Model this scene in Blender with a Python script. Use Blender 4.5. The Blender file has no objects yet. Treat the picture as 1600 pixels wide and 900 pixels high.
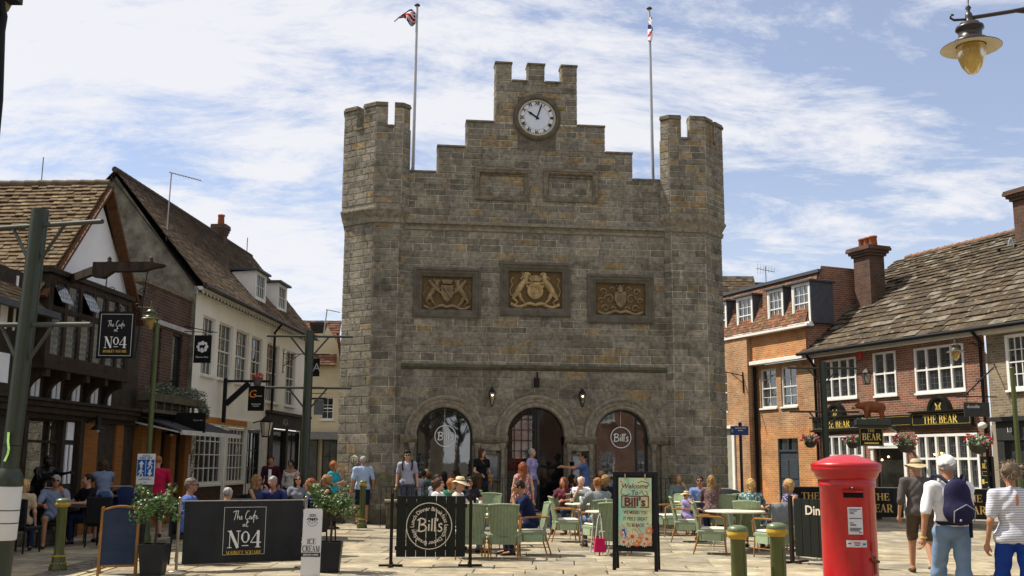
import bpy, math, random
import numpy as np
from mathutils import Vector, Matrix
random.seed(7)
SC = bpy.context.scene
COL = SC.collection
R_ = math.radians
# ------------------------------------------------------------------ camera, sky, sun, exposure
PITCH, ROLL, EYE, FPX = 9.65,0.35,1.6,1600.0
cd = bpy.data.cameras.new('camera'); cam = bpy.data.objects.new('camera', cd); COL.objects.link(cam)
cd.sensor_width = 36.0; cd.lens = 36.0; cd.clip_start = 0.1; cd.clip_end = 3000
_p, _r = R_(PITCH), R_(ROLL)
FW = Vector((0, math.cos(_p), math.sin(_p))); _R = Vector((1,0,0)); _U = Vector((0,-math.sin(_p), math.cos(_p)))
RT = _R*math.cos(_r) + _U*math.sin(_r); UP = _U*math.cos(_r) - _R*math.sin(_r)
CP = Vector((0,0, EYE))
_m = Matrix((RT, UP, -FW)).transposed().to_4x4(); _m.translation = CP
cam.matrix_world = _m
SC.camera = cam
SUN_DIR = Vector((-0.93,0.27,0)).normalized()*math.cos(R_(56)) + Vector((0,0, math.sin(R_(56))))
SUN_STR, SKY_STR, EXPO = 5.0,0.056,0.55
w = bpy.data.worlds.new('World'); SC.world = w; w.use_nodes = True
nt = w.node_tree; nt.nodes.clear()
def N(t, **k):
 n = nt.nodes.new(t)
 for a, b in k.items(): setattr(n, a, b)
 return n
out = N('ShaderNodeOutputWorld'); bg = N('ShaderNodeBackground')
sky = N('ShaderNodeTexSky', sky_type='NISHITA', sun_disc=False)
sky.sun_elevation = R_(56); sky.sun_rotation = math.atan2(SUN_DIR.x, SUN_DIR.y)
sky.air_density = 1.0; sky.dust_density = 0.6; sky.ozone_density = 1.6
tc = N('ShaderNodeTexCoord'); sep = N('ShaderNodeSeparateXYZ'); nt.links.new(tc.outputs['Generated'], sep.inputs[0])
def M(op, a, b=None, c=None):
 n = N('ShaderNodeMath', operation=op)
 for i, v in enumerate((a, b, c)):
  if v is None: continue
  if isinstance(v, (int, float)): n.inputs[i].default_value = v
  else: nt.links.new(v, n.inputs[i])
 return n.outputs[0]
zz = M('ADD', M('MAXIMUM', sep.outputs[2],0.0),0.22)
cx = M('DIVIDE', sep.outputs[0], zz); cy = M('DIVIDE', sep.outputs[1], zz)
cmb = N('ShaderNodeCombineXYZ'); nt.links.new(cx, cmb.inputs[0]); nt.links.new(cy, cmb.inputs[1])
def cloud(rot, sx, sy, scale, detail, rough, dist, seed):
 mp = N('ShaderNodeMapping'); mp.inputs['Rotation'].default_value = (0,0, R_(rot)); mp.inputs['Scale'].default_value = (sx, sy, 1)
 mp.inputs['Location'].default_value = (seed, seed*.7, seed)
 nt.links.new(cmb.outputs[0], mp.inputs[0])
 n = N('ShaderNodeTexNoise'); n.inputs['Scale'].default_value = scale; n.inputs['Detail'].default_value = detail
 n.inputs['Roughness'].default_value = rough; n.inputs['Distortion'].default_value = dist
 nt.links.new(mp.outputs[0], n.inputs['Vector']); return n.outputs[0]
c1 = cloud(-24,1.0,1.5,.95,10,.60,.45,3.1)
c2 = cloud(-30,.8,1.5,3.2,12,.70,.35,8.3)
c3 = cloud(0,1,1,.62,4,.5,.2,5.2)
side = M('MULTIPLY_ADD', sep.outputs[0],-0.16,0.06)          # more cloud towards the sun's side
s = M('ADD', M('ADD', M('MULTIPLY', c1,.9), M('MULTIPLY', c2,.95)), M('ADD', M('MULTIPLY', c3,.45), side))
mr = N('ShaderNodeMapRange', interpolation_type='SMOOTHSTEP'); mr.inputs[1].default_value = .98; mr.inputs[2].default_value = 1.33
nt.links.new(s, mr.inputs[0])
hz = N('ShaderNodeMapRange'); hz.inputs[1].default_value = .0; hz.inputs[2].default_value = .28; hz.inputs[3].default_value = .52; hz.inputs[4].default_value = 0.22
nt.links.new(sep.outputs[2], hz.inputs[0])
fac = M('MINIMUM', M('MAXIMUM', mr.outputs[0], hz.outputs[0]),.93)
mx = N('ShaderNodeMix', data_type='RGBA'); nt.links.new(fac, mx.inputs[0])
gain = N('ShaderNodeMix', data_type='RGBA', blend_type='MULTIPLY'); gain.inputs[0].default_value = 1; gain.inputs[7].default_value = (1.75,1.72,1.85,1)
nt.links.new(sky.outputs[0], gain.inputs[6])
nt.links.new(gain.outputs[2], mx.inputs[6]); mx.inputs[7].default_value = (11.2,11.2,11.6,1)
nt.links.new(mx.outputs[2], bg.inputs[0]); bg.inputs[1].default_value = SKY_STR; nt.links.new(bg.outputs[0], out.inputs[0])
sl = bpy.data.lights.new('sun', 'SUN'); sl.energy = SUN_STR; sl.angle = R_(.5); sl.color = (1,.94,.84)
so = bpy.data.objects.new('sun', sl); COL.objects.link(so); so.rotation_euler = SUN_DIR.to_track_quat('Z', 'Y').to_euler(); so.location = (-20,0,40)
SC.render.engine = 'CYCLES'
SC.view_settings.view_transform = 'Standard'; SC.view_settings.look = 'None'; SC.view_settings.exposure = EXPO; SC.view_settings.gamma = 1
SC.view_settings.use_curve_mapping = False
# ------------------------------------------------------------------ measuring helpers (photo pixel -> place in the world)
def ray(px, py): return FW + RT*((px-800)/FPX) + UP*((450-py)/FPX)
def G(px, py, z=0.0):
 r = ray(px, py); t = (z-EYE)/r.z; return CP + r*t
def AT(px, py, Y):
 r = ray(px, py); return CP + r*(Y/r.y)
class Frame:                      # a facade: x to the right along it, y into the building, z up
 def __init__(s, o, xd):
  s.o = Vector((o[0], o[1],0)); s.x = Vector((xd[0], xd[1],0)).normalized(); s.y = Vector((-s.x.y, s.x.x, 0))
  s.rot = math.atan2(s.x.y, s.x.x)
 def h(s, px, py, y=0.0):
  r = ray(px, py); q = s.o + s.y*y; t = (q-CP).dot(s.y)/r.dot(s.y); P = CP + r*t
  return ((P-s.o).dot(s.x), P.z)
 def w(s, x, y, z=0): return s.o + s.x*x + s.y*y + Vector((0,0, z))
HF = Frame((.64,27.8),(math.cos(R_(6.6)), math.sin(R_(6.6))))
LF = Frame((-9.4,20.0),(.06,1))
RF = Frame((13.1,33.0),(.42,-1))
# ------------------------------------------------------------------ materials
MATS = {}
def mat(name, col, rough=.7, var=.15, scale=6.0, bump=.0, bscale=None, metal=0.0, spec=None, col2=None, thr=None, stretch=(1,1,1), emit=None, coat=0):
 if name in MATS: return MATS[name]
 m = bpy.data.materials.new(name); m.use_nodes = True; t = m.node_tree; t.nodes.clear()
 o = t.nodes.new('ShaderNodeOutputMaterial'); b = t.nodes.new('ShaderNodeBsdfPrincipled'); t.links.new(b.outputs[0], o.inputs[0])
 b.inputs['Roughness'].default_value = rough; b.inputs['Metallic'].default_value = metal; b.inputs['Specular IOR Level'].default_value = spec if spec is not None else (.45 if rough < .42 else .14)
 b.inputs['Coat Weight'].default_value = coat
 c = t.nodes.new('ShaderNodeTexCoord'); mp = t.nodes.new('ShaderNodeMapping'); mp.inputs['Scale'].default_value = stretch
 t.links.new(c.outputs['Object'], mp.inputs[0])
 n = t.nodes.new('ShaderNodeTexNoise'); n.inputs['Scale'].default_value = scale; n.inputs['Detail'].default_value = 6; n.inputs['Roughness'].default_value = .6
 t.links.new(mp.outputs[0], n.inputs['Vector'])
 r = t.nodes.new('ShaderNodeValToRGB'); a = thr or (.32,.68)
 r.color_ramp.elements[0].position = a[0]; r.color_ramp.elements[1].position = a[1]
 c2 = col2 or tuple(min(1, x*(1+var)) for x in col); c1_ = col if col2 else tuple(x*(1-var) for x in col)
 r.color_ramp.elements[0].color = (*c1_, 1); r.color_ramp.elements[1].color = (*c2,1)
 t.links.new(n.outputs[0], r.inputs[0]); t.links.new(r.outputs[0], b.inputs['Base Color'])
 if bump:
  n2 = t.nodes.new('ShaderNodeTexNoise'); n2.inputs['Scale'].default_value = bscale or scale*4; n2.inputs['Detail'].default_value = 5
  t.links.new(mp.outputs[0], n2.inputs['Vector'])
  bp = t.nodes.new('ShaderNodeBump'); bp.inputs['Strength'].default_value = bump; bp.inputs['Distance'].default_value = .02
  t.links.new(n2.outputs[0], bp.inputs['Height']); t.links.new(bp.outputs[0], b.inputs['Normal'])
 if emit:
  b.inputs['Emission Color'].default_value = (*emit[:3],1); b.inputs['Emission Strength'].default_value = emit[3]
 MATS[name] = m; return m
def attr_mat(name, rough=.85, nscale=7, nvar=.25, bump=.5, bscale=25, attr='Col', moss=None, spec=.12, stain=0.0):
 """colour of each stone, slate or tile comes from the mesh; grain, wear and bump from noise"""
 if name in MATS: return MATS[name]
 m = bpy.data.materials.new(name); m.use_nodes = True; t = m.node_tree; t.nodes.clear()
 o = t.nodes.new('ShaderNodeOutputMaterial'); b = t.nodes.new('ShaderNodeBsdfPrincipled'); t.links.new(b.outputs[0], o.inputs[0])
 b.inputs['Roughness'].default_value = rough; b.inputs['Specular IOR Level'].default_value = spec
 a = t.nodes.new('ShaderNodeAttribute'); a.attribute_name = attr
 c = t.nodes.new('ShaderNodeTexCoord')
 n = t.nodes.new('ShaderNodeTexNoise'); n.inputs['Scale'].default_value = nscale; n.inputs['Detail'].default_value = 8; n.inputs['Roughness'].default_value = .7
 t.links.new(c.outputs['Object'], n.inputs['Vector'])
 mr = t.nodes.new('ShaderNodeMapRange'); mr.inputs[1].default_value = .3; mr.inputs[2].default_value = .7; mr.inputs[3].default_value = 1-nvar; mr.inputs[4].default_value = 1+nvar
 t.links.new(n.outputs[0], mr.inputs[0])
 mu = t.nodes.new('ShaderNodeVectorMath'); mu.operation = 'SCALE'; t.links.new(a.outputs['Color'], mu.inputs[0]); t.links.new(mr.outputs[0], mu.inputs['Scale'])
 src = mu.outputs[0]
 if stain:
  n3 = t.nodes.new('ShaderNodeTexNoise'); n3.inputs['Scale'].default_value = .55; n3.inputs['Detail'].default_value = 7; n3.inputs['Roughness'].default_value = .65
  mp3 = t.nodes.new('ShaderNodeMapping'); mp3.inputs['Scale'].default_value = (3.2,3.2,.6); t.links.new(c.outputs['Object'], mp3.inputs[0]); t.links.new(mp3.outputs[0], n3.inputs['Vector'])
  m3 = t.nodes.new('ShaderNodeMapRange'); m3.inputs[1].default_value = .35; m3.inputs[2].default_value = .65; m3.inputs[3].default_value = 1-stain; m3.inputs[4].default_value = 1+stain*.5
  t.links.new(n3.outputs[0], m3.inputs[0])
  mu3 = t.nodes.new('ShaderNodeVectorMath'); mu3.operation = 'SCALE'; t.links.new(src, mu3.inputs[0]); t.links.new(m3.outputs[0], mu3.inputs['Scale']); src = mu3.outputs[0]
 if moss:
  n4 = t.nodes.new('ShaderNodeTexNoise'); n4.inputs['Scale'].default_value = moss[1]; n4.inputs['Detail'].default_value = 7
  t.links.new(c.outputs['Object'], n4.inputs['Vector'])
  m4 = t.nodes.new('ShaderNodeMapRange'); m4.inputs[1].default_value = moss[2]; m4.inputs[2].default_value = moss[2]+.12; m4.inputs[4].default_value = moss[3]
  t.links.new(n4.outputs[0], m4.inputs[0])
  mx4 = t.nodes.new('ShaderNodeMix'); mx4.data_type = 'RGBA'; t.links.new(m4.outputs[0], mx4.inputs[0]); t.links.new(src, mx4.inputs[6]); mx4.inputs[7].default_value = (*moss[0],1); src = mx4.outputs[2]
 t.links.new(src, b.inputs['Base Color'])
 n2 = t.nodes.new('ShaderNodeTexNoise'); n2.inputs['Scale'].default_value = bscale; n2.inputs['Detail'].default_value = 6; n2.inputs['Roughness'].default_value = .7
 t.links.new(c.outputs['Object'], n2.inputs['Vector'])
 bp = t.nodes.new('ShaderNodeBump'); bp.inputs['Strength'].default_value = bump; bp.inputs['Distance'].default_value = .03
 t.links.new(n2.outputs[0], bp.inputs['Height']); t.links.new(bp.outputs[0], b.inputs['Normal'])
 MATS[name] = m; return m
def brick_mat(name, c1, c2, mortar, bw=.225, bh=.075, ms=.012, bump=.5, tint=None, rough=.85):
 if name in MATS: return MATS[name]
 m = bpy.data.materials.new(name); m.use_nodes = True; t = m.node_tree; t.nodes.clear()
 o = t.nodes.new('ShaderNodeOutputMaterial'); b = t.nodes.new('ShaderNodeBsdfPrincipled'); t.links.new(b.outputs[0], o.inputs[0])
 b.inputs['Roughness'].default_value = rough; b.inputs['Specular IOR Level'].default_value = .25
 u = t.nodes.new('ShaderNodeUVMap')
 br = t.nodes.new('ShaderNodeTexBrick'); t.links.new(u.outputs[0], br.inputs['Vector'])
 br.inputs['Scale'].default_value = 1; br.inputs['Brick Width'].default_value = bw; br.inputs['Row Height'].default_value = bh; br.inputs['Mortar Size'].default_value = ms
 br.inputs['Mortar Smooth'].default_value = .3; br.inputs['Bias'].default_value = -.1
 br.inputs['Color1'].default_value = (*c1,1); br.inputs['Color2'].default_value = (*c2,1); br.inputs['Mortar'].default_value = (*mortar, 1)
 n = t.nodes.new('ShaderNodeTexNoise'); n.inputs['Scale'].default_value = 1.3; n.inputs['Detail'].default_value = 9; n.inputs['Roughness'].default_value = .72
 t.links.new(u.outputs[0], n.inputs['Vector'])
 mr = t.nodes.new('ShaderNodeMapRange'); mr.inputs[1].default_value = .3; mr.inputs[2].default_value = .7; mr.inputs[3].default_value = .62; mr.inputs[4].default_value = 1.35
 t.links.new(n.outputs[0], mr.inputs[0])
 mu = t.nodes.new('ShaderNodeVectorMath'); mu.operation = 'SCALE'; t.links.new(br.outputs['Color'], mu.inputs[0]); t.links.new(mr.outputs[0], mu.inputs['Scale'])
 t.links.new(mu.outputs[0], b.inputs['Base Color'])
 bp = t.nodes.new('ShaderNodeBump'); bp.inputs['Strength'].default_value = bump; bp.inputs['Distance'].default_value = .01; bp.invert = True
 t.links.new(br.outputs['Fac'], bp.inputs['Height']); t.links.new(bp.outputs[0], b.inputs['Normal'])
 MATS[name] = m; return m
def glass_mat(name, col=(.012,.014,.016), refl=.3, rough=.03, wob=.15):
 if name in MATS: return MATS[name]
 m = bpy.data.materials.new(name); m.use_nodes = True; t = m.node_tree; t.nodes.clear()
 o = t.nodes.new('ShaderNodeOutputMaterial'); d = t.nodes.new('ShaderNodeBsdfDiffuse'); g = t.nodes.new('ShaderNodeBsdfGlossy'); x = t.nodes.new('ShaderNodeMixShader')
 c = t.nodes.new('ShaderNodeTexCoord'); n = t.nodes.new('ShaderNodeTexNoise'); n.inputs['Scale'].default_value = 1.7; n.inputs['Detail'].default_value = 3
 t.links.new(c.outputs['Object'], n.inputs['Vector'])
 r = t.nodes.new('ShaderNodeValToRGB'); r.color_ramp.elements[0].position = .35; r.color_ramp.elements[1].position = .7
 r.color_ramp.elements[0].color = (*[v*.5 for v in col],1); r.color_ramp.elements[1].color = (*[v*2.0 for v in col],1)
 t.links.new(n.outputs[0], r.inputs[0]); t.links.new(r.outputs[0], d.inputs[0])
 bp = t.nodes.new('ShaderNodeBump'); bp.inputs['Strength'].default_value = wob; bp.inputs['Distance'].default_value = .02; t.links.new(n.outputs[0], bp.inputs['Height']); t.links.new(bp.outputs[0], g.inputs['Normal'])
 g.inputs['Roughness'].default_value = rough; g.inputs['Color'].default_value = (.9,.93,.95,1); x.inputs[0].default_value = refl
 t.links.new(d.outputs[0], x.inputs[1]); t.links.new(g.outputs[0], x.inputs[2]); t.links.new(x.outputs[0], o.inputs[0])
 MATS[name] = m; return m
# ------------------------------------------------------------------ mesh builder
class MB:
 def __init__(s): s.grp = {}; s.v = []; s.f = []; s.mi = []; s.c = []; s.uv = []; s.col = (1,1,1); s.m = 0; s.T = None; s.sm = []; s.smooth = False
 def add(s, vs, fs, uvs=None):
  b = len(s.v)
  if s.T is not None: vs = [s.T @ Vector(p) for p in vs]
  s.v += [tuple(p) for p in vs]
  for q in range(b, len(s.v)): s.grp[q] = b
  for i, f in enumerate(fs):
   s.f.append([b+j for j in f]); s.mi.append(s.m); s.c.append(s.col); s.sm.append(s.smooth)
   s.uv.append(uvs[i] if uvs else None)
  return s
 def quad(s, a, b, c, d, uv=None): return s.add([a, b, c, d],[(0,1,2,3)],[uv] if uv else None)
 def box(s, x0, x1, y0, y1, z0, z1, ch=0):
  if x0 > x1: x0, x1 = x1, x0
  if y0 > y1: y0, y1 = y1, y0
  if z0 > z1: z0, z1 = z1, z0
  if ch <= 0:
   v = [(x0,y0,z0),(x1,y0,z0),(x1,y1,z0),(x0,y1,z0),(x0,y0,z1),(x1,y0,z1),(x1,y1,z1),(x0,y1,z1)]
   return s.add(v, [(0,3,2,1),(4,5,6,7),(0,1,5,4),(1,2,6,5),(2,3,7,6),(3,0,4,7)])
  ch = min(ch, (x1-x0)*.45,(y1-y0)*.45,(z1-z0)*.45)
  def ring(z, i): return [(x0+i,y0+i,z),(x1-i,y0+i,z),(x1-i,y1-i,z),(x0+i,y1-i,z)]
  def ring8(z): c = ch; return [(x0+c,y0,z),(x1-c,y0,z),(x1,y0+c,z),(x1,y1-c,z),(x1-c,y1,z),(x0+c,y1,z),(x0,y1-c,z),(x0,y0+c,z)]
  v = ring(z0, ch) + ring8(z0+ch) + ring8(z1-ch) + ring(z1, ch)
  f = [(3,2,1,0),(20,21,22,23)]
  for k in range(8): f.append((4+k, 4+(k+1)%8,12+(k+1)%8,12+k))
  for b, o_, fl in ((4,0,0),(12,20,1)):
   q = [(o_, o_+1, b+1, b),(o_+1, o_+2, b+3, b+2),(o_+2, o_+3, b+5, b+4),(o_+3, o_, b+7, b+6)]
   tr = [(o_, b, b+7),(o_+1, b+2, b+1),(o_+2, b+4, b+3),(o_+3, b+6, b+5)]
   for a in q+tr: f.append(tuple(a) if fl == 0 else tuple(reversed(a)))
  f = [tuple(x) for x in f]
  # orient bottoms
  return s.add(v, f)
 def beam(s, a, b, w, h=None, up=(0,0,1)):
  """rectangular bar from a to b"""
  a, b = Vector(a), Vector(b); d = (b-a).normalized(); h = h or w
  r = d.cross(Vector(up))
  if r.length < 1e-4: r = d.cross(Vector((1,0,0)))
  r.normalize(); u = r.cross(d)
  r, u = r*w/2, u*h/2
  v = [a-r-u, a+r-u, a+r+u, a-r+u, b-r-u, b+r-u, b+r+u, b-r+u]
  return s.add(v, [(3,2,1,0),(4,5,6,7),(0,1,5,4),(1,2,6,5),(2,3,7,6),(3,0,4,7)])
 def tube(s, pts, r, n=8, cap=True, closed=False):
  pts = [Vector(p) for p in pts]; m = len(pts)
  rs = r if isinstance(r, (list, tuple)) else [r]*m
  vs = []; prev = None
  for i, p in enumerate(pts):
   if closed: d = pts[(i+1) % m]-pts[i-1]
   else: d = (pts[min(i+1, m-1)]-pts[max(i-1,0)])
   d = d.normalized() if d.length > 1e-9 else Vector((0,0,1))
   if prev is None: prev = d.orthogonal().normalized()
   a = (prev - d*prev.dot(d)); a = a.normalized() if a.length > 1e-6 else d.orthogonal().normalized()
   prev = a; b = d.cross(a)
   for k in range(n):
    t = 2*math.pi*k/n; vs.append(p + (a*math.cos(t)+b*math.sin(t))*rs[i])
  fs = []
  for i in range(m if closed else m-1):
   for k in range(n):
    j = (i+1) % m
    fs.append((i*n+k, i*n+(k+1) % n, j*n+(k+1) % n, j*n+k))
  o = s.smooth; s.smooth = True; base = len(s.v); s.add(vs, fs); s.smooth = o
  if cap and not closed:
   s.add([vs[k] for k in range(n)],[tuple(reversed(range(n)))]); s.add([vs[(m-1)*n+k] for k in range(n)],[tuple(range(n))])
  return s
 def cyl(s, x, y, z0, z1, r, r2=None, n=16): return s.tube([(x, y, z0),(x, y, z1)],[r, r if r2 is None else r2], n)
 def lathe(s, prof, o=(0,0,0), n=20, axis='z', sm=True):
  vs = []; m = len(prof)
  for r, z in prof:
   for k in range(n):
    t = 2*math.pi*k/n
    p = (r*math.cos(t), r*math.sin(t), z) if axis == 'z' else (r*math.cos(t), z, r*math.sin(t))
    vs.append((p[0]+o[0], p[1]+o[1], p[2]+o[2]))
  fs = [(i*n+k, i*n+(k+1) % n, (i+1)*n+(k+1) % n, (i+1)*n+k) for i in range(m-1) for k in range(n)]
  if axis != 'z': fs = [tuple(reversed(f)) for f in fs]
  o_ = s.smooth; s.smooth = sm; s.add(vs, fs); s.smooth = o_; return s
 def ball(s, c, r, n=10, m=7, sc=(1,1,1)):
  prof = [(math.sin(math.pi*i/m)*1.0,-math.cos(math.pi*i/m)) for i in range(m+1)]
  vs = []
  for a, z in prof:
   a = max(a, 1e-4)
   for k in range(n):
    t = 2*math.pi*k/n; vs.append((c[0]+r*sc[0]*a*math.cos(t), c[1]+r*sc[1]*a*math.sin(t), c[2]+r*sc[2]*z))
  o = s.smooth; s.smooth = True
  s.add(vs, [(i*n+k, i*n+(k+1) % n, (i+1)*n+(k+1) % n, (i+1)*n+k) for i in range(m) for k in range(n)]); s.smooth = o; return s
 def prism(s, poly, y0, y1):
  """poly: (x,z) counter-clockwise seen from -y; extruded from y0 (front) to y1"""
  n = len(poly); v = [(x, y0, z) for x, z in poly] + [(x, y1, z) for x, z in poly]
  f = [tuple(range(n)), tuple(reversed(range(n, 2*n)))] + [(i, i+n, (i+1) % n+n, (i+1) % n) for i in range(n)]
  return s.add(v, f)
 def prismz(s, poly, z0, z1):
  n = len(poly); v = [(x, y, z0) for x, y in poly] + [(x, y, z1) for x, y in poly]
  f = [tuple(reversed(range(n))), tuple(range(n, 2*n))] + [(i, (i+1) % n, (i+1) % n+n, i+n) for i in range(n)]
  return s.add(v, f)
 def prismx(s, poly, x0, x1):
  """poly: (y,z)"""
  n = len(poly); v = [(x0, y, z) for y, z in poly] + [(x1, y, z) for y, z in poly]
  f = [tuple(reversed(range(n))), tuple(range(n, 2*n))] + [(i, (i+1) % n, (i+1) % n+n, i+n) for i in range(n)]
  return s.add(v, f)
 def parts(s, name, mats, parent=None):
  """one object per separate piece"""
  vf = [0]*len(s.v); k = 0; cur = -1; G_ = {}
  for i, f in enumerate(s.f): G_.setdefault(s.grp[min(f)],[]).append(i)
  for g, fi in G_.items():
   b = MB(); mp = {}
   for i in fi:
    for j in s.f[i]:
     if j not in mp: mp[j] = len(b.v); b.v.append(s.v[j])
    b.f.append([mp[j] for j in s.f[i]]); b.mi.append(s.mi[i]); b.c.append(s.c[i]); b.sm.append(s.sm[i]); b.uv.append(s.uv[i])
   b.build(name, mats, parent)
 def build(s, name, mats, parent=None, label=None):
  me = bpy.data.meshes.new(name)
  if not isinstance(mats, (list, tuple)): mats = [mats]
  me.from_pydata([tuple(p) for p in s.v],[], s.f); me.update()
  for m in mats: me.materials.append(m)
  me.polygons.foreach_set('material_index', s.mi); me.polygons.foreach_set('use_smooth', s.sm)
  if any(c != (1,1,1) for c in s.c):
   ca = me.color_attributes.new('Col', 'FLOAT_COLOR', 'CORNER'); arr = []
   for p, c in zip(me.polygons, s.c): arr += [*c[:3],1.0]*p.loop_total
   ca.data.foreach_set('color', arr)
  if any(u for u in s.uv):
   ul = me.uv_layers.new(name='UVMap'); arr = []
   for p, u in zip(me.polygons, s.uv):
    for k in range(p.loop_total): arr += list(u[k]) if u else [0,0]
   ul.data.foreach_set('uv', arr)
  ob = bpy.data.objects.new(name, me); COL.objects.link(ob)
  if parent: ob.parent = parent
  if label: ob['label'] = label
  return ob
def tag(o, label, cat, group=None):
 o['label'] = label; o['category'] = cat
 if group: o['group'] = group
 return o
def thing(name, label, cat, loc=(0,0,0), rz=0.0, group=None):
 o = bpy.data.objects.new(name, None); COL.objects.link(o); o.location = loc; o.rotation_euler = (0,0, rz); o.empty_display_size = .2
 return tag(o, label, cat, group)
def struct(o): o['kind'] = 'structure'; return o
KIDS = {}
def kids(o): return [c for c in bpy.data.objects if c.parent == o]
def dup(root, loc, rz, label=None, group=None, km=None):
 r = root.copy(); COL.objects.link(r); r.location = loc; r.rotation_euler = (0,0, rz)
 if label: r['label'] = label
 if group: r['group'] = group
 for ch in (km or kids(root)):
  c = ch.copy(); COL.objects.link(c); c.parent = r
  for g in kids(ch):
   d = g.copy(); COL.objects.link(d); d.parent = c
 return r
# text -> geometry (built-in font)
_TC = {}
def text_geo(s, size=1.0, offset=0.0, shear=0.0, spacing=1.0):
 k = (s, offset, shear, spacing)
 if k not in _TC:
  cu = bpy.data.curves.new('t', 'FONT'); cu.body = s; cu.size = 1; cu.offset = offset; cu.shear = shear; cu.space_character = spacing; cu.align_x = 'CENTER'; cu.align_y = 'CENTER'; cu.resolution_u = 3
  ob = bpy.data.objects.new('t', cu); COL.objects.link(ob)
  bpy.context.view_layer.update()
  dg = bpy.context.evaluated_depsgraph_get(); me = ob.evaluated_get(dg).to_mesh()
  V = [(v.co.x, v.co.y) for v in me.vertices]; F = [tuple(p.vertices) for p in me.polygons]
  ob.evaluated_get(dg).to_mesh_clear(); bpy.data.objects.remove(ob); bpy.data.curves.remove(cu)
  _TC[k] = (V, F)
 V, F = _TC[k]; return [(x*size, y*size) for x, y in V], F
def put_text(mb, s, cx, cz, y, size, width=None, height=None, **kw):
 """text standing on a plane y=const facing -y, centred"""
 V, F = text_geo(s, 1, **kw)
 if not V: return
 xs = [a for a, b in V]; zs = [b for a, b in V]; w_ = max(xs)-min(xs); h_ = max(zs)-min(zs)
 sx = width/w_ if width else size; sz = height/h_ if height else (size if not width else sx)
 if height and not width: sx = sz
 mx_, mz_ = (max(xs)+min(xs))/2,(max(zs)+min(zs))/2
 mb.add([(cx+(a-mx_)*sx, y, cz+(b-mz_)*sz) for a, b in V], F)
# ------------------------------------------------------------------ flat lettering drawn with a broad pen
def ribbon(mb, pts, wd, ox, oz, sc, y, eps=[0]):
 eps[0] = (eps[0]+1) % 12; yy = y - eps[0]*.0003
 n = len(pts); ws = wd if isinstance(wd, (list, tuple)) else [wd]*n
 L = []; Rr = []
 for i in range(n):
  a = pts[max(0, i-1)]; b = pts[min(n-1, i+1)]; dx, dz = b[0]-a[0], b[1]-a[1]; l = math.hypot(dx, dz) or 1
  nx, nz = -dz/l*ws[i]/2, dx/l*ws[i]/2
  L.append((ox+(pts[i][0]+nx)*sc[0], yy, oz+(pts[i][1]+nz)*sc[1])); Rr.append((ox+(pts[i][0]-nx)*sc[0], yy, oz+(pts[i][1]-nz)*sc[1]))
 mb.add(L+Rr, [(n+i, n+i+1, i+1, i) for i in range(n-1)])
def arc(cx, cz, rx, rz, a0, a1, n=10): return [(cx+rx*math.cos(R_(a0+(a1-a0)*i/n)), cz+rz*math.sin(R_(a0+(a1-a0)*i/n))) for i in range(n+1)]
TK, TN = .15,.05
def sf(x, z, w=.3): return ([(x-w/2, z),(x+w/2, z)], TN)
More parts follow.
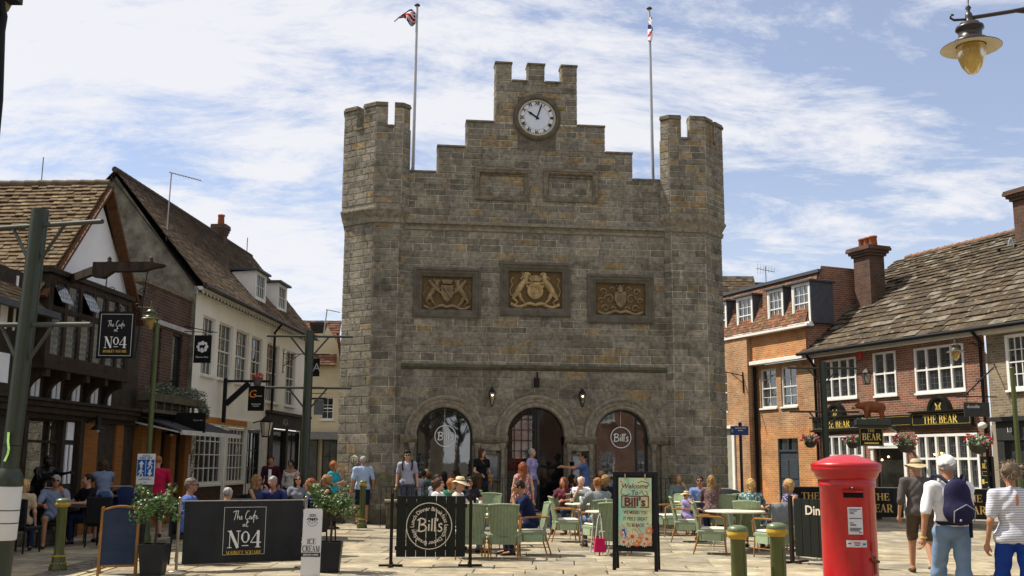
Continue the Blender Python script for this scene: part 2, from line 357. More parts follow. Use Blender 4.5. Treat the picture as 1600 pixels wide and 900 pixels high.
SERIF = {
 'T': (.8,[([(.4,0),(.4,1)], TK),([(.03,.975),(.77,.975)], TN), sf(.4,.025),([(.05,1),(.03,.78)], TN),([(.75,1),(.77,.78)], TN)]),
 'H': (.95,[([(.2,0),(.2,1)], TK),([(.75,0),(.75,1)], TK),([(.2,.52),(.75,.52)], TN), sf(.2,.025), sf(.75,.025), sf(.2,.975), sf(.75,.975)]),
 'E': (.75,[([(.2,0),(.2,1)], TK),([(.05,.975),(.68,.975)], TN),([(.05,.025),(.7,.025)], TN),([(.2,.52),(.55,.52)], TN),([(.66,1),(.68,.76)], TN),([(.69,0),(.72,.25)], TN),([(.55,.4),(.55,.64)], TN)]),
 'B': (.8,[([(.2,0),(.2,1)], TK),(arc(.38,.76,.24,.215,90,-90,8),[TN]*2+[TK*.9]*5+[TN]*2),(arc(.4,.275,.28,.25,90,-90,8),[TN]*2+[TK]*5+[TN]*2),([(.05,.975),(.4,.975)], TN),([(.2,.53),(.42,.53)], TN),([(.05,.025),(.42,.025)], TN)]),
 'A': (.9,[([(.17,0),(.45,1)], TN),([(.73,0),(.44,1)], TK),([(.25,.36),(.63,.36)], TN), sf(.16,.025,.26), sf(.73,.025)]),
 'R': (.85,[([(.2,0),(.2,1)], TK),(arc(.4,.74,.25,.235,90,-90,8),[TN]*2+[TK]*5+[TN]*2),([(.05,.975),(.42,.975)], TN),([(.2,.51),(.42,.51)], TN),([(.4,.51),(.78,0)], TK), sf(.2,.025), sf(.8,.025,.16)]),
 'N': (.95,[([(.2,0),(.2,1)], TN),([(.78,0),(.78,1)], TN),([(.2,1),(.76,0)], TK*1.25), sf(.2,.025), sf(.14,.975,.2), sf(.78,.975)]),
 'o': (.62,[(arc(.31,.62,.23,.31,0,360,18),[TK*.9 if (i % 9) in (0,1,8) else .07 for i in range(19)]),([(.08,.12),(.54,.12)],.05)]),
 '4': (.8,[([(.56,0),(.56,1)], TK*1.2),([(.55,1),(.05,.3)], TN),([(.05,.3),(.78,.3)], TN*1.2), sf(.56,.025,.36)]),
 'M': (1.1,[([(.2,0),(.2,1)], TN),([(.9,0),(.9,1)], TK),([(.2,1),(.55,.05)], TK),([(.55,.05),(.88,1)], TN), sf(.2,.025), sf(.9,.025), sf(.14,.975,.18), sf(.95,.975,.2)]),
 'K': (.9,[([(.2,0),(.2,1)], TK),([(.2,.4),(.75,1)], TN),([(.38,.58),(.75,0)], TK), sf(.2,.025), sf(.2,.975), sf(.76,.025,.24), sf(.74,.975,.22)]),
 'S': (.65,[(arc(.33,.74,.2,.235,20,200,7)+arc(.33,.27,.24,.24,110,-150,9)[0:],[.06]*3+[.1]*4+[.15]*5+[.1]*3+[.06]*3)]),
 'Q': (.9,[(arc(.45,.5,.35,.48,0,360,18),[TK if (i % 9) in (0,1,8) else .06 for i in range(19)]),([(.45,.1),(.8,-.18)],.09)]),
 'U': (.9,[([(.2,1),(.2,.3)]+arc(.46,.28,.26,.26,180,360,8)+[(.72,1)],[TK]*3+[.08]*7+[TN]), sf(.2,.975), sf(.72,.975)]),
 'C': (.8,[(arc(.45,.5,.36,.47,40,320,14),[.07]*4+[TK]*7+[.07]*4),([(.74,.98),(.74,.7)], TN)]),
 'I': (.42,[([(.2,0),(.2,1)], TK), sf(.2,.025), sf(.2,.975)]),
 ' ': (.42,[]),
}
def serif_text(mb, s, cx, cz, y, h, width=None, bold=1.0):
 tot = sum(SERIF[c][0] for c in s); sx = (width/tot) if width else h
 x = cx - tot*sx/2
 for c in s:
  wd, st = SERIF[c]
  for pts, w_ in st:
   ww = [v*bold for v in w_] if isinstance(w_, list) else w_*bold
   if isinstance(ww, list) and len(ww) != len(pts): ww = [ww[min(len(ww)-1, int(i*len(ww)/len(pts)))] for i in range(len(pts))]
   ribbon(mb, pts, ww, x, cz-h/2,(sx, h), y)
  x += wd*sx
def bills_script(mb, cx, cz, y, h):
 """the hand-drawn round word on the cafe's signs"""
 w = .12; sx = h; x0 = cx-1.02*h; z0 = cz-.5*h
 st = [([(.12,-.02),(.16,.5),(.2,.98)], w),([(0,.84),(.3,1.02),(.6,.92),(.66,.72),(.5,.56),(.25,.5)], w),([(.25,.5),(.6,.46),(.74,.25),(.6,.04),(.3,-.05),(.0,.02)], w),
          ([(.92,.0),(.95,.55)], w),([(.96,.74),(.97,.84)], w*1.2),([(1.17,-.02),(1.22,1.0)], w),([(1.42,-.05),(1.46,1.05)], w),([(1.62,.78),(1.66,1.0)], w*.9),
          ([(2.04,.52),(1.9,.6),(1.76,.5),(1.8,.36),(1.98,.26),(2.0,.08),(1.86,-.04),(1.66,.04)], w)]
 for p, w_ in st: ribbon(mb, p, w_, x0, z0,(sx, h), y)
def ring_flat(mb, cx, cz, y, r0, r1, n=48, a0=0, a1=360):
 v = []; 
 for i in range(n+1):
  t = R_(a0+(a1-a0)*i/n); v += [(cx+r0*math.cos(t), y, cz+r0*math.sin(t)),(cx+r1*math.cos(t), y, cz+r1*math.sin(t))]
 mb.add(v, [(2*i, 2*i+2,2*i+3,2*i+1) for i in range(n)])
def circle_text(mb, s, cx, cz, y, r, size, a_start, a_step):
 a = a_start
 for ch in s:
  if ch != ' ':
   V, F = text_geo(ch, size, offset=.012)
   xs = [p[0] for p in V] or [0]; mx_ = (max(xs)+min(xs))/2
   t = R_(a-90); base = -0.34*size
   V2 = []
   for px_, pz_ in V:
    lx, lz = px_-mx_, pz_ + r - base*0
    V2.append((cx + lx*math.cos(t) - lz*math.sin(t), y, cz + lx*math.sin(t) + lz*math.cos(t)))
   mb.add(V2, F)
  a -= a_step*(.62 if ch in "il.I'" else (.8 if ch in 'rtfs ' else 1.0))
def script_cafe(mb, cx, cz, y, s):
 """'The Cafe' over 'at' in a thin looping hand"""
 w = .07
 A = [([(.0,.86),(.25,1.0),(.62,.98)], w),([(.34,.98),(.26,.4),(.14,.0)], w),([(.55,.95),(.5,.4),(.46,.05),(.56,.38),(.68,.42),(.7,.1),(.8,.06)], w),
         ([(.84,.2),(1.0,.34),(.94,.45),(.84,.3),(.88,.06),(1.06,.14)], w),
         ([(1.78,.92),(1.62,1.02),(1.42,.7),(1.34,.25),(1.5,.0),(1.72,.2)], w),([(1.98,.38),(1.82,.36),(1.8,.08),(1.95,.14),(2.0,.36),(2.02,.06),(2.12,.12)], w),
         ([(2.12,.12),(2.42,.9),(2.46,1.02),(2.36,.8),(2.24,-.3)], w),([(2.18,.4),(2.5,.5)], w),([(2.48,.22),(2.64,.34),(2.6,.46),(2.5,.34),(2.54,.08),(2.78,.2)], w)]
 for p, w_ in A: ribbon(mb, p, w_, cx-1.4*s, cz, (s, s), y)
 B = [([(.32,.3),(.14,.32),(.1,.06),(.26,.12),(.34,.34),(.34,.04),(.46,.16)], w),([(.62,.8),(.5,.2),(.58,.02),(.7,.1)], w),([(.44,.5),(.76,.56)], w)]
 for p, w_ in B: ribbon(mb, p, w_, cx-.4*s, cz-.78*s, (s, s), y)
def number_four(mb, mb2, cx, cz, y, s):
 """N o 4 in tall roman letters, gold line beneath"""
 serif_text(mb, 'No4', cx, cz, y, s, width=s*2.05, bold=1.0)
 serif_text(mb2, 'MARKET SQUARE', cx, cz-s*.78, y, s*.22, width=s*2.1, bold=1.5)
# ------------------------------------------------------------------ the ground
g = MB(); g.add([(-900,-900,-.035),(900,-900,-.035),(900,900,-.035),(-900,900,-.035)],[(0,1,2,3)])
struct(g.build('ground', mat('ground_joint', (.07,.06,.045),.95,.3,3.0,.3)))
def slab_cols():
 b = random.choice([(.27,.228,.155),(.25,.212,.148),(.30,.255,.175),(.235,.205,.15),(.26,.225,.16),(.215,.19,.14),(.285,.232,.15)])
 k = random.uniform(.80,1.16)*1.12; return tuple(v*k for v in b)
g = MB(); y = -12.0; ang = .03
while y < 44:
 d = random.uniform(.42,.74); x = -16 + random.uniform(-.5,.5)
 while x < 19:
  l = random.uniform(.5,1.25)
  if x < -13.5 and y > 10: pass
  gp = .007; g.col = slab_cols(); z = [random.uniform(-.005,.003) for _ in range(4)]
  a, b, c, e = (x+gp, y+gp),(x+l-gp, y+gp),(x+l-gp, y+d-gp),(x+gp, y+d-gp)
  P = [(p[0]+random.uniform(-.012,.012)+ang*p[1], p[1]+random.uniform(-.012,.012)-ang*p[0], z[i]) for i, p in enumerate((a, b, c, e))]
  if y < 12 or y > 33:
   g.add([(p[0], p[1],0) for p in P],[(0,1,2,3)])
  else:
   ins = .012; cxm = sum(p[0] for p in P)/4; cym = sum(p[1] for p in P)/4
   B = [(p[0], p[1],-.05) for p in P]; Q = [(p[0]+(ins if p[0] < cxm else -ins), p[1]+(ins if p[1] < cym else -ins), p[2]) for p in P]; M2 = [(p[0], p[1], p[2]-.008) for p in P]
   g.add(B+M2+Q, [(i, (i+1) % 4,4+(i+1) % 4,4+i) for i in range(4)]+[(4+i, 4+(i+1) % 4,8+(i+1) % 4,8+i) for i in range(4)]+[(8,9,10,11)])
  x += l
 y += d
PAVE = attr_mat('york_stone', .88,3.2,.34,.5,9, moss=((.11,.09,.06),7,.63,.5), stain=.3)
struct(g.build('paving', PAVE))
# setts of the gutter and the double lines beside it
g = MB(); a = G(60,905); b = G(285,841); d = (b-a); L = d.length; d.normalize(); nrm = Vector((d.y, -d.x, 0))
k = 0.0; lw = .5
while k < L+6:
 for j in range(4):
  kk = random.uniform(.7,1.2); g.col = tuple(v*kk for v in (.17,.15,.115)); p = a + d*(k+random.uniform(0,.03)) + nrm*(j*.115-.25)
  e = .05; q = [p, p+nrm*.1, p+nrm*.1+d*.11, p+d*.11]
  c_ = (q[0]+q[2])/2; top = [c_+(v-c_)*.7 for v in q]
  g.add([(v.x, v.y, .001) for v in q]+[(v.x, v.y, .012+random.uniform(0,.006)) for v in top],[(0,1,5,4),(1,2,6,5),(2,3,7,6),(3,0,4,7),(4,5,6,7)])
 k += .125
struct(g.build('cobble_gutter', PAVE))
g = MB(); 
for off in (.30,.46):
 for i in range(60):
  if random.random() < .08: continue
  p = a+d*(i*.25)+nrm*off; q = p+d*.25
  g.add([(p.x, p.y, .0095),((p+nrm*.085).x, (p+nrm*.085).y, .0095),((q+nrm*.085).x, (q+nrm*.085).y, .0095),(q.x, q.y, .0095)],[(0,1,2,3)])
struct(g.build('road_marking', mat('faded_line', (.40,.33,.16),.8,.15,14, col2=(.24,.21,.15), thr=(.45,.62))))
# patches of grey asphalt kerb strip before the pub
g = MB(); p0 = RF.w(-9,-3.4); p1 = RF.w(12,-3.4); p2 = RF.w(12,0.2); p3 = RF.w(-9,.2)
g.prismz([(p[0], p[1]) for p in (p0, p1, p2, p3)],-.03,.11)
struct(g.build('pavement', mat('pavement_stone', (.28,.245,.18),.9,.18,2.5,.3)))
# ------------------------------------------------------------------ the old town hall
STONE = attr_mat('hall_sandstone', .9,9,.52,1.0,22, moss=((.050,.047,.036),1.6,.575,.5), stain=.26)
DRESS = mat('dressed_stone', (.24,.205,.145),.9,.3,8,.8,30, col2=(.095,.082,.06))
DRESSL = mat('dressed_stone_pale', (.31,.275,.205),.9,.3,9,.9,30, col2=(.14,.122,.09))
MOSSY = mat('mossy_stone', (.058,.058,.030),.95,.3,5,.5,20, col2=(.13,.115,.08))
OCHRE_SHADE = mat('ochre_recess_shade', (.15,.095,.04),.9,.3,7,.4,25, col2=(.10,.07,.035))  # back of the carved panels, recess shade put into the colour
BLACKIRON = mat('black_iron', (.012,.012,.013),.45,.2,20)
MORTAR = (.50,.46,.37)
def stone_col(z, tan=.10):
 r = random.random()
 if r < tan: b = random.choice([(.23,.17,.09),(.21,.165,.10),(.25,.19,.11)])
 elif r < .30: b = (.15,.134,.10)
 elif r < .42: b = (.235,.205,.15)
 else: b = random.choice([(.195,.174,.134),(.215,.192,.15),(.18,.162,.129),(.20,.175,.127)])
 k = random.uniform(.9,1.1)*1.17
 if z < 1.2 and random.random() < .55: b = (.15,.145,.085)
 return tuple(v*k for v in b)
COURSES = [0.0]
random.seed(11)
while COURSES[-1] < 13.5:
 z = COURSES[-1]; h = random.uniform(.22,.29) if z < 4 else (random.uniform(.165,.22) if z < 8 else random.uniform(.155,.21)); COURSES.append(z+h)
def mason(mb, P, u0, u1, z0, z1, holes=(), arches=(), tan=.1, gap=.010, dep=.014, wmul=1.0, quoins=False):
 """P(u,z,off)->point. Ashlar blocks standing proud of a mortar bed, cut round holes and arches"""
 def rects(ua, ub, za, zb):
  out = [(ua, ub, za, zb)]
  for (h0, h1, k0, k1) in holes:
   new = []
   for (a, b, c, d) in out:
    if b <= h0 or a >= h1 or d <= k0 or c >= k1: new.append((a, b, c, d)); continue
    if a < h0: new.append((a, h0, c, d))
    if b > h1: new.append((h1, b, c, d))
    aa, bb = max(a, h0), min(b, h1)
    if c < k0: new.append((aa, bb, c, k0))
    if d > k1: new.append((aa, bb, k1, d))
   out = new
  return [r for r in out if r[1]-r[0] > .012 and r[3]-r[2] > .012]
 def archcut(r):
  a, b, c, d = r; out = [r]
  for (cu, cz, R) in arches:
   new = []
   for (a, b, c, d) in out:
    if b <= cu-R or a >= cu+R or c >= cz+R: new.append((a, b, c, d)); continue
    x = a
    for lo, hi in ((a, min(b, cu-R)),(max(a, cu+R), b)):
     if hi-lo > .012: new.append((lo, hi, c, d))
    aa, bb = max(a, cu-R), min(b, cu+R); n = max(1, int((bb-aa)/.05))
    for i in range(n):
     x0_, x1_ = aa+(bb-aa)*i/n, aa+(bb-aa)*(i+1)/n; xm = min(abs(x0_-cu), abs(x1_-cu)) if (x0_-cu)*(x1_-cu) > 0 else 0
     t = cz+math.sqrt(max(0, R*R-xm*xm)) if True else 0
     if d > t+.01: new.append((x0_, x1_, max(c, t), d))
   out = new
  return out
 def face(r, off, bev=0):
  a, b, c, d = r
  if not bev: mb.add([P(a, c, off), P(b, c, off), P(b, d, off), P(a, d, off)],[(0,1,2,3)])
  else:
   e = min(bev, (b-a)*.3,(d-c)*.3)
   j = [random.uniform(-.003,.003) for _ in range(4)]
   v = [P(a, c, off), P(b, c, off), P(b, d, off), P(a, d, off), P(a+e, c+e, off+dep+j[0]), P(b-e, c+e, off+dep+j[1]), P(b-e, d-e, off+dep+j[2]), P(a+e, d-e, off+dep+j[3])]
   mb.add(v, [(4,5,6,7),(0,1,5,4),(1,2,6,5),(2,3,7,6),(3,0,4,7)])
 # mortar bed
 mb.col = tuple(v for v in MORTAR)
 zb = [z0]+[z for z in COURSES if z0 < z < z1]+[z1]
 for i in range(len(zb)-1):
  for r in rects(u0, u1, zb[i], zb[i+1]):
   for q in archcut(r):
    kk = random.uniform(.5,1.05); mb.col = tuple(v*kk for v in MORTAR); face(q, 0)
  u = u0; start = random.uniform(.2,.55)*wmul
  lens = [start]
  while sum(lens) < (u1-u0): lens.append(random.uniform(.27,.72)*wmul*(1.0 if zb[i] < 8 else .85))
  for k, l in enumerate(lens):
   ub = min(u+l, u1)
   if u1-ub < .12: ub = u1
   col = stone_col(zb[i], tan)
   for r in rects(u, ub, zb[i], zb[i+1]):
    r2 = (r[0]+gap, r[1]-gap, r[2]+gap, r[3]-gap)
    if r2[1]-r2[0] < .02 or r2[3]-r2[2] < .02: continue
    mb.col = col
    qs = archcut(r2)
    if len(qs) == 1 and qs[0] == r2: face(r2,0,.009)
    else:
     for q in qs: face(q, dep)
   u = ub
   if u >= u1-1e-6: break
 mb.col = (1,1,1)
def pathwall(mb, path, z0, z1, th, closed=False):
 """a wall of thickness th running along path (left side = outside), in plan"""
 n = len(path); inn = offset_path(path, -th, closed)
 for i in range(n if closed else n-1):
  a, b = path[i], path[(i+1) % n]; c, d = inn[(i+1) % n], inn[i]
  mb.prismz([a, b, c, d], z0, z1)
def offset_path(path, o, closed=False):
 n = len(path); out = []
 for i in range(n):
  def nrm(a, b):
   dx, dy = b[0]-a[0], b[1]-a[1]; l = math.hypot(dx, dy); return (dy/l, -dx/l)
  if closed or 0 < i < n-1:
   n1 = nrm(path[i-1], path[i]); n2 = nrm(path[i], path[(i+1) % n])
   s = (n1[0]+n2[0], n1[1]+n2[1]); k = 2/(s[0]**2+s[1]**2) if s[0]**2+s[1]**2 > .1 else 1
   out.append((path[i][0]+s[0]*k*o, path[i][1]+s[1]*k*o))
  else:
   n1 = nrm(path[0], path[1]) if i == 0 else nrm(path[-2], path[-1]); out.append((path[i][0]+n1[0]*o, path[i][1]+n1[1]*o))
 return out
def mould(mb, path, prof, closed=False):
 """sweep profile [(z,out)] along a plan path"""
 rings = [[(x, y, z) for x, y in offset_path(path, o, closed)] for z, o in prof]
 n = len(path); v = [p for r in rings for p in r]; m = n if closed else n-1
 f = [(i*n+k, i*n+(k+1) % n, (i+1)*n+(k+1) % n, (i+1)*n+k) for i in range(len(rings)-1) for k in range(m)]
 mb.add(v, f)
 if not closed:
  for k, rv in ((0, False),(n-1, True)):
   e = [r[k] for r in rings] ; base = [path[k]+(prof[-1][0],), path[k]+(prof[0][0],)]
   mb.add(e, [tuple(range(len(e))) if rv else tuple(reversed(range(len(e))))])
hall = thing('town_hall', 'old grey sandstone town hall with two battlemented corner towers, clock and three round arches', 'building', HF.w(0,0), HF.rot)
UA, UB = -3.62,3.66           # the wall between the towers
HOLES = [(-1.66,-.22,8.82,9.66),(.27,1.72,8.84,9.68)]
PANELS = [(-3.30,-1.54,5.48,6.78),(-.93,.94,5.58,6.99),(1.50,3.29,5.44,6.72)]
ARCH = [(-2.42,.745),(.035,.775),(2.39,.735)]; SPR = 2.29; JB = .34
hp = lambda u, z, o: (u, -o, z)
random.seed(5)
w_ = MB()
hol = HOLES + PANELS + [(c-r-JB, c+r+JB, -1, SPR) for c, r in ARCH]
arc_ = [(c, SPR, r+.30) for c, r in ARCH]
mason(w_, hp, UA, UB, 0,4.06, hol, arc_, .03)
mason(w_, hp, UA, UB, 4.06,7.9, hol, (),.09)
mason(w_, hp, UA, UB, 7.9,9.50, hol, (),.12)
mason(w_, hp, -2.75,2.77,9.50,10.26, hol, (),.16)
mason(w_, hp, -1.95,1.98,10.26,11.02,[( -.5,.56,10.26,11.02)],(),.2)
def ringhole(): return [(-.5,.56,10.75,11.8)]
mason(w_, hp, -1.14,1.18,11.02,12.27, ringhole(),(),.2)
# mortar behind the clock, filled with plain stone
w_.col = (.15,.13,.10); w_.add([(-.52,-.004,10.2),(.58,-.004,10.2),(.58,-.004,11.85),(-.52,-.004,11.85)],[(0,1,2,3)])
for a, b in ((-1.14,-.70),(-.215,.245),(.755,1.18)):
 mason(w_, hp, a, b, 12.27,12.79,(),(),.2)
 # returns of the merlons
 for s_, u in ((-1, a),(1, b)):
  mason(w_, (lambda t, z, o, u=u, s_=s_: (u+s_*o, .40-t if s_ < 0 else t, z)),0,.40,12.27,12.79, tan=.2)
w_.col = (.19,.17,.14)
for a, b, c, d in ((-1.14,1.18,9.5,12.27),(-1.95,1.98,9.5,11.02),(-2.75,2.77,9.4,10.26),(UA, UB, 8,9.5)):
 for s_, u in ((-1, a),(1, b)):
  mason(w_, (lambda t, z, o, u=u, s_=s_: (u+s_*o, .45-t if s_ < 0 else t, z)),0,.45, c, d, tan=.2)
 w_.col = (.19,.17,.14); w_.add([(a, .45, c),(b, .45, c),(b, .45, d),(a, .45, d)],[(3,2,1,0)]); w_.add([(a, 0, d),(b, 0, d),(b, .45, d),(a, .45, d)],[(0,1,2,3)])
for a, b in ((-1.14,-.70),(-.215,.245),(.755,1.18)):
 w_.col = (.19,.17,.14); w_.add([(a, .4,12.27),(b, .4,12.27),(b, .4,12.79),(a, .4,12.79)],[(3,2,1,0)]); w_.add([(a, 0,12.79),(b, 0,12.79),(b, .4,12.79),(a, .4,12.79)],[(0,1,2,3)])
# recessed backs of the two blank frames
for i, (a, b, c, d) in enumerate(HOLES): mason(w_, (lambda u, z, o: (u, .05-o, z)), a, b, c, d, tan=.12 if i else .3, wmul=.8)
# side and back walls of the block
for s_, u in ((-1,-5.05),(1,5.1)):
 mason(w_, (lambda t, z, o, u=u, s_=s_: (u+s_*o, 13.0-t if s_ < 0 else t+1.6, z)),0,11.4,0,9.0, tan=.1)
w_.col = (.19,.17,.14); w_.add([(-5.05,13,0),(5.1,13,0),(5.1,13,9),(-5.05,13,9)],[(3,2,1,0)])
w_.build('wall', STONE, hall)
r = MB(); r.box(-5.0,5.05,.45,12.9,8.7,8.9); r.build('roof', mat('lead_roof', (.10,.10,.11),.7), hall)
# copings
def coping(a, b, z, d=.45):
 c_ = MB(); c_.prismx([(-.05, z),(d+.04, z),(d+.04, z+.055),(.5*d, z+.1),(-.05, z+.05)], a, b); c_.build('coping', DRESS, hall)
for a, b in ((-1.17,-.67),(-.245,.275),(.725,1.21)): coping(a, b, 12.79,.4)
for a, b in ((-.67,-.245),(.275,.725)): coping(a, b, 12.27)
coping(-1.97,-1.175,11.02); coping(1.215,2.0,11.02); coping(-2.77,-1.985,10.26); coping(2.015,2.79,10.26); coping(UA, -2.785,9.50); coping(2.805, UB, 9.50)
for nm, prof, m_ in (('string_course', [(4.05,.0),(4.06,.03),(4.10,.045),(4.11,.075),(4.165,.075),(4.20,.0)], MOSSY),('cornice', [(7.86,.0),(7.875,.045),(7.95,.06),(7.965,.025),(8.02,.035),(8.035,.12),(8.10,.125),(8.155,.0)], DRESSL)):
 s_ = MB(); mould(s_, [(UA, 0),(UB, 0)], prof); s_.build(nm, m_, hall)
# towers
TWL = [(-4.0,2.0),(-4.75,2.0),(-5.25,1.5),(-5.25,.52),(-4.43,-.16),(-3.77,-.16),(-3.58,.03)]
TWR = [(3.64,.03),(3.83,-.16),(4.81,-.16),(5.49,.50),(5.49,1.5),(4.95,2.0),(4.2,2.0)]
for path, cap_side in ((TWL, 'L'),(TWR, 'R')):
 random.seed(21 if cap_side == 'L' else 33)
 t = MB()
 def walk(pth, z0, z1, tan):
  for i in range(len(pth)-1):
   a, b = Vector(pth[i]), Vector(pth[i+1]); d = (b-a); L = d.length; d.normalize(); nn = Vector((d.y, -d.x))
   def PP(u, z, o, a=a, d=d, nn=nn, L=L):
    m_ = 0.0
    p = a + d*u + nn*o; return (p.x, p.y, z)
   mason(t, PP, 0, L, z0, z1, tan=tan, wmul=.9)
 walk(path, 0,8.05,.06)
 up = offset_path(path, .10); 
 walk(up, 8.52,10.68,.13)
 # floor inside the parapet and inner faces
 t.col = (.16,.15,.12); fl = up; t.add([(x, y, 10.35) for x, y in fl],[tuple(range(len(fl)))])
 # closing corners behind
 inn = offset_path(up, -.30); n = len(up)
 for i in range(n-1): t.add([(*inn[i],10.35),(*inn[i+1],10.35),(*inn[i+1],10.68),(*inn[i],10.68)],[(3,2,1,0)]); t.add([(*up[i],10.68),(*up[i+1],10.68),(*inn[i+1],10.68),(*inn[i],10.68)],[(0,1,2,3)])
 t.build('tower', STONE, hall)
 b_ = MB(); mould(b_, path, [(7.99,.0),(8.01,.05),(8.12,.07),(8.145,.03),(8.18,.04),(8.33,.125),(8.36,.14),(8.41,.14),(8.43,.105),(8.54,.10)]); b_.build('tower_band', DRESSL, hall)
 # merlons wrap the corners
 cop = MB()
 segs = []
 for i in range(1, len(up)-1):
  a, b, c = Vector(up[i-1]), Vector(up[i]), Vector(up[i+1])
  la, lc = (a-b).length, (c-b).length
  if min(la, lc) < .35 and i in (1, len(up)-2): pass
  ea = b+(a-b).normalized()*min(.45, la*.43 if la > .5 else la*.9); ec = b+(c-b).normalized()*min(.45, lc*.43 if lc > .5 else lc*.9)
  if cap_side == 'L' and i == 5: ea = b+(a-b).normalized()*.24
  if cap_side == 'R' and i == 1: ec = b+(c-b).normalized()*.36
  segs.append([tuple(ea), tuple(b), tuple(ec)])
 for sg in segs:
  mer = MB()
  for j in range(2):
   a, b = Vector(sg[j]), Vector(sg[j+1]); d = b-a; L = d.length; d.normalize(); nn = Vector((d.y, -d.x))
   mason(mer, (lambda u, z, o, a=a, d=d, nn=nn: (a.x+d.x*u+nn.x*o, a.y+d.y*u+nn.y*o, z)),0, L, 10.68,11.28, tan=.3, wmul=.8)
  mer.col = (.20,.17,.12); s2 = offset_path(sg, -.28)
  for j in range(2): mer.add([(*s2[j],10.68),(*s2[j+1],10.68),(*s2[j+1],11.28),(*s2[j],11.28)],[(3,2,1,0)])
  for j in (0,2):
   q = [(*sg[j],10.68),(*s2[j],10.68),(*s2[j],11.28),(*sg[j],11.28)]; mer.col = (.26,.23,.17); mer.add(q, [(0,1,2,3)])
  mm = mer.build('merlon', STONE, hall); cp2 = MB(); pathwall(cp2, offset_path(sg, .045),11.28,11.34,.37); pathwall(cp2, offset_path(sg, .015),11.34,11.40,.31); cp2.build('cap', DRESS, mm)
 # crenel sills
 for j in range(len(segs)-1):
  a, b = segs[j][2], segs[j+1][0]
  if (Vector(b)-Vector(a)).length > .08: cop = MB(); pathwall(cop, offset_path([a, b],.04),10.68,10.745,.36); cop.build('crenel_sill', DRESS, hall)
# moulded frames of the panels, carved coats of arms
def frame_rect(mb, a, b, c, d, w, prof):
 """mitred frame: prof list of (inset, out)"""
 rings = [[(a+i, -o, c+i),(b-i, -o, c+i),(b-i, -o, d-i),(a+i, -o, d-i)] for i, o in prof]
 v = [p for r in rings for p in r]
 mb.add(v, [(k*4+j, k*4+(j+1) % 4,(k+1)*4+(j+1) % 4,(k+1)*4+j) for k in range(len(rings)-1) for j in range(4)])
for (a, b, c, d) in HOLES:
 f = MB(); frame_rect(f, a-.02, b+.02, c-.02, d+.02,.1,[(-.03,.0),(-.03,.06),(.03,.075),(.05,.05),(.09,.045),(.12,-.0),(.135,-.05)]); f.build('blank_frame', DRESS, hall)
def blob(mb, pts, rs, y, flat=.5, n=8):
 """a limb carved in relief"""
 P3 = [Vector((p[0],0, p[1])) for p in pts]; m = len(P3); vs = []
 for i, p in enumerate(P3):
  d = (P3[min(i+1, m-1)]-P3[max(0, i-1)]).normalized(); s_ = Vector((-d.z, 0, d.x))
  for k in range(n+1):
   t = math.pi*k/n; vs.append((p.x+s_.x*rs[i]*.86*math.cos(t), y-rs[i]*flat*math.sin(t)*1.7-.004, p.z+s_.z*rs[i]*math.cos(t)))
 o = mb.smooth; mb.smooth = True
 mb.add(vs, [(i*(n+1)+k, (i+1)*(n+1)+k, (i+1)*(n+1)+k+1, i*(n+1)+k+1) for i in range(m-1) for k in range(n)]); mb.smooth = o
def beast(mb, x0, z0, s, y, sg, unicorn=False):
 X = lambda pts: [(x0+sg*p[0]*s, z0+p[1]*s) for p in pts]
 def B(pts, rs): blob(mb, X(pts),[r_*s for r_ in rs], y, .8)
 B([(.18,.30),(.24,.45),(.36,.62),(.46,.74)],[.07,.095,.10,.08])         # trunk
 B([(.44,.70),(.46,.84),(.44,.95)],[.085,.09,.05])                            # neck and mane
 B([(.44,.9),(.52,.92),(.58,.88)],[.06,.055,.03])                             # head
 B([(.18,.34),(.10,.22),(.22,.12),(.14,.02),(.24,.01)],[.08,.06,.035,.03,.025])
 B([(.26,.36),(.32,.2),(.42,.1),(.40,.01),(.48,.0)],[.07,.05,.03,.028,.022])
 B([(.44,.66),(.58,.66),(.66,.74),(.72,.72)],[.05,.035,.028,.03]); B([(.46,.58),(.6,.5),(.7,.52)],[.045,.03,.03])
 B([(.16,.32),(.04,.3),(.0,.45),(.08,.6),(.03,.74),(.1,.8)],[.025,.02,.018,.018,.022,.035])
 if unicorn: B([(.5,.95),(.56,1.12)],[.018,.004])
 else:
  for k in range(5): mb.ball((x0+sg*(.38+.03*math.sin(k))*s, y, z0+(.72+.06*k)*s),.045*s, 6,4,(1,.8,1))
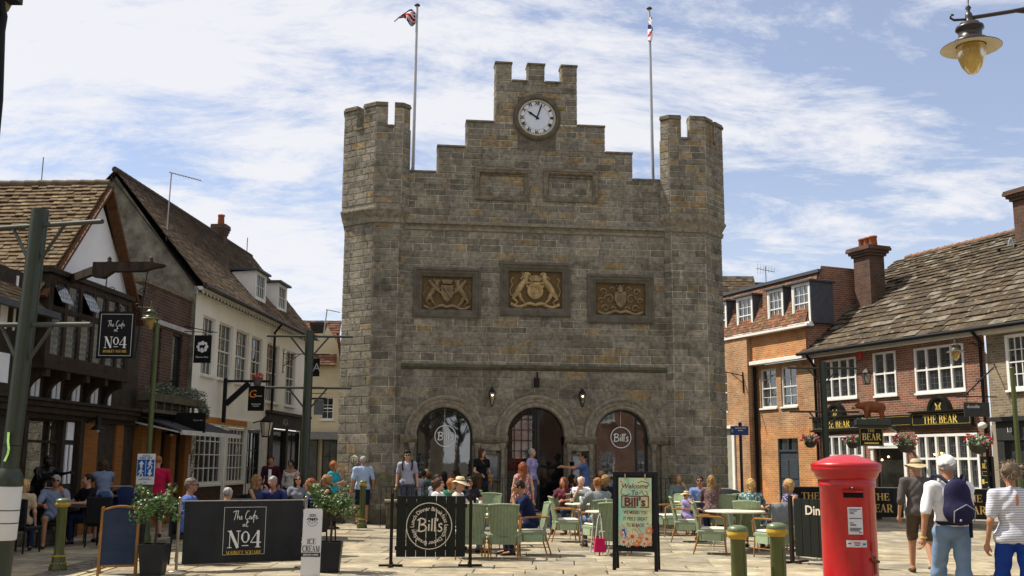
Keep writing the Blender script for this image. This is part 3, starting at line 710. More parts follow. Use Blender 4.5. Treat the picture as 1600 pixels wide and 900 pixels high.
for i, (a, b, c, d) in enumerate(PANELS):
 f = MB(); frame_rect(f, a, b, c, d, .2,[(-.04,.0),(-.04,.07),(.02,.085),(.05,.055),(.10,.055),(.13,.03),(.19,-.0),(.2,-.09)]); f.build('panel_frame', mat('dark_dressed_stone', (.08,.07,.052),.9,.3,5,.5,20, col2=(.14,.125,.095)), hall)
 p = MB(); a2, b2, c2, d2 = a+.18, b-.18, c+.18, d-.18
 p.add([(a2,.085, c2),(b2,.085, c2),(b2,.085, d2),(a2,.085, d2)],[(0,1,2,3)])
 back = p.build('relief_panel', OCHRE_SHADE, hall)
 k = MB(); cxp, czp = (a2+b2)/2,(c2+d2)/2; hh = (d2-c2); ww = (b2-a2); yb = .08
 # shield
 sh = [(-.16,.22),(.16,.22),(.17,.0),(.10,-.17),(0,-.26),(-.10,-.17),(-.17,.0)]
 if i == 1: sh = [(.2*math.cos(R_(t)),.2*math.sin(R_(t))*1.1-.02) for t in range(0,360,24)][::1]
 poly = [(cxp+x*hh/.95, czp+z*hh/.95) for x, z in (sh if i == 1 else list(reversed(sh)))]
 k.prism(poly, yb-.07, yb)
 for q in range(5): blob(k, [(cxp+(-.1+.05*q)*hh, czp-.1*hh),(cxp+(-.08+.05*q)*hh, czp+.12*hh)],[.012*hh, .014*hh], yb-.068,.9)
 if i == 0: blob(k, [(cxp-.13*hh, czp+.18*hh),(cxp+.12*hh, czp-.14*hh)],[.035*hh]*2, yb-.066,.9)
 if i < 2:
  sB = hh*(.95 if i == 1 else .88); beast(k, cxp-ww*.47, c2+.06*hh, sB, yb, 1, False); beast(k, cxp+ww*.47, c2+.06*hh, sB, yb, -1, i == 1)
  if i == 0:
   for sg in (-1,1): blob(k, [(cxp+sg*ww*.36, d2-.12*hh),(cxp+sg*ww*.24, czp+.15*hh),(cxp+sg*ww*.10, czp-.02*hh)],[.05*hh, .08*hh, .03*hh], yb, .9)
   k.prism([(cxp-.18*hh, d2-.1*hh),(cxp-.12*hh, d2-.22*hh),(cxp+.12*hh, d2-.22*hh),(cxp+.18*hh, d2-.1*hh)], yb-.06, yb)
  else:
   for q in range(-2,3): k.ball((cxp+q*.055*hh, yb-.03, d2-.14*hh-abs(q)*.01),.04*hh, 7,5)
   k.prism([(cxp-.15*hh, d2-.26*hh),(cxp+.15*hh, d2-.26*hh),(cxp+.16*hh, d2-.17*hh),(cxp-.16*hh, d2-.17*hh)], yb-.06, yb)
   for sg in (-1,1): blob(k, [(cxp+sg*.14*hh, d2-.2*hh),(cxp+sg*.3*hh, d2-.13*hh),(cxp+sg*.38*hh, d2-.2*hh),(cxp+sg*.3*hh, d2-.27*hh)],[.03*hh, .035*hh, .03*hh, .01*hh], yb, .8)
 else:
  for sg in (-1,1):
   for (ox, oz, r0) in ((.33,.0,.17),(.5,.22,.12),(.45,-.28,.12),(.24,.3,.09),(.6,-.05,.1),(.2,-.3,.08)):
    pts = [(cxp+sg*(ox+r0*(1-t/14)*math.cos(t*.62))*hh, czp+(oz+r0*(1-t/14)*math.sin(t*.62))*hh) for t in range(13)]
    blob(k, pts, [.035*hh*(1-t/20) for t in range(13)], yb, .9,6)
  k.ball((cxp, yb-.02, czp+.32*hh),.11*hh, 9,6,(.9,.8,1)); blob(k, [(cxp, czp+.44*hh),(cxp, czp+.2*hh)],[.05*hh, .1*hh], yb, .9)
  for sg in (-1,1): k.ball((cxp+sg*.1*hh, yb-.03, czp+.42*hh),.035*hh, 6,4)
 # motto scroll
 for sg in (-1,1):
  pts = [(cxp+sg*t*ww*.45, c2+.09*hh+.05*hh*math.sin(t*7)) for t in [q/9 for q in range(10)]]
  blob(k, pts, [.045*hh]*10, yb-.01,.7,5)
 k.build('carving', mat('carved_stone', (.50,.35,.16),.85,.3,6,.4,30, col2=(.21,.155,.085)) if i == 1 else mat('weathered_carving', (.30,.215,.11),.85,.3,6,.4,30, col2=(.12,.10,.07)), back)
# clock
CU, CZ = .035,11.22
ring = MB(); ring.lathe([(.53,-.02),(.545,-.09),(.58,-.11),(.62,-.10),(.66,-.07),(.69,.0)],(CU, 0, CZ),48, axis='y'); ring.build('clock_surround', mat('dark_dressed_stone', (.1,.1,.1)), hall)
ck = MB(); ck.lathe([(.0001,-.03),(.535,-.03)],(CU, 0, CZ),48, axis='y', sm=False); dial = ck.build('clock_dial', mat('dial_white', (.62,.66,.74),.45,.03), hall)
gd = MB()
for r0, r1 in ((.485,.515),(.345,.36)): ring_flat(gd, CU, CZ, -.036, r0, r1,60)
gd.build('gilt_ring', mat('gilt', (.55,.40,.14),.4,.1, metal=.3), dial)
nm = MB()
for h_, s_ in enumerate(['XII', 'I', 'II', 'III', 'IIII', 'V', 'VI', 'VII', 'VIII', 'IX', 'X', 'XI']):
 V, F = text_geo(s_, .125, offset=.03, spacing=.9); t = -R_(h_*30); xs = [p[0] for p in V]; mxx = (max(xs)+min(xs))/2; zs = [p[1] for p in V]; mzz = (max(zs)+min(zs))/2; fx = min(1,.14/(max(xs)-min(xs)))
 nm.add([(CU+(px_-mxx)*fx*math.cos(t)-(pz_-mzz+.422)*math.sin(t),-.038, CZ+(px_-mxx)*fx*math.sin(t)+(pz_-mzz+.422)*math.cos(t)) for px_, pz_ in V], F)
for q in range(60):
 t = R_(q*6); l = .013; nm.add([(CU+r_*math.sin(t)+s2*math.cos(t),-.039, CZ+r_*math.cos(t)-s2*math.sin(t)) for r_, s2 in ((.46,-l),(.46, l*.9),(.482, l*.9),(.482,-l))],[(0,3,2,1)])
nm.build('numerals', BLACKIRON, dial)
hd = MB()
def hand(mb, deg, L, w0, w1, y):
 t = R_(deg); D = (math.sin(t), math.cos(t)); S = (math.cos(t),-math.sin(t))
 q = [(-.07, w0),(L*.6, w0),(L*.62, w1*1.6),(L*.78, w0),(L, .004)]
 v = [(CU+D[0]*l+S[0]*s2, y, CZ+D[1]*l+S[1]*s2) for l, s2 in q]+[(CU+D[0]*l-S[0]*s2, y, CZ+D[1]*l-S[1]*s2) for l, s2 in q]
 v2 = [(a, y+.008, c) for a, b, c in v]
 mb.add(v+v2,[(i+5, i+6, i+1, i) for i in range(4)])
hand(hd, 303,.33,.024,.03,-.046); hand(hd, 19,.48,.018,.015,-.052); hd.ball((CU, -.045, CZ),.035,8,6,(1,.4,1)); hd.build('clock_hands', BLACKIRON, dial)
# arches: rings, jambs with shafts, windows
GL = glass_mat('arch_glass', (.014,.014,.014),.24,.02,.05)
for i, (cu, r0) in enumerate(ARCH):
 ar = MB(); prof = [(r0,.30),(r0,-.0),(r0+.02,-.03),(r0+.06,-.045),(r0+.10,-.02),(r0+.125,-.035),(r0+.165,-.06),(r0+.20,-.035),(r0+.215,-.055),(r0+.27,-.085),(r0+.31,-.085),(r0+.335,-.0)]
 n = 30; vs = []
 for k in range(n+1):
  t = math.pi*k/n
  for rr, yy in prof: vs.append((cu+rr*math.cos(t), yy, SPR+rr*math.sin(t)))
 m_ = len(prof); fs = [(k*m_+j, k*m_+j+1,(k+1)*m_+j+1,(k+1)*m_+j) for k in range(n) for j in range(m_-1)]
 ar.smooth = False; ar.add(vs, fs); ar.build('arch_moulding', DRESSL, hall)
for s0, s1 in ((UA+.02, ARCH[0][0]-ARCH[0][1]),(ARCH[0][0]+ARCH[0][1], ARCH[1][0]-ARCH[1][1]),(ARCH[1][0]+ARCH[1][1], ARCH[2][0]-ARCH[2][1]),(ARCH[2][0]+ARCH[2][1], UB-.02)):
 j = MB(); lo = s0+ (.0 if s0 > UA+.1 else .18); hi = s1-(.0 if s1 < UB-.1 else .20)
 j.box(s0, s1,.06,.42,.0, SPR-.2)
 mid0, mid1 = s0+.30, s1-.30
 if s0 < UA+.1: mid0 = s0; mid1 = s1-.34
 if s1 > UB-.1: mid1 = s1; mid0 = s0+.34
 if mid1-mid0 > .1: j.box(mid0, mid1,-.018,.058,0, SPR-.2,.012)
 mould(j, [(s0-.01,.055),(s1+.01,.055)],[(SPR-.235,.0),(SPR-.20,.10),(SPR-.17,.13),(SPR-.10,.17),(SPR-.02,.18),(SPR, .16),(SPR+.0,.0)])
 j.build('pier', DRESS, hall)
 for xs in ((s0+.10, s0+.225) if s0 > UA+.1 else ()) + ((s1-.10, s1-.225) if s1 < UB-.1 else ()):
  if xs in (s0+.225, s1-.225): continue
  sh_ = MB(); sh_.lathe([(.09,.32),(.09,.40),(.075,.43),(.065,.46),(.062,1.93),(.075,1.95),(.07,1.97),(.10,2.06),(.10,2.10)],(xs+(.03 if xs < (s0+s1)/2 else -.03),-.02,0),14); sh_.build('shaft', DRESSL, hall)
for i, (cu, r0) in enumerate(ARCH):
 n = 20; top = [(cu+r0*math.cos(math.pi*k/n), SPR+r0*math.sin(math.pi*k/n)) for k in range(n+1)]
 p = MB(); zb = .38 if i != 1 else .30
 p.prism([(cu-r0-.0, zb),(cu+r0, zb)]+top, .24,.26)
 if i != 1:
  pane = p.build('arched_window', GL, hall)
  fr = MB(); fr.smooth = False
  vs = []
  for k in range(n+1):
   t = math.pi*k/n; vs += [(cu+(r0)*math.cos(t),.17, SPR+(r0)*math.sin(t)),(cu+(r0-.05)*math.cos(t),.17, SPR+(r0-.05)*math.sin(t)),(cu+(r0-.05)*math.cos(t),.24, SPR+(r0-.05)*math.sin(t))]
  fr.add(vs, [(3*k+j, 3*k+j+1,3*k+4+j, 3*k+3+j) for k in range(n) for j in range(2)])
  for x in (cu-r0, cu+r0-.05): fr.box(x, x+.05,.17,.238, zb, SPR)
  fr.box(cu-r0, cu+r0,.16,.238, zb, zb+.07)
  if i == 2: fr.box(cu+r0-.32, cu+r0-.28,.17,.238, zb, SPR+.5)
  fr.build('frame', mat('black_paint', (.012,.012,.012),.4), pane)
  b_ = MB(); ring_flat(b_, cu+(.02 if i == 0 else 0),2.28,.15,.268,.288,40); bills_script(b_, cu+(.02 if i == 0 else 0),2.28,.148,.2)
  b_.tube([(cu, .19,2.57),(cu, .16, SPR+r0-.02)],.005,5)
  b_.build('round_sign', mat('sign_white', (.72,.72,.68),.5,.03), pane)
 else:
  dm = glass_mat('door_glass', (.006,.006,.006),.07,.05)
  pane = p.build('doorway', dm, hall)
  fr = MB()
  for x in [cu-r0+.02+k*.19 for k in range(5)]: fr.box(x-.012, x+.012,.2,.238,1.35, SPR+math.sqrt(max(.0, r0*r0-(x-cu)**2)))
  for z in (1.35,1.62,1.90,2.18,2.46,2.74):
   hw = r0 if z < SPR else math.sqrt(r0*r0-(z-SPR)**2); fr.box(cu-hw, min(cu+hw, cu+.05),.2,.238, z-.012, z+.012)
  fr.box(cu+.04, cu+.12,.18,.238,.3, SPR+r0-.02); fr.box(cu-r0, cu+.04,.19,.238,.3,1.34)
  fr.build('door_grille', mat('black_paint', (.012,.012,.012),.4), pane)
  rf = MB()   # pale patch painted for the lit white room behind the grille
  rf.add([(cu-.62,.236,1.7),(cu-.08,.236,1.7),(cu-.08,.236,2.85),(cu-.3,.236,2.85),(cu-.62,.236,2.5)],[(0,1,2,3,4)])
  rf.build('lit_room_patch', glass_mat('bright_pane', (.16,.17,.17),.35,.02), pane)
# steps / terrace in front
t = MB(); t.box(-3.55,3.9,-1.35,-.19,0,.16,.01); t.box(-3.4,3.75,-1.05,-.19,.16,.30,.01); t.box(-1.7,3.6,-.19,.2,0,.30); t.box(-3.6,-1.7,-.19,.06,0,.30); t.build('step', DRESSL, hall)
# plinth
for pth in (TWL[3:], TWR[:4]): pl = MB(); mould(pl, pth, [(.0,.07),(.30,.07),(.38,.0)]); pl.build('plinth', MOSSY, hall)
nb = MB(); nb.lathe([(.0001,-.03),(.095,-.03),(.10,-.02),(.10,0)],(-5.0,.38,1.62),24, axis='y'); 
bd = thing('round_plaque', 'small round cream plaque on the left tower above head height', 'plaque', HF.w(-4.78,.10,1.62), HF.rot-.72)
q = MB(); q.lathe([(.0001,-.03),(.12,-.03),(.13,-.02),(.13,.02)],(0,0,0),24, axis='y'); q.build('disc', mat('cream_metal', (.42,.38,.26),.5), bd)
q = MB(); ring_flat(q, 0,0,-.034,.085,.1,28); q.box(-.014,.014,-.036,-.031,-.05,.05); q.build('mark', BLACKIRON, bd)
# fittings fixed to the front
def hall_lantern(u, label):
 t = thing('wall_lantern', label, 'lantern', HF.w(u, 0,3.33), HF.rot, 'pointed lanterns on the town hall')
 b = MB(); y = -.14
 for k in range(4):
  a0 = R_(45+90*k); a1 = R_(135+90*k)
  for a_ in (a0,): 
   b.tube([(.03*math.cos(a_), y+.03*math.sin(a_),-.24),(.115*math.cos(a_), y+.115*math.sin(a_),.1),(.02*math.cos(a_), y+.02*math.sin(a_),.24)],.009,5)
  P = lambda a_, r_, z: (r_*math.cos(a_), y+r_*math.sin(a_), z)
  b.add([P(a0,.12,.1), P(a1,.12,.1), P(a1,.02,.24), P(a0,.02,.24)],[(0,1,2,3)])
  b.tube([P(a0,.115,.1), P(a1,.115,.1)],.008,4)
 b.cyl(0, y, .23,.31,.012,.003,6); b.cyl(0, y, -.27,-.23,.006,.03,6); b.beam((0,0,.05),(0, y, .2),.012); b.box(-.02,.02,-.03,-.0,.0,.1)
 b.build('frame', BLACKIRON, t)
 g_ = MB()
 for k in range(4):
  a0 = R_(45+90*k); a1 = R_(135+90*k); P = lambda a_, r_, z: (r_*math.cos(a_), y+r_*math.sin(a_), z)
  g_.add([P(a0,.028,-.23), P(a1,.028,-.23), P(a1,.11,.1), P(a0,.11,.1)],[(0,1,2,3)])
 g_.build('glass', glass_mat('lantern_glass', (.06,.045,.025),.12), t)
 l_ = MB(); l_.ball((0, y-.08,.03),.022,8,6); l_.build('bulb', mat('lit_bulb', (1,.6,.2),.4, emit=(1,.62,.22,7)), t)
hall_lantern(-1.18, 'pointed black lantern between the left and middle arches'); hall_lantern(1.27, 'pointed black lantern between the middle and right arches')
t = thing('wall_speaker', 'narrow black box fixed on the stone above the middle arch', 'speaker', HF.w(.035,0,3.6), HF.rot)
b = MB(); b.box(-.07,.07,-.14,0,0,.24,.01); b.build('body', BLACKIRON, t); b = MB(); b.box(.0,.035,-.08,-.04,.24,.42); b.build('bracket', BLACKIRON, t)
for u, lb in ((-1.17, 'glazed menu case on the pier left of the middle arch'),(1.19, 'glazed menu case on the pier right of the middle arch')):
 t = thing('menu_case', lb, 'notice case', HF.w(u, -.02,1.1), HF.rot, 'menu cases')
 b = MB(); frame_rect(b, -.21,.21,0,.72,.04,[(0,0),(0,.05),(.04,.055),(.045,.02)]); b.build('frame', mat('bronze_frame', (.06,.055,.04),.4), t)
 b = MB(); b.add([(-.18,-.02,.03),(.18,-.02,.03),(.18,-.02,.69),(-.18,-.02,.69)],[(0,1,2,3)]); b.build('pane', glass_mat('case_glass', (.14,.18,.20),.3,.05), t)
 b = MB(); b.box(-.29,.29,-.03,.0,.80,.98,.01); b.build('lintel', DRESSL, t)
# railings
def railing(u0, u1, v, label, z0=.3, h=.9, n=None):
 t = thing('railing', label, 'railing', HF.w(u0, v, z0), HF.rot, 'black railings before the arches')
 L = u1-u0; b = MB(); b.beam((0,0, h),(L, 0, h),.035,.015); b.beam((0,0,.1),(L, 0,.1),.03,.012); b.build('rail', BLACKIRON, t)
 b = MB(); k = 0.0
 while k <= L+.01: b.box(k-.007, k+.007,-.007,.007,0 if abs(k) < .02 or abs(k-L) < .12 else .1, h); k += .125
 b.build('bars', BLACKIRON, t)
railing(-1.62,-.55,-1.2, 'black iron railing before the pier left of the middle arch', .0,1.2)
railing(.75,3.45,-1.2, 'long black iron railing in front of the right arch', .0,1.2)
railing(-4.05,-3.0,-1.6, 'low black railing left of the left arch', .0,.98)
t = thing('stone_block', 'low mossy stone block with a slab top beside the left tower', 'plinth', HF.w(-3.62,-1.9,0), HF.rot)
b = MB(); b.box(-.3,.45,-.2,.2,0,.62,.02); b.build('base', MOSSY, t); b = MB(); b.box(-.34,.5,-.24,.24,.62,.68,.01); b.build('slab', DRESSL, t)
# flagpoles
FM = None
def flag_mesh(t, base, L, H, mode):
 """a furled / blown union flag as a rippled cloth, cut in coloured cells"""
 nx, nz = 36,22; b = MB(); M_ = {'blue': (.012,.02,.14), 'white': (.75,.75,.78), 'red': (.42,.01,.02)}
 def colr(s, q):
  if mode != 'blown': s = .1+s*.25; q = .6+q*.25
  x, y = s*60, q*30; cxx, cyy = x-30, y-15
  if abs(cxx) < 3 or abs(cyy) < 3: return 'red'
  if abs(cxx) < 5 or abs(cyy) < 5: return 'white'
  d1 = abs(cyy-cxx*.5)/1.118; d2 = abs(cyy+cxx*.5)/1.118
  if min(d1, d2) < 1: return 'red'
  if min(d1, d2) < 3: return 'white'
  return 'blue'
 def P(s, q):
  if mode == 'blown':
   droop = s*s*.0+s*.62; squeeze = 1-.72*min(1, s*1.25)
   x = -L*s*.86; z = H*(q-1)*squeeze - L*droop*.62 - .10*math.sin(s*7+q*2)
   y = .10*math.sin(s*11+q*3)+.05*math.sin(q*9)
  else:
   x = .02+.055*math.sin(s*16+q*5)*(1-.3*q)-.04*s; z = -H*(1-q)*1.05-s*.42*H*(.6+.6*q); y = .07*math.cos(s*16+q*7)
  return (base[0]+x, base[1]+y, base[2]+z)
 for i in range(nx):
  for j in range(nz):
   b.m = {'blue': 0, 'white': 1, 'red': 2}[colr((i+.5)/nx, (j+.5)/nz)]
   b.add([P(i/nx, j/nz), P((i+1)/nx, j/nz), P((i+1)/nx, (j+1)/nz), P(i/nx, (j+1)/nz)],[(0,1,2,3)])
 b.build('flag', [mat('flag_'+k, v, .8) for k, v in M_.items()], t)
for px, pyt, pxb, lb, mode in ((652,10,645, 'tall white flagpole behind the left tower with a blown union flag', 'blown'),(1014.5,15,1020, 'tall white flagpole beside the right tower with a flag hanging limp', 'limp')):
 v = .9; x1, z1 = HF.h(px, pyt, v); x0, z0 = HF.h(pxb, 255 if mode == 'blown' else 275, v)
 t = thing('flagpole', lb, 'flagpole', HF.w(x0, v, 8.9), HF.rot, 'flagpoles')
 dx = x1-x0; hz_ = z1-8.9
 b = MB(); b.tube([(0,0,0),(dx*.5,0, hz_*.5),(dx, 0, hz_)],[.055,.046,.034],12); b.build('pole', mat('pole_grey', (.42,.43,.46),.45,.08), t)
 b = MB(); b.lathe([(.0001,.06),(.06,.05),(.085,.02),(.085,-.0),(.05,-.02),(.03,-.03)][::-1],(dx, 0, hz_+.02),12); b.build('finial', mat('brown_cap', (.09,.06,.04),.5), t)
 flag_mesh(t, (dx-.04 if mode == 'blown' else dx+.0,-.05, hz_-.12),.72,.42, mode) if mode == 'blown' else flag_mesh(t, (dx, -.06, hz_-.25),.4,.62, mode)
 for k in range(3): 
  pass
# ------------------------------------------------------------------ shared building pieces
def wallholes(mb, x0, x1, z0, z1, holes, y=0.0, dep=.12, top=None):
 """wall in the plane y with real openings and reveals; uv in metres. top(x)->z for sloping tops"""
 xs = sorted({x0, x1} | {v for h in holes for v in h[:2] if x0 < v < x1}); zs = sorted({z0, z1} | {v for h in holes for v in h[2:4] if z0 < v < z1})
 for i in range(len(xs)-1):
  for j in range(len(zs)-1):
   a, b, c, d = xs[i], xs[i+1], zs[j], zs[j+1]; m = ((a+b)/2,(c+d)/2)
   if any(h[0] < m[0] < h[1] and h[2] < m[1] < h[3] for h in holes): continue
   mb.add([(a, y, c),(b, y, c),(b, y, d),(a, y, d)],[(0,1,2,3)],[[(a, c),(b, c),(b, d),(a, d)]])
 for (a, b, c, d) in [h[:4] for h in holes]:
  for q, uv in (([(a, y, c),(a, y+dep, c),(a, y+dep, d),(a, y, d)],[(a, c),(a+dep, c),(a+dep, d),(a, d)]),([(b, y+dep, c),(b, y, c),(b, y, d),(b, y+dep, d)],[(b+dep, c),(b, c),(b, d),(b+dep, d)]),
                  ([(a, y, d),(a, y+dep, d),(b, y+dep, d),(b, y, d)],[(a, d),(a, d+dep),(b, d+dep),(b, d)]),([(a, y+dep, c),(a, y, c),(b, y, c),(b, y+dep, c)],[(a, c-dep),(a, c),(b, c),(b, c-dep)])):
   mb.add(q, [(0,1,2,3)],[uv])
WHITE = mat('white_paint', (.72,.71,.66),.5,.06,3)
CREAM = mat('cream_paint', (.62,.57,.45),.6,.06,3)
DARKWOOD = mat('tarred_oak', (.034,.024,.017),.65,.4,8,.4,40, stretch=(1,1,.3))
PANE = glass_mat('window_glass', (.022,.026,.028),.22,.03,.3)
PANEL_ = glass_mat('old_glass', (.07,.075,.072),.28,.12,.8)
def window(parent, x0, x1, z0, z1, y=.1, nx=3, nz=4, fw=.055, bw=.02, m=None, pane=None, sash=True, sill=True, mull=(), trans=(), proud=.0, name='window', sillw=.06):
 m = m or WHITE; b = MB(); f = fw
 b.box(x0, x0+f, y-.05-proud, y+.03, z0, z1); b.box(x1-f, x1, y-.05-proud, y+.03, z0, z1); b.box(x0+f, x1-f, y-.05-proud, y+.03, z1-f, z1); b.box(x0+f, x1-f, y-.05-proud, y+.03, z0, z0+f)
 X0, X1, Z0, Z1 = x0+f, x1-f, z0+f, z1-f
 for u in mull: b.box(x0+(x1-x0)*u-f*.45, x0+(x1-x0)*u+f*.45, y-.045-proud, y+.02, Z0, Z1)
 for u in trans: b.box(X0, X1, y-.043-proud, y+.02, z0+(z1-z0)*u-f*.4, z0+(z1-z0)*u+f*.4)
 if sash: b.box(X0, X1, y-.03, y+.02,(Z0+Z1)/2-.022,(Z0+Z1)/2+.022)
 for k in range(1, nx): u = X0+(X1-X0)*k/nx; b.box(u-bw/2, u+bw/2, y-.012, y+.012, Z0, Z1)
 for k in range(1, nz): u = Z0+(Z1-Z0)*k/nz; b.box(X0, X1, y-.0125, y+.0115, u-bw/2, u+bw/2)
 w = b.build(name, m, parent)
 g = MB(); g.add([(X0, y+.015, Z0),(X1, y+.015, Z0),(X1, y+.015, Z1),(X0, y+.015, Z1)],[(0,1,2,3)]); g.build('pane', pane or PANE, w)
 if sill: s = MB(); s.box(x0-.04, x1+.04,-.07-proud, y-.05-proud, z0-.07, z0-.003,.006); s.build('sill', m, w)
 return w
def tiles(mb, o, ud, sd, W, L, tw, gauge, th, cols, jit=.3, lift=1.0, side_trim=None, sag=0.0):
 """courses of roof tiles. o: eave corner, ud along the eave, sd up the slope"""
 ud, sd = Vector(ud).normalized(), Vector(sd).normalized(); n = ud.cross(sd).normalized()
 if n.z < 0: n = -n
 o = Vector(o); rows = int(L/gauge)+1
 for r in range(rows):
  s0 = r*gauge; s1 = min(s0+gauge*1.25, L); x = -random.uniform(0, tw)
  if s0 >= L: break
  while x < W:
   tw_ = tw*random.uniform(1-jit*.5,1+jit*.5); a = max(0, x); b = min(W, x+tw_-.006); x += tw_
   if b-a < .02: continue
   lo, hi = a, b
   if side_trim:
    t0, t1 = side_trim(s0), None
    lo, hi = max(a, t0[0]), min(b, t0[1])
    if hi-lo < .02: continue
   c = random.choice(cols); k = random.uniform(.8,1.2); mb.col = tuple(v*k for v in c)
   j = random.uniform(-.35,.35)*th; ds = random.uniform(-.1,.1)*gauge*jit
   sg = -sag*math.sin(math.pi*min(1, max(0,(lo+hi)/2/W)))*math.sin(math.pi*s0/L)
   p = lambda u, s, h: o+ud*u+sd*s+n*(h+sg)
   f0, f1 = th*2*lift+j, th*.9*lift+j
   v = [p(lo, s0+ds, f0-th), p(hi, s0+ds, f0-th+random.uniform(-.2,.2)*th), p(hi, s1, f1-th), p(lo, s1, f1-th), p(lo, s0+ds, f0), p(hi, s0+ds, f0), p(hi, s1, f1), p(lo, s1, f1)]
   mb.add(v, [(4,5,6,7),(0,1,5,4),(1,2,6,5),(3,0,4,7)])
 mb.col = (.05,.045,.04); o = o-n*(sag+.03)
 mb.add([o, o+ud*W, o+ud*W+sd*L, o+sd*L] if not side_trim else [o+ud*side_trim(0)[0], o+ud*side_trim(0)[1], o+ud*side_trim(L)[1]+sd*L, o+ud*side_trim(L)[0]+sd*L],[(0,1,2,3)])
CLAY = attr_mat('clay_tiles', .95,9,.3,.4,40, moss=((.13,.11,.06),3,.56,.5), spec=.08)
SLATE = attr_mat('stone_slates', .95,5,.45,.8,18, moss=((.28,.25,.18),4.5,.60,.8), spec=.1)
CLAYC = [(.15,.105,.06),(.13,.09,.052),(.165,.115,.066),(.115,.08,.05),(.15,.11,.065),(.20,.15,.09)]
OLDC = [(.095,.068,.045),(.08,.058,.04),(.12,.083,.052),(.065,.05,.036),(.14,.10,.065)]
REDC = [(.19,.085,.05),(.15,.075,.05),(.22,.11,.065),(.12,.07,.05)]
HORSH = [(.085,.066,.045),(.07,.055,.038),(.10,.08,.055),(.06,.048,.034),(.15,.13,.10),(.078,.06,.042),(.09,.066,.042)]
def leaves(mb, c, r, n, s, cols, flat=1.0, shell=.5, seed=None):
 """n small leaf faces scattered through an ellipsoid"""
 rx, ry, rz = r if isinstance(r, (tuple, list)) else (r, r, r)
 for _ in range(n):
  while True:
   p = Vector((random.uniform(-1,1), random.uniform(-1,1), random.uniform(-1,1)))
   if .02 < p.length < 1: break
  p = p.normalized()*(shell+(1-shell)*random.random())*(1 if random.random() > .1 else 1.12)
  q = Vector((c[0]+p.x*rx, c[1]+p.y*ry, c[2]+p.z*rz)); d = Vector((random.gauss(0,1), random.gauss(0,1), random.gauss(0,.7))).normalized(); e = d.orthogonal().normalized()
  e = (Matrix.Rotation(random.uniform(0,6.28),3, d) @ e); ss = s*random.uniform(.6,1.3)
  mb.col = tuple(v*random.uniform(.6,1.4) for v in random.choice(cols))
  a = q-d*ss; b2 = q+e*ss*.45; c2 = q+d*ss; d2 = q-e*ss*.45
  mb.add([a, b2, c2, d2],[(0,1,2,3)])
LEAF = attr_mat('leaves', .5,30,.15,0,10, spec=.5)
GREENC = [(.06,.11,.025),(.045,.085,.02),(.09,.14,.035),(.11,.16,.05)]
DKGREEN = [(.03,.06,.02),(.04,.075,.022),(.05,.09,.03)]
# ------------------------------------------------------------------ left row: timbered cafe
L_ = LF
cafe = thing('timbered_cafe', 'black timbered cafe with a white gable, leaded windows and clay tiled roof', 'building', L_.w(0,0), L_.rot)
BWALL = mat('dark_shopfront', (.042,.034,.026),.6,.3,5)
PLASTER = mat('white_plaster', (.78,.78,.78),.8,.05,2,.1)
GX0, GX1, GXM, ZE, ZA = -.05,4.1,2.04,5.15,7.62
b = MB(); wallholes(b, -7.5,5.0,0,5.15,[(.0,1.5,.75,2.42)],0,.25)
b.add([(GX0,0,5.15),(GX1+.3,0,5.15),(GXM, 0, ZA-.15)],[(0,1,2)])
b.add([(-7.5,0,0),(-7.5,9,0),(-7.5,9,5),(-7.5,0,5)],[(0,1,2,3)]); b.build('wall', BWALL, cafe)
b = MB(); b.prism([(GX0+.45,5.32),(GX1-.12,5.32),(GXM+.0, ZA-.22)],-.12,-.02); b.build('gable_plaster', PLASTER, cafe)
# jettied first floor with leaded lights
b = MB(); JY = -.45
xw = [-.25,.35,.95,1.55,2.15,2.72,3.25]
holes = []
for i in range(6):
 holes.append((xw[i]+.07, xw[i+1]-.05,3.62,4.48)); holes.append((xw[i]+.07, xw[i+1]-.05,4.58,5.06))
wallholes(b, -.35,3.38,3.45,5.2, holes, JY, .08); b.box(-.35,3.38, JY, 0,5.16,5.24)
b.add([(-.35, JY, 3.45),(-.35,0,3.45),(-.35,0,5.2),(-.35, JY, 5.2)],[(0,1,2,3)]); b.add([(3.38, JY, 3.45),(3.38,0,3.45),(3.38,0,5.2),(3.38, JY, 5.2)],[(3,2,1,0)])
b.box(-.41,3.44, JY-.05,0,3.33,3.45); b.box(-.41,3.44, JY-.04,0,5.2,5.30); b.build('jettied_bay', DARKWOOD, cafe)
def leaded(parent, a, b_, c, d, y, n=0, open_=0):
 g = MB(); fr = MB(); T = Matrix.Identity(4)
 if open_: T = Matrix.Translation((0, y, d)) @ Matrix.Rotation(-R_(open_),4, 'X') @ Matrix.Translation((0,-y, -d))
 g.T = T; g.add([(a, y, c),(b_, y, c),(b_, y, d),(a, y, d)],[(0,1,2,3)])
 fr.T = T; st = .085
 x = a
 nx = max(2, int((b_-a)/st)); nz = max(2, int((d-c)/.11))
 for i in range(nx):
  for j in range(nz):
   u0, u1 = a+(b_-a)*i/nx, a+(b_-a)*(i+1)/nx; v0, v1 = c+(d-c)*j/nz, c+(d-c)*(j+1)/nz; um, vm = (u0+u1)/2,(v0+v1)/2; q = .25
   pts = [(u0, v0+(v1-v0)*q),(um, v0),(u1, v0+(v1-v0)*q),(u1, v1-(v1-v0)*q),(um, v1),(u0, v1-(v1-v0)*q)]
   for k in range(6): p, r_ = pts[k], pts[(k+1) % 6]; ribbon(fr, [p, r_],.010,0,0,(1,1), y-.004)
 w = fr.build('leaded_window', mat('lead', (.16,.16,.17),.6), parent); g.T = T; g.build('pane', PANEL_, w)
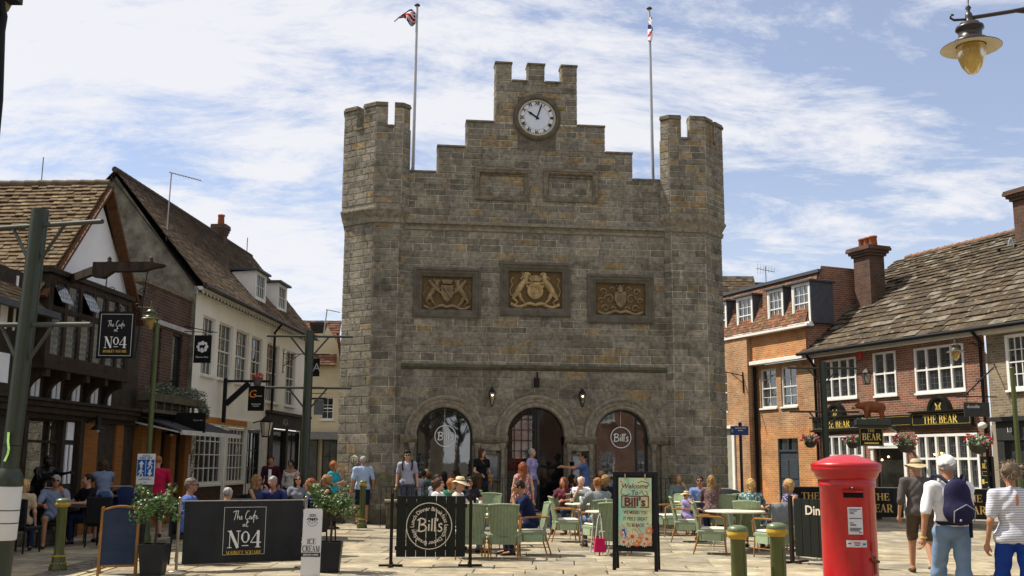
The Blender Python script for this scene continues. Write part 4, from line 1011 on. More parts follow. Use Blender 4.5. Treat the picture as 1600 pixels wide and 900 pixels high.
for i in range(6):
 leaded(cafe, xw[i]+.07, xw[i+1]-.05,3.62,4.48, JY+.05)
 leaded(cafe, xw[i]+.07, xw[i+1]-.05,4.58,5.06, JY+.05, open_=28 if i in (0,2) else 0)
# brackets below the bay, little white panels between
for x in (-.2,.6,1.45,2.3,3.15):
 b = MB(); pr = [(0,3.33),(JY-.02,3.33),(JY-.03,3.18)] + [(-.42+.36*math.sin(R_(t)),2.74+.44*math.cos(R_(t))) for t in range(10,90,16)] + [(0,2.68)]
 b.prismx(pr, x-.07, x+.07); b.build('bracket', DARKWOOD, cafe)
b = MB()
for x in (-.55,.12,.3,.95,1.13,1.8,1.98,2.65,2.83,3.5): b.box(x-.065, x+.065,-.02,.0,2.82,3.22)
for x, z0, z1, hw in ((-1.12,4.0,4.55,.12),(-.75,4.0,5.05,.03),(-1.0,3.0,3.55,.2),(-2.0,3.3,4.5,.3),(-2.6,3.3,4.5,.3)): b.box(x-hw, x+hw, -.02,0, z0, z1)
b.parts('plaster_panel', PLASTER, cafe)
b = MB(); b.box(-7.4,4.65,-.22,0,2.50,2.62,.01); b.box(-7.4,4.65,-.28,0,2.62,2.72,.01); b.box(-7.4,4.7,-.34,0,2.72,2.78,.01); b.box(-7.4,5.0,-.10,0,2.40,2.5); b.build('shop_cornice', DARKWOOD, cafe)
# shop window on the corner, posts with white strips
w = window(cafe, .0,1.5,.75,2.42,.12,1,1,.07, m=DARKWOOD, sash=False, mull=(.7,), trans=(.72,), pane=glass_mat('shop_glass', (.05,.045,.035),.30,.02,.1), sill=False)
b = MB()
for x0, x1, z0, z1 in ((1.62,1.9,2.0,2.37),(1.62,1.71,1.1,1.9),(1.8,1.9,1.1,1.9),(1.6,1.9,.25,.9)): b.box(x0, x1,-.03,0, z0, z1)
b.parts('white_strip', PLASTER, cafe)
b = MB(); b.box(2.02,2.20,-.12,0,0,2.4); b.box(-.2,-.05,-.10,0,0,2.4); b.parts('post', DARKWOOD, cafe)
CEDAR = mat('cedar_boards', (.30,.12,.03),.6,.25,6,.3,30, stretch=(.3,.3,6), col2=(.19,.075,.022))
b = MB(); 
for x0, x1 in ((2.3,3.0),(3.9,4.3)): b.box(x0, x1,-.05,0,0,2.4)
b.parts('cedar_cladding', CEDAR, cafe)
# roof: slopes run into the block; gable end faces the square
def slope_roof(parent, x_e, z_e, x_r, z_r, y0, y1, cols, m, tw, gauge, th, nm='roof', sag=0, jit=.35):
 mb = MB(); sd = Vector((x_r-x_e, 0, z_r-z_e)); L = sd.length
 tiles(mb, (x_e, y0, z_e) , (0,1,0), sd, y1-y0, L, tw, gauge, th, cols, jit, sag=sag); return mb.build(nm, m, parent)
slope_roof(cafe, GX0-.45,4.78, GXM, ZA, -.34,9.0, CLAYC, CLAY, .17,.13,.03, sag=.10)
slope_roof(cafe, GX1+.1,5.05, GXM, ZA, -.26,6.0, CLAYC, CLAY, .17,.115,.016)
b = MB()
for y_ in [i*.32 for i in range(30)]: b.tube([(GXM, -.34+y_, ZA+.02),(GXM, -.34+y_+.33, ZA+.035)],.085,8)
b.build('ridge_tiles', mat('ridge_clay', (.13,.10,.065),.9,.4,4), cafe)
b = MB()
b.beam((GX0-.42,-.34,4.70),(GXM, -.34, ZA-.07),.06,.22, up=(0,1,0)); b.beam((GX1+.08,-.30,4.75),(GXM, -.30, ZA-.07),.06,.24, up=(0,1,0)); b.parts('bargeboard', mat('brown_oak', (.10,.045,.02),.7,.3,8,.3,30), cafe)
# lower wing nearer the camera
mb = MB(); tiles(mb, (-7.4,-.5,4.35),(1,0,0),(0,1.0,.95),7.15,4.2,.17,.115,.016, CLAYC, .35); mb.build('wing_roof', CLAY, cafe)
b = MB(); b.box(-7.4,-.1,-.58,-.46,4.30,4.42); b.build('gutter', mat('lead_grey', (.07,.075,.085),.5), cafe)
# hidden higher roof behind with its ridge stump and an aerial
mb = MB(); tiles(mb, (-3.5,3.0,6.2),(1,0,0),(0,1,1.15),3.6,3.3,.17,.115,.016, OLDC, .35); mb.build('back_roof', CLAY, cafe)
t = thing('aerial_pole', 'thin bare aerial rod above the cafe roof', 'aerial', AT(64,292,23.3)); P = AT(64,292,23.3)
b = MB(); b.tube([(0,0,-.5),(0,0,.72)],.012,6); b.build('rod', mat('galvanised', (.14,.14,.14),.5), t)
# ------------------------------------------------------------------ brick house between, with flower box and awning
DKBRICK = brick_mat('dark_brick', (.10,.045,.03),(.055,.028,.022),(.12,.10,.08),.225,.078,.012)
bh = thing('brick_house', 'low dark brick house with flat parapet, flower box and cedar shopfront', 'building', L_.w(0,0), L_.rot)
BX0, BX1 = 4.97,8.25
BZ = L_.h(300,482)[1]; BZ = 6.05
b = MB(); hl = [(5.75,6.3,3.15,4.95),(7.05,7.75,3.15,4.95)]
wallholes(b, BX0, BX1,0, BZ-.1, hl+[],.02,.14); b.build('wall', DKBRICK, bh)
b = MB(); b.box(BX0, BX1,-.02,.3, BZ-.1, BZ); b.build('parapet_cap', DRESS, bh)
b = MB(); b.box(BX0, BX1,.3,8,5.6,5.7); b.build('roof', mat('lead_roof', (.1,.1,.1)), bh)
b = MB(); b.box(BX0+.1, BX1,-.035,.02,5.02,5.14); b.build('lintel_band', mat('white_render_band', (.42,.41,.40),.8,.2,4), bh)
for h in hl: window(bh, *h, y=.12, nx=1, nz=1, m=mat('black_paint', (.012,.012,.012)), sash=False, sill=False)
b = MB(); b.box(5.78,6.27,.05,.1,3.16,3.4); b.box(7.1,7.7,.05,.1,3.16,3.4); b.parts('orange_panel', mat('orange_wood', (.42,.18,.04),.6), bh)
b = MB(); b.box(4.6,8.2,-.55,-.15,3.0,3.2,.01); b.box(4.6,8.35,-.6,-.1,2.72,2.80); 
for x in (5.0,5.5,6.0,6.5,7.0,7.5,8.0): b.box(x-.03, x+.03,-.5,-.44,2.78,3.02)
b.build('box_shelf', mat('weathered_board', (.09,.08,.055),.8,.3,6), bh)
fb = thing('flower_box', 'long trailing grey-green plants in the window box of the brick house', 'plants', L_.w(0,0), L_.rot)
b = MB(); random.seed(3)
for k in range(16): leaves(b, (4.75+k*.225,-.42,3.27+random.uniform(-.02,.08)),(.18,.2,.17),110,.035,[(.07,.10,.06),(.12,.15,.11),(.05,.08,.03),(.16,.18,.14)])
for k in range(12): leaves(b, (7.9+random.uniform(-.3,.4),-.6,3.1-random.uniform(0,.25)),(.1,.1,.15),60,.03,[(.09,.12,.08),(.14,.16,.12)])
b.build('foliage', LEAF, fb)
aw = thing('awning', 'dark grey flat awning over the cedar shopfront', 'awning', L_.w(0,0), L_.rot)
b = MB(); b.prismx([(-.05,2.72),(-1.25,2.30),(-1.25,2.26),(-.05,2.68)],4.75,9.1); b.build('canvas', mat('grey_canvas', (.045,.045,.048),.8,.15,4,.2), aw)
b = MB(); b.box(4.75,9.1,-1.29,-1.23,2.2,2.31); b.beam((4.78,-.05,2.5),(4.78,-1.2,2.26),.04); b.beam((9.0,-.05,2.5),(9.0,-1.2,2.26),.04); b.build('rail', mat('white_metal', (.5,.5,.48),.4), aw)
# cedar piers & dark folding glass
b = MB()
for x0, x1 in ((4.97,5.25),(5.75,6.1),(6.75,7.1),(7.75,8.2)): b.box(x0, x1,-.22,.019,0,2.45)
b.parts('cedar_pier', CEDAR, bh)
b = MB(); b.box(BX0, BX1,-.03,.0,2.3,2.7); 
for x0, x1 in ((5.25,5.75),(6.1,6.75),(7.1,7.75)): b.box(x0, x0+.06,-.06,.0,0,2.3); b.box(x1-.06, x1,-.06,0,0,2.3)
b.build('door_frame', BWALL, bh)
b = MB()
for x0, x1 in ((5.3,5.7),(6.15,6.7),(7.15,7.7)): b.add([(x0,-.03,.1),(x1,-.03,.1),(x1,-.03,2.3),(x0,-.03,2.3)],[(0,1,2,3)])
b.parts('door_glass', glass_mat('dim_glass', (.02,.02,.018),.12,.05), bh)
b = MB(); b.box(8.02,8.12,-.24,-.22,1.15,1.75); b.build('paper_notice', mat('paper', (.6,.6,.58),.7,.03), bh)
# ------------------------------------------------------------------ white house with dormers
wh = thing('white_house', 'long cream-white house with tiled roof, two dormers and tall sash windows', 'building', L_.w(0,0), L_.rot)
WX0, WX1, WE = 8.27,20.7,6.3
WREND = mat('cream_render', (.82,.81,.765),.8,.06,1.2,.1)
def hz(px, py): return L_.h(px, py)
wins = []
for (xa, xb, yt, yb) in ((318,333,497,583),(343,361,509,591),(370,386,520,600),(394,408,531,607),(418,433,541,636),(448,459,552,639)):
 a = hz(xa, yt); c = hz(xb, yb); a2 = hz(xa, yb)
 wins.append((a[0], c[0], min(a2[1], a[1]-1.2), a[1]))
wins = [(a, b2,4.02 if i < 4 else 3.62,5.72-.012*i) for i, (a, b2, c, d) in enumerate(wins)]
g1, g2 = (8.95,14.9,.85,2.62),(16.4,20.2,.4,2.75)
b = MB(); wallholes(b, WX0, WX1,0, WE, wins + [g1, g2],.0,.14); b.build('wall', WREND, wh)
for wv in wins: window(wh, *wv, y=.10, nx=3, nz=4, fw=.05, sill=True)
b = MB(); b.box(WX0-.02, WX1,-.12,0, WE-.10, WE+.02); b.box(WX0-.02, WX1,-.28,0, WE+.0, WE+.10)
for k in range(41): b.box(WX0+.1+k*.3, WX0+.2+k*.3,-.24,-.12, WE-.10, WE+.0)
b.build('eaves_cornice', WHITE, wh)
b = MB(); b.tube([(WX0-.1,-.36, WE+.1),(WX1,-.36, WE+.08)],.07,8); b.tube([(15.9,-.34, WE+.05),(15.9,-.1, WE-.25),(15.9,-.1,2.7)],.045,8); b.build('gutter', BLACKIRON, wh)
RX, RZ = 2.45,9.75
mb = MB(); random.seed(4); tiles(mb, (WX0-.15,-.42, WE+.02),(1,0,0),(0, RX+.42, RZ-WE), WX1-WX0+.3, Vector((0, RX+.42, RZ-WE)).length, .18,.13,.018, OLDC+OLDC+REDC[3:],.4, sag=.18); mb.build('roof', CLAY, wh)
mb = MB(); tiles(mb, (WX0-.1,2*RX+.4, WE+.02),(1,0,0),(0,-(RX+.4), RZ-WE), WX1-WX0+.2,4.5,.5,.5,.02, OLDC, .3); mb.build('roof', CLAY, wh)
b = MB(); b.add([(WX0-.02,-.1,0),(WX0-.02,2*RX+.1,0),(WX0-.02,2*RX+.1, WE),(WX0-.02, RX, RZ-.15),(WX0-.02,-.1, WE)],[(0,1,2,3,4)]); b.build('gable_wall', mat('grey_roughcast', (.075,.07,.053),.95,.4,2.6,1,14, col2=(.24,.22,.17)), wh)
b = MB()
for k in range(38): b.tube([(WX0-.15+k*.33, RX, RZ+.02),(WX0-.15+k*.33+.35, RX, RZ+.03)],.09,7)
b.build('ridge_tiles', mat('ridge_dark', (.075,.06,.045),.9), wh)
for px, py in ((399,447),(433,464)):
 dx, dz = L_.h(px, py, .55)
 w0 = .62; b = MB(); z0, z1 = dz-.55, dz+.45; y0 = .35
 b.add([(dx-w0, y0, z0),(dx-w0, y0+1.6, z1-.1),(dx-w0, y0, z1)],[(0,1,2)]); b.add([(dx+w0, y0, z0),(dx+w0, y0+1.6, z1-.1),(dx+w0, y0, z1)],[(0,1,2)])
 wallholes(b, dx-w0, dx+w0, z0, z1,[(dx-w0+.1, dx+w0-.1, z0+.08, z1-.06)], y0,.05)
 dm = b.build('dormer', WHITE, wh)
 window(dm, dx-w0+.1, dx+w0-.1, z0+.08, z1-.06, y0+.05,4,2,.05, sash=False, sill=False)
 b = MB(); b.box(dx-w0-.12, dx+w0+.12, y0-.14, y0+1.7, z1, z1+.07); b.build('dormer_roof', mat('lead_grey', (.07,.075,.085)), dm)
# ground floor: white multi-paned shopfront
b = MB(); b.box(8.6,15.0,-.06,0,2.62,2.86); b.box(8.6,8.95,-.05,.0,0,2.62); b.box(15.0,15.2,-.1,0,0,2.8)
for x in (11.35,11.62,13.5): b.box(x-.08, x+.08,-.04,.05,.0,2.62)
b.build('shopfront_frame', WHITE, wh)
window(wh, 8.98,11.25,.92,2.6,.03,5,4,.07,.03, sash=False); window(wh, 11.72,13.4,.92,2.6,.03,5,4,.07,.03, sash=False)
b = MB(); b.box(8.96,11.27,-.03,.1,0,.85); b.box(11.7,13.42,-.03,.1,0,.85); b.parts('stall_riser', mat('shop_brick', (.07,.045,.035),.8,.3,9), wh)
dd = window(wh, 13.6,14.9,.1,2.6,.02,3,4,.1,.04, m=mat('black_paint', (.012,.012,.012)), sash=False, sill=False, name='shop_door')
b = MB(); b.box(8.6,13.4,-.07,-.04,2.66,2.84); b.build('orange_fascia', mat('orange_wood', (.42,.18,.04)), wh)
window(wh, 16.5,18.1,.45,2.7,.05,1,1,.07, m=BWALL, sash=False, sill=False); window(wh, 18.35,20.1,.05,2.7,.05,2,1,.07, m=BWALL, sash=False, sill=False)
b = MB(); b.box(15.6,20.7,-.14,0,2.74,3.22); b.box(15.5,20.9,-.26,0,3.22,3.32); b.box(15.95,16.4,-.06,0,0,2.74); b.box(18.1,18.35,-.04,0,0,2.74); b.box(20.2,20.5,-.06,0,0,2.74); b.build('shop_fascia', BWALL, wh)
b = MB(); put_text(b, 'AGA', L_.h(440,662)[0],2.98,-.146,.34); b.build('lettering', mat('sign_grey', (.45,.45,.42),.5), wh)
# chimney pots and little stack along that ridge
def chimney(name, label, o, rz, w, d, h, pots, m, cat='chimney', pot_r=.13, corb=.09):
 t = thing(name, label, cat, o, rz)
 b = MB()
 def band(x0, x1, y0, y1, z0, z1):
  for q in ([(x0, y0),(x1, y0)],[(x1, y0),(x1, y1)],[(x1, y1),(x0, y1)],[(x0, y1),(x0, y0)]):
   (a, c),(e, f) = q; l = math.hypot(e-a, f-c); b.add([(a, c, z0),(e, f, z0),(e, f, z1),(a, c, z1)],[(0,1,2,3)],[[(0, z0),(l, z0),(l, z1),(0, z1)]])
  b.add([(x0, y0, z1),(x1, y0, z1),(x1, y1, z1),(x0, y1, z1)],[(0,1,2,3)],[[(0,0),(.01,0),(.01,.01),(0,.01)]]); b.add([(x0, y0, z0),(x1, y0, z0),(x1, y1, z0),(x0, y1, z0)],[(3,2,1,0)],[[(0,0),(.01,0),(.01,.01),(0,.01)]])
 band(-w/2, w/2,-d/2, d/2,0, h)
 for k in range(3): band(-w/2-corb*(k+1)/3, w/2+corb*(k+1)/3,-d/2-corb*(k+1)/3, d/2+corb*(k+1)/3, h-.36+k*.1, h-.26+k*.1)
 band(-w/2-corb*.9, w/2+corb*.9,-d/2-corb*.9, d/2+corb*.9, h-.06, h)
 if w > 1: band(-w*.06, w*.06,-d/2-.06,-d/2,.1, h-.36); band(-w/2-.05,-w/2+.18,-d/2-.05, d/2+.04,0, h-.36)
 b.build('stack', m, t)
 for i in range(pots):
  x = (i-(pots-1)/2)*min(.36, w/pots)
  p = MB(); p.lathe([(pot_r, h),(pot_r*.85, h+.32),(pot_r, h+.34),(pot_r, h+.4),(pot_r*.7, h+.4),(pot_r*.7, h+.2)],(x, 0,0),14); p.build('pot', mat('red_clay_pot', (.28,.085,.04),.8,.2,5), t)
 return t
P = L_.w(17.0, RX, RZ-.3); chimney('chimney', 'tiny red pot chimney on the ridge of the white house', (P.x, P.y, 9.45), L_.rot, .4,.4,.75,1, DKBRICK)
for px, py, Y, h, lb in ((385,408,42,1.0, 'short thin aerial rod on the white house ridge'),):
 p = AT(px, py, Y); t = thing('aerial_pole', lb, 'aerial', p); b = MB(); b.tube([(0,0,-.6),(0,0, h)],.02,6); b.build('rod', mat('galvanised', (.14,.14,.14)), t)
def yagi(label, foot, top, tip, Y, r=.02):
 a, b_, c = AT(*foot, Y), AT(*top, Y), AT(*tip, Y); t = thing('television_aerial', label, 'aerial', a)
 m = MB(); m.tube([(0,0,0), b_-a], r, 6); m.build('mast', mat('aerial_grey', (.35,.34,.33),.5), t)
 m = MB(); m.tube([b_-a-(c-b_)*.08, c-a], r*.7,6)
 for k in range(12):
  p = (b_-a)+(c-b_)*(k/11); m.tube([p+Vector((0,-.12,0)), p+Vector((0,.12,0))], r*.3,4)
 m.build('boom', mat('aerial_grey', (.35,.34,.33)), t); return t
yagi('tall television aerial pointing right above the grey gable wall', (258,395),(268,270),(314,282),28.9)
yagi('television aerial on a bent mast just left of the town hall tower', (505,530),(511,484),(531,488),46,.03)
# ------------------------------------------------------------------ cream houses closing the lane
fh = thing('far_house', 'cream gabled house with a hanging roof end closing the lane', 'building', (-9.6,49,0),0)
b = MB(); wallholes(b, -.6,1.75,0,6.3,[(.55,1.15,3.55,4.6)],0,.12); b.add([(-.6,0,6.3),(1.75,0,6.3),(.6,0,8.2)],[(0,1,2)]); b.add([(1.75,0,0),(1.75,6,0),(1.75,6,5),(1.75,0,5)],[(0,1,2,3)]); b.build('wall', mat('yellow_render', (.55,.47,.30),.8,.08,2), fh)
window(fh, .55,1.15,3.55,4.6,.1,2,3)
mb = MB(); tiles(mb, (-1.2,-.3,6.1),(1,0,0),(0,1.4,2.3),2.4,2.7,.2,.15,.02, REDC, .4); mb.build('roof', CLAY, fh)
b = MB(); b.beam((1.3,-.4,7.6),(1.75,-.42,4.9),.1,.35, up=(0,1,0)); b.build('bargeboard', mat('brown_oak', (.1,.045,.02)), fh)
b = MB(); b.box(-.6,1.8,-.35,0,2.6,2.95); b.build('fascia', mat('grey_fascia', (.2,.2,.19),.7), fh)
window(fh, -.4,.5,.3,2.6,-.1,2,1, m=BWALL, sash=False, sill=False); window(fh, .7,1.7,.3,2.6,-.1,3,3, m=BWALL, sash=False, sill=False)
fh = thing('far_house', 'white house with a brown tiled roof in the lane against the tower', 'building', (-7.9,51,0),0)
b = MB(); wallholes(b, 0,5.5,0,5.6,[(.5,1.0,2.9,4.6)],0,.12); b.build('wall', WREND, fh); window(fh, .5,1.0,2.9,4.6,.1,2,4)
mb = MB(); tiles(mb, (-.6,-.4,5.5),(1,0,0),(0,2.6,2.8),6.5,3.8,.2,.15,.02, REDC+OLDC, .4); mb.build('roof', CLAY, fh)
window(fh, .1,2.0,.3,2.5,-.06,4,3, m=BWALL, sash=False, sill=False)
b = MB(); b.box(0,5,-.2,0,2.55,2.85); b.build('fascia', BWALL, fh)
chimney('chimney', 'dark squat chimney stack at the far end of the left row', AT(497,520,47),0,.5,.5,.45,0, mat('dark_render', (.04,.035,.03),.9))
# near corner building whose eave pokes into the top left of the view
nb_ = thing('corner_building', 'cornice and dark downpipe of a nearby cream building at the top left edge', 'building', (0,0,0),0)
Yc = 9.0; E = [AT(px, py, Yc) for px, py in ((0,-60),(6,12),(6,-60))]
xe = AT(2,60, Yc).x
b = MB(); b.box(xe-3.2, xe-.05, Yc-5.0, Yc, 0, AT(0,12, Yc).z); b.build('wall', WREND, nb_)
b = MB(); zt = AT(10,14, Yc).z; mould(b, [(xe-.05, Yc-5),(xe-.05, Yc),(xe-3.2, Yc)],[(zt-.14,0),(zt-.1,.03),(zt-.02,.04),(zt+.0,.06),(zt+.08,.08),(zt+.1,.11),(zt+.2,.12),(zt+.2,0)]); b.build('cornice', mat('shaded_cornice', (.26,.2,.12),.7), nb_)  # cream cornice with its shade put into a tan colour
b = MB(); xg = AT(18,5, Yc).x; b.tube([(xe+.0, Yc-.15, zt+.12),(xe+.02, Yc-.05, zt-.1),(AT(10,40, Yc).x-.02, Yc-.06, zt-.25),(AT(3,150, Yc).x, Yc-.06, AT(3,160, Yc).z),(AT(3,150, Yc).x, Yc-.06,.1)],.045,10); b.box(xe-.02, xg+.08, Yc-4, Yc+.05, zt+.06, zt+.22); b.build('downpipe', BLACKIRON, nb_)
b = MB(); q = AT(4,165, Yc); b.prism([(xe-1.2, q.z-.02),(q.x+.03, q.z-.02),(q.x-.06, q.z+.06),(xe-1.2, q.z+.12)], Yc-.3, Yc-.06); b.build('sign_hood', mat('brown_cap', (.09,.06,.04)), nb_)
# ------------------------------------------------------------------ right row: The Bear
F_ = RF
PUBBR = brick_mat('red_brick', (.26,.10,.055),(.15,.06,.042),(.30,.25,.19),.225,.075,.010)
ORBR = brick_mat('orange_brick', (.52,.20,.06),(.36,.14,.05),(.48,.36,.20),.225,.075,.011)
TANBR = brick_mat('tan_brick', (.42,.21,.09),(.27,.13,.065),(.42,.34,.22),.225,.075,.011)
GREYBR = brick_mat('yellow_grey_brick', (.25,.19,.11),(.14,.11,.08),(.28,.25,.19),.225,.075,.011)
def fx(px, py, y=0): return F_.h(px, py, y)
pub = thing('pub', 'brown brick pub with a heavy stone slab roof and white casement windows', 'building', F_.w(0,0), F_.rot)
PX0, PX1, PE = -5.05,2.72,5.62
fw_ = [fx(1286,566)[0], fx(1337,556)[0], fx(1364,552)[0], fx(1399,549)[0], fx(1428,545)[0], fx(1505,537)[0]]
ups = [(fw_[0], fw_[1],3.9,5.3),(fw_[2], fw_[3],3.88,5.33),(fw_[4], fw_[5],3.86,5.3)]
gl0 = (fx(1290,680)[0], fx(1350,680)[0],1.0,2.62); gd_ = (fx(1366,703)[0], fx(1413,703)[0],0,2.12); gr0 = (fx(1433,680)[0], fx(1531,680)[0],.85,2.55)
gm0 = (fx(1378,680)[0], fx(1408,680)[0],2.22,2.62)
b = MB(); wallholes(b, PX0, PX1,0, PE, ups+[gl0, gd_, gr0, gm0],0,.12); b.build('wall', PUBBR, pub)
for k, u in enumerate(ups):
 n = 4 if k != 1 else 2
 wv = window(pub, *u, y=.02, nx=n*3 if 0 else 1, nz=1, fw=.07, sash=False, mull=[(i+1)/n for i in range(n-1)], trans=(.5,), proud=.0)
 ld = MB(); 
 for i in range(n*3): x = u[0]+(u[1]-u[0])*(i+.5)/(n*3); ld.box(x-.004, x+.004,.026,.032, u[2]+.06, u[3]-.06)
 for i in range(8): z = u[2]+(u[3]-u[2])*(i+.5)/8; ld.box(u[0]+.07, u[1]-.07,.026,.0315, z-.004, z+.004)
 ld.build('leading', mat('lead', (.16,.16,.17)), wv)
for k, (u, n, tr) in enumerate(((gl0,5,(.55,)),(gr0,6,(.55,)),(gm0,2,()))):
 wv = window(pub, *u, y=.0, nx=1, nz=1, fw=.085, sash=False, mull=[(i+1)/n for i in range(n-1)], trans=tr, proud=.03)
 ld = MB()
 for i in range(n*3): x = u[0]+(u[1]-u[0])*(i+.5)/(n*3); ld.box(x-.005, x+.005,.004,.011, u[2]+.06, u[3]-.06)
 for i in range(7): z = u[2]+(u[3]-u[2])*(i+.5)/7; ld.box(u[0]+.07, u[1]-.07,.004,.0105, z-.005, z+.005)
 ld.build('leading', mat('lead', (.16,.16,.17)), wv)
b = MB(); a, c = gd_[0], gd_[1]; b.box(a-.12, a, -.06,.05,0,2.12); b.box(c, c+.12,-.06,.05,0,2.12); b.box(a-.2, c+.2,-.10,.05,2.12,2.26,.01); b.build('door_frame', WHITE, pub)
b = MB(); b.add([(a, .1,0),(c, .1,0),(c, .1,2.12),(a, .1,2.12)],[(0,1,2,3)]); b.build('dark_doorway', glass_mat('dim_glass', (.02,.02,.018)), pub)
b = MB()
for x, z in ((a+.25,1.75),(a+.55,1.85),(gr0[0]+1.0,1.95),(gr0[0]+.72,1.92)): b.ball((x, .085 if x < c else -.03, z),.03,6,5)
b.build('pub_bulb', mat('lit_bulb', (1,.6,.2)), pub)
# fascia boards with the name
BLK = mat('black_gloss', (.012,.013,.012),.3,.1,4); GOLD = mat('gold_leaf', (.62,.45,.10),.4,.1,12)
def nameboard(x0, x1, cx, label=None):
 t = thing('pub_nameboard', label, 'sign', F_.w(0,0), F_.rot, 'name boards of the pub')
 b = MB(); z0, z1 = 2.80,3.22; b.box(x0, x1,-.12,-.0, z0, z1,.01); b.box(x0-.06, x1+.06,-.2,0, z1, z1+.06); b.box(x0-.06, x1+.06,-.17,0, z0-.06, z0)
 r = .36; b.prism([(cx+r*math.cos(R_(t_)), z1+.02+r*1.05*math.sin(R_(t_))) for t_ in range(0,181,12)],-.14,-.01)
 vs = []; 
 for k in range(16):
  t_ = R_(k*12)
  for rr, yy in ((r-.03,-.14),(r, -.19),(r+.07,-.19),(r+.09,0)): vs.append((cx+rr*math.cos(t_), yy, z1+.04+rr*1.05*math.sin(t_)))
 b.add(vs, [(k*4+j, k*4+j+1, k*4+5+j, k*4+4+j) for k in range(15) for j in range(3)])
 b.build('board', BLK, t)
 g_ = MB(); serif_text(g_, 'THE BEAR', cx+.02,3.0,-.125,.25, width=1.38, bold=1.25)
 for sg in (-1,1):
  ribbon(g_, [(sg*.11,.08),(sg*.02,-.14),(sg*-.04,.02),(sg*-.10,-.13)],.03, cx, z1+.19,(1,1),-.145); ribbon(g_, [(-.12*sg, .1),(-.02*sg, -.02)],.022, cx, z1+.19,(1,1),-.146)
 for (a_, b_, c_, d_) in ((x0+.05, x1-.05, z0+.045, z0+.053),(x0+.05, x1-.05, z1-.053, z1-.045),(x0+.05, x0+.058, z0+.053, z1-.053),(x1-.058, x1-.05, z0+.053, z1-.053)): g_.box(a_, b_, -.124,-.121, c_, d_)
 g_.build('lettering', GOLD, t)
xa, xb = fx(1428,650)[0], fx(1522,650)[0]; nameboard(xa, xb, fx(1472,650)[0], 'right name board of the pub with gold lettering and arched crest')
xa2, xb2 = fx(1277,655)[0], fx(1353,655)[0]; nameboard(xa2-.15, xb2, fx(1310,655)[0], 'left name board of the pub partly behind the bear figure')
b = MB(); b.box(xb2, xa, -.09,0,2.82,3.2); b.build('fascia', BLK, pub)
b = MB(); b.box(xb2+.1, xa-.1,-.095,-.092,2.87,2.877); b.box(xb2+.1, xa-.1,-.095,-.092,3.14,3.147); b.build('gold_line', GOLD, pub)
# roof of Horsham slabs
RY, RZp = 4.6,9.55
sd = Vector((0, RY+.35, RZp-PE)); mb = MB(); random.seed(8)
# graded courses: big slabs at the eave
o = Vector((PX0-.35,-.38, PE-.02)); s = 0; Lr = sd.length; sdn = sd.normalized(); k = 0
while s < Lr-.1:
 gq = .36-.18*(s/Lr); L2 = min(gq*1.3, Lr-s)
 tiles(mb, o+sdn*s, (1,0,0), sd, 14.5, L2,.52-.2*(s/Lr), gq*1.3,.045, HORSH, .6); s += gq; k += 1
mb.build('slab_roof', SLATE, pub)
b = MB(); b.box(PX0-.3,9.4,-.22,.0, PE-.17, PE-.05); b.build('soffit_board', WHITE, pub)
b = MB(); b.tube([(PX0-.4,-.44, PE-.02),(9.4,-.44, PE-.04)],.065,8); b.tube([(2.62,-.4, PE-.05),(2.62,-.08, PE-.35),(2.62,-.08,0)],.05,8); b.tube([(PX0+.1,-.4, PE-.1),(PX0+.12,-.08, PE-.5),(PX0+.12,-.08,0)],.05,8); b.build('gutter', BLACKIRON, pub)
b = MB()
for q in range(44): b.tube([(PX0+.1+q*.34, RY, RZp+.03),(PX0+.44+q*.34, RY, RZp+.05)],.09,7)
b.build('ridge_tiles', mat('ridge_red', (.20,.11,.07),.9,.3,3), pub)
b = MB(); b.add([(PX0-.1,0, PE),(PX0-.1,2*RY, PE),(PX0-.1, RY, RZp)],[(0,1,2)]); b.build('gable', PUBBR, pub)
# the shop on the right of the pub
sh = thing('grey_shop', 'yellow-grey brick building with a large white sash window and dark grey shopfront', 'building', F_.w(0,0), F_.rot)
sx0, sx1 = 2.76,9.5; wz = (fx(1571,560)[0], fx(1571,560)[0]+1.05,3.75,5.35)
b = MB(); wallholes(b, sx0, sx1,2.75, PE+.0,[wz],.03,.12); b.build('wall', GREYBR, sh)
window(sh, *wz, y=.06, nx=4, nz=4, fw=.09, bw=.025)
b = MB(); b.box(sx0, sx1,-.14,.02,5.42,5.55); b.box(sx0, sx1,-.22,.02,5.55,5.6); b.build('cornice', CREAM, sh)
GREYP = mat('charcoal_paint', (.035,.036,.036),.5,.1,5)
b = MB(); b.box(sx0+.25, sx1,-.12,0,2.3,2.85,.01); b.box(sx0+.15, sx1,-.22,.0,2.85,2.98); b.box(sx0+.25, sx0+.5,-.1,0,0,2.3); b.box(sx0+1.3, sx0+1.5,-.1,0,0,2.3); b.box(sx0+.5, sx1,-.04,0,0,.5); b.build('shopfront', GREYP, sh)
window(sh, sx0+.5, sx0+1.3,.1,2.3,.03,1,1, m=GREYP, sash=False, sill=False, name='shop_door'); window(sh, sx0+1.5, sx0+4,.5,2.3,.03,1,1, m=GREYP, sash=False, sill=False)
b = MB(); put_text(b, '18', sx0+.75,2.60,-.124,.2); b.build('lettering', mat('sign_white', (.7,.7,.7)), sh)
b = MB(); b.box(sx0, sx0+.25,-.02,.03,0,2.75); b.build('brick_pier', PUBBR, sh)
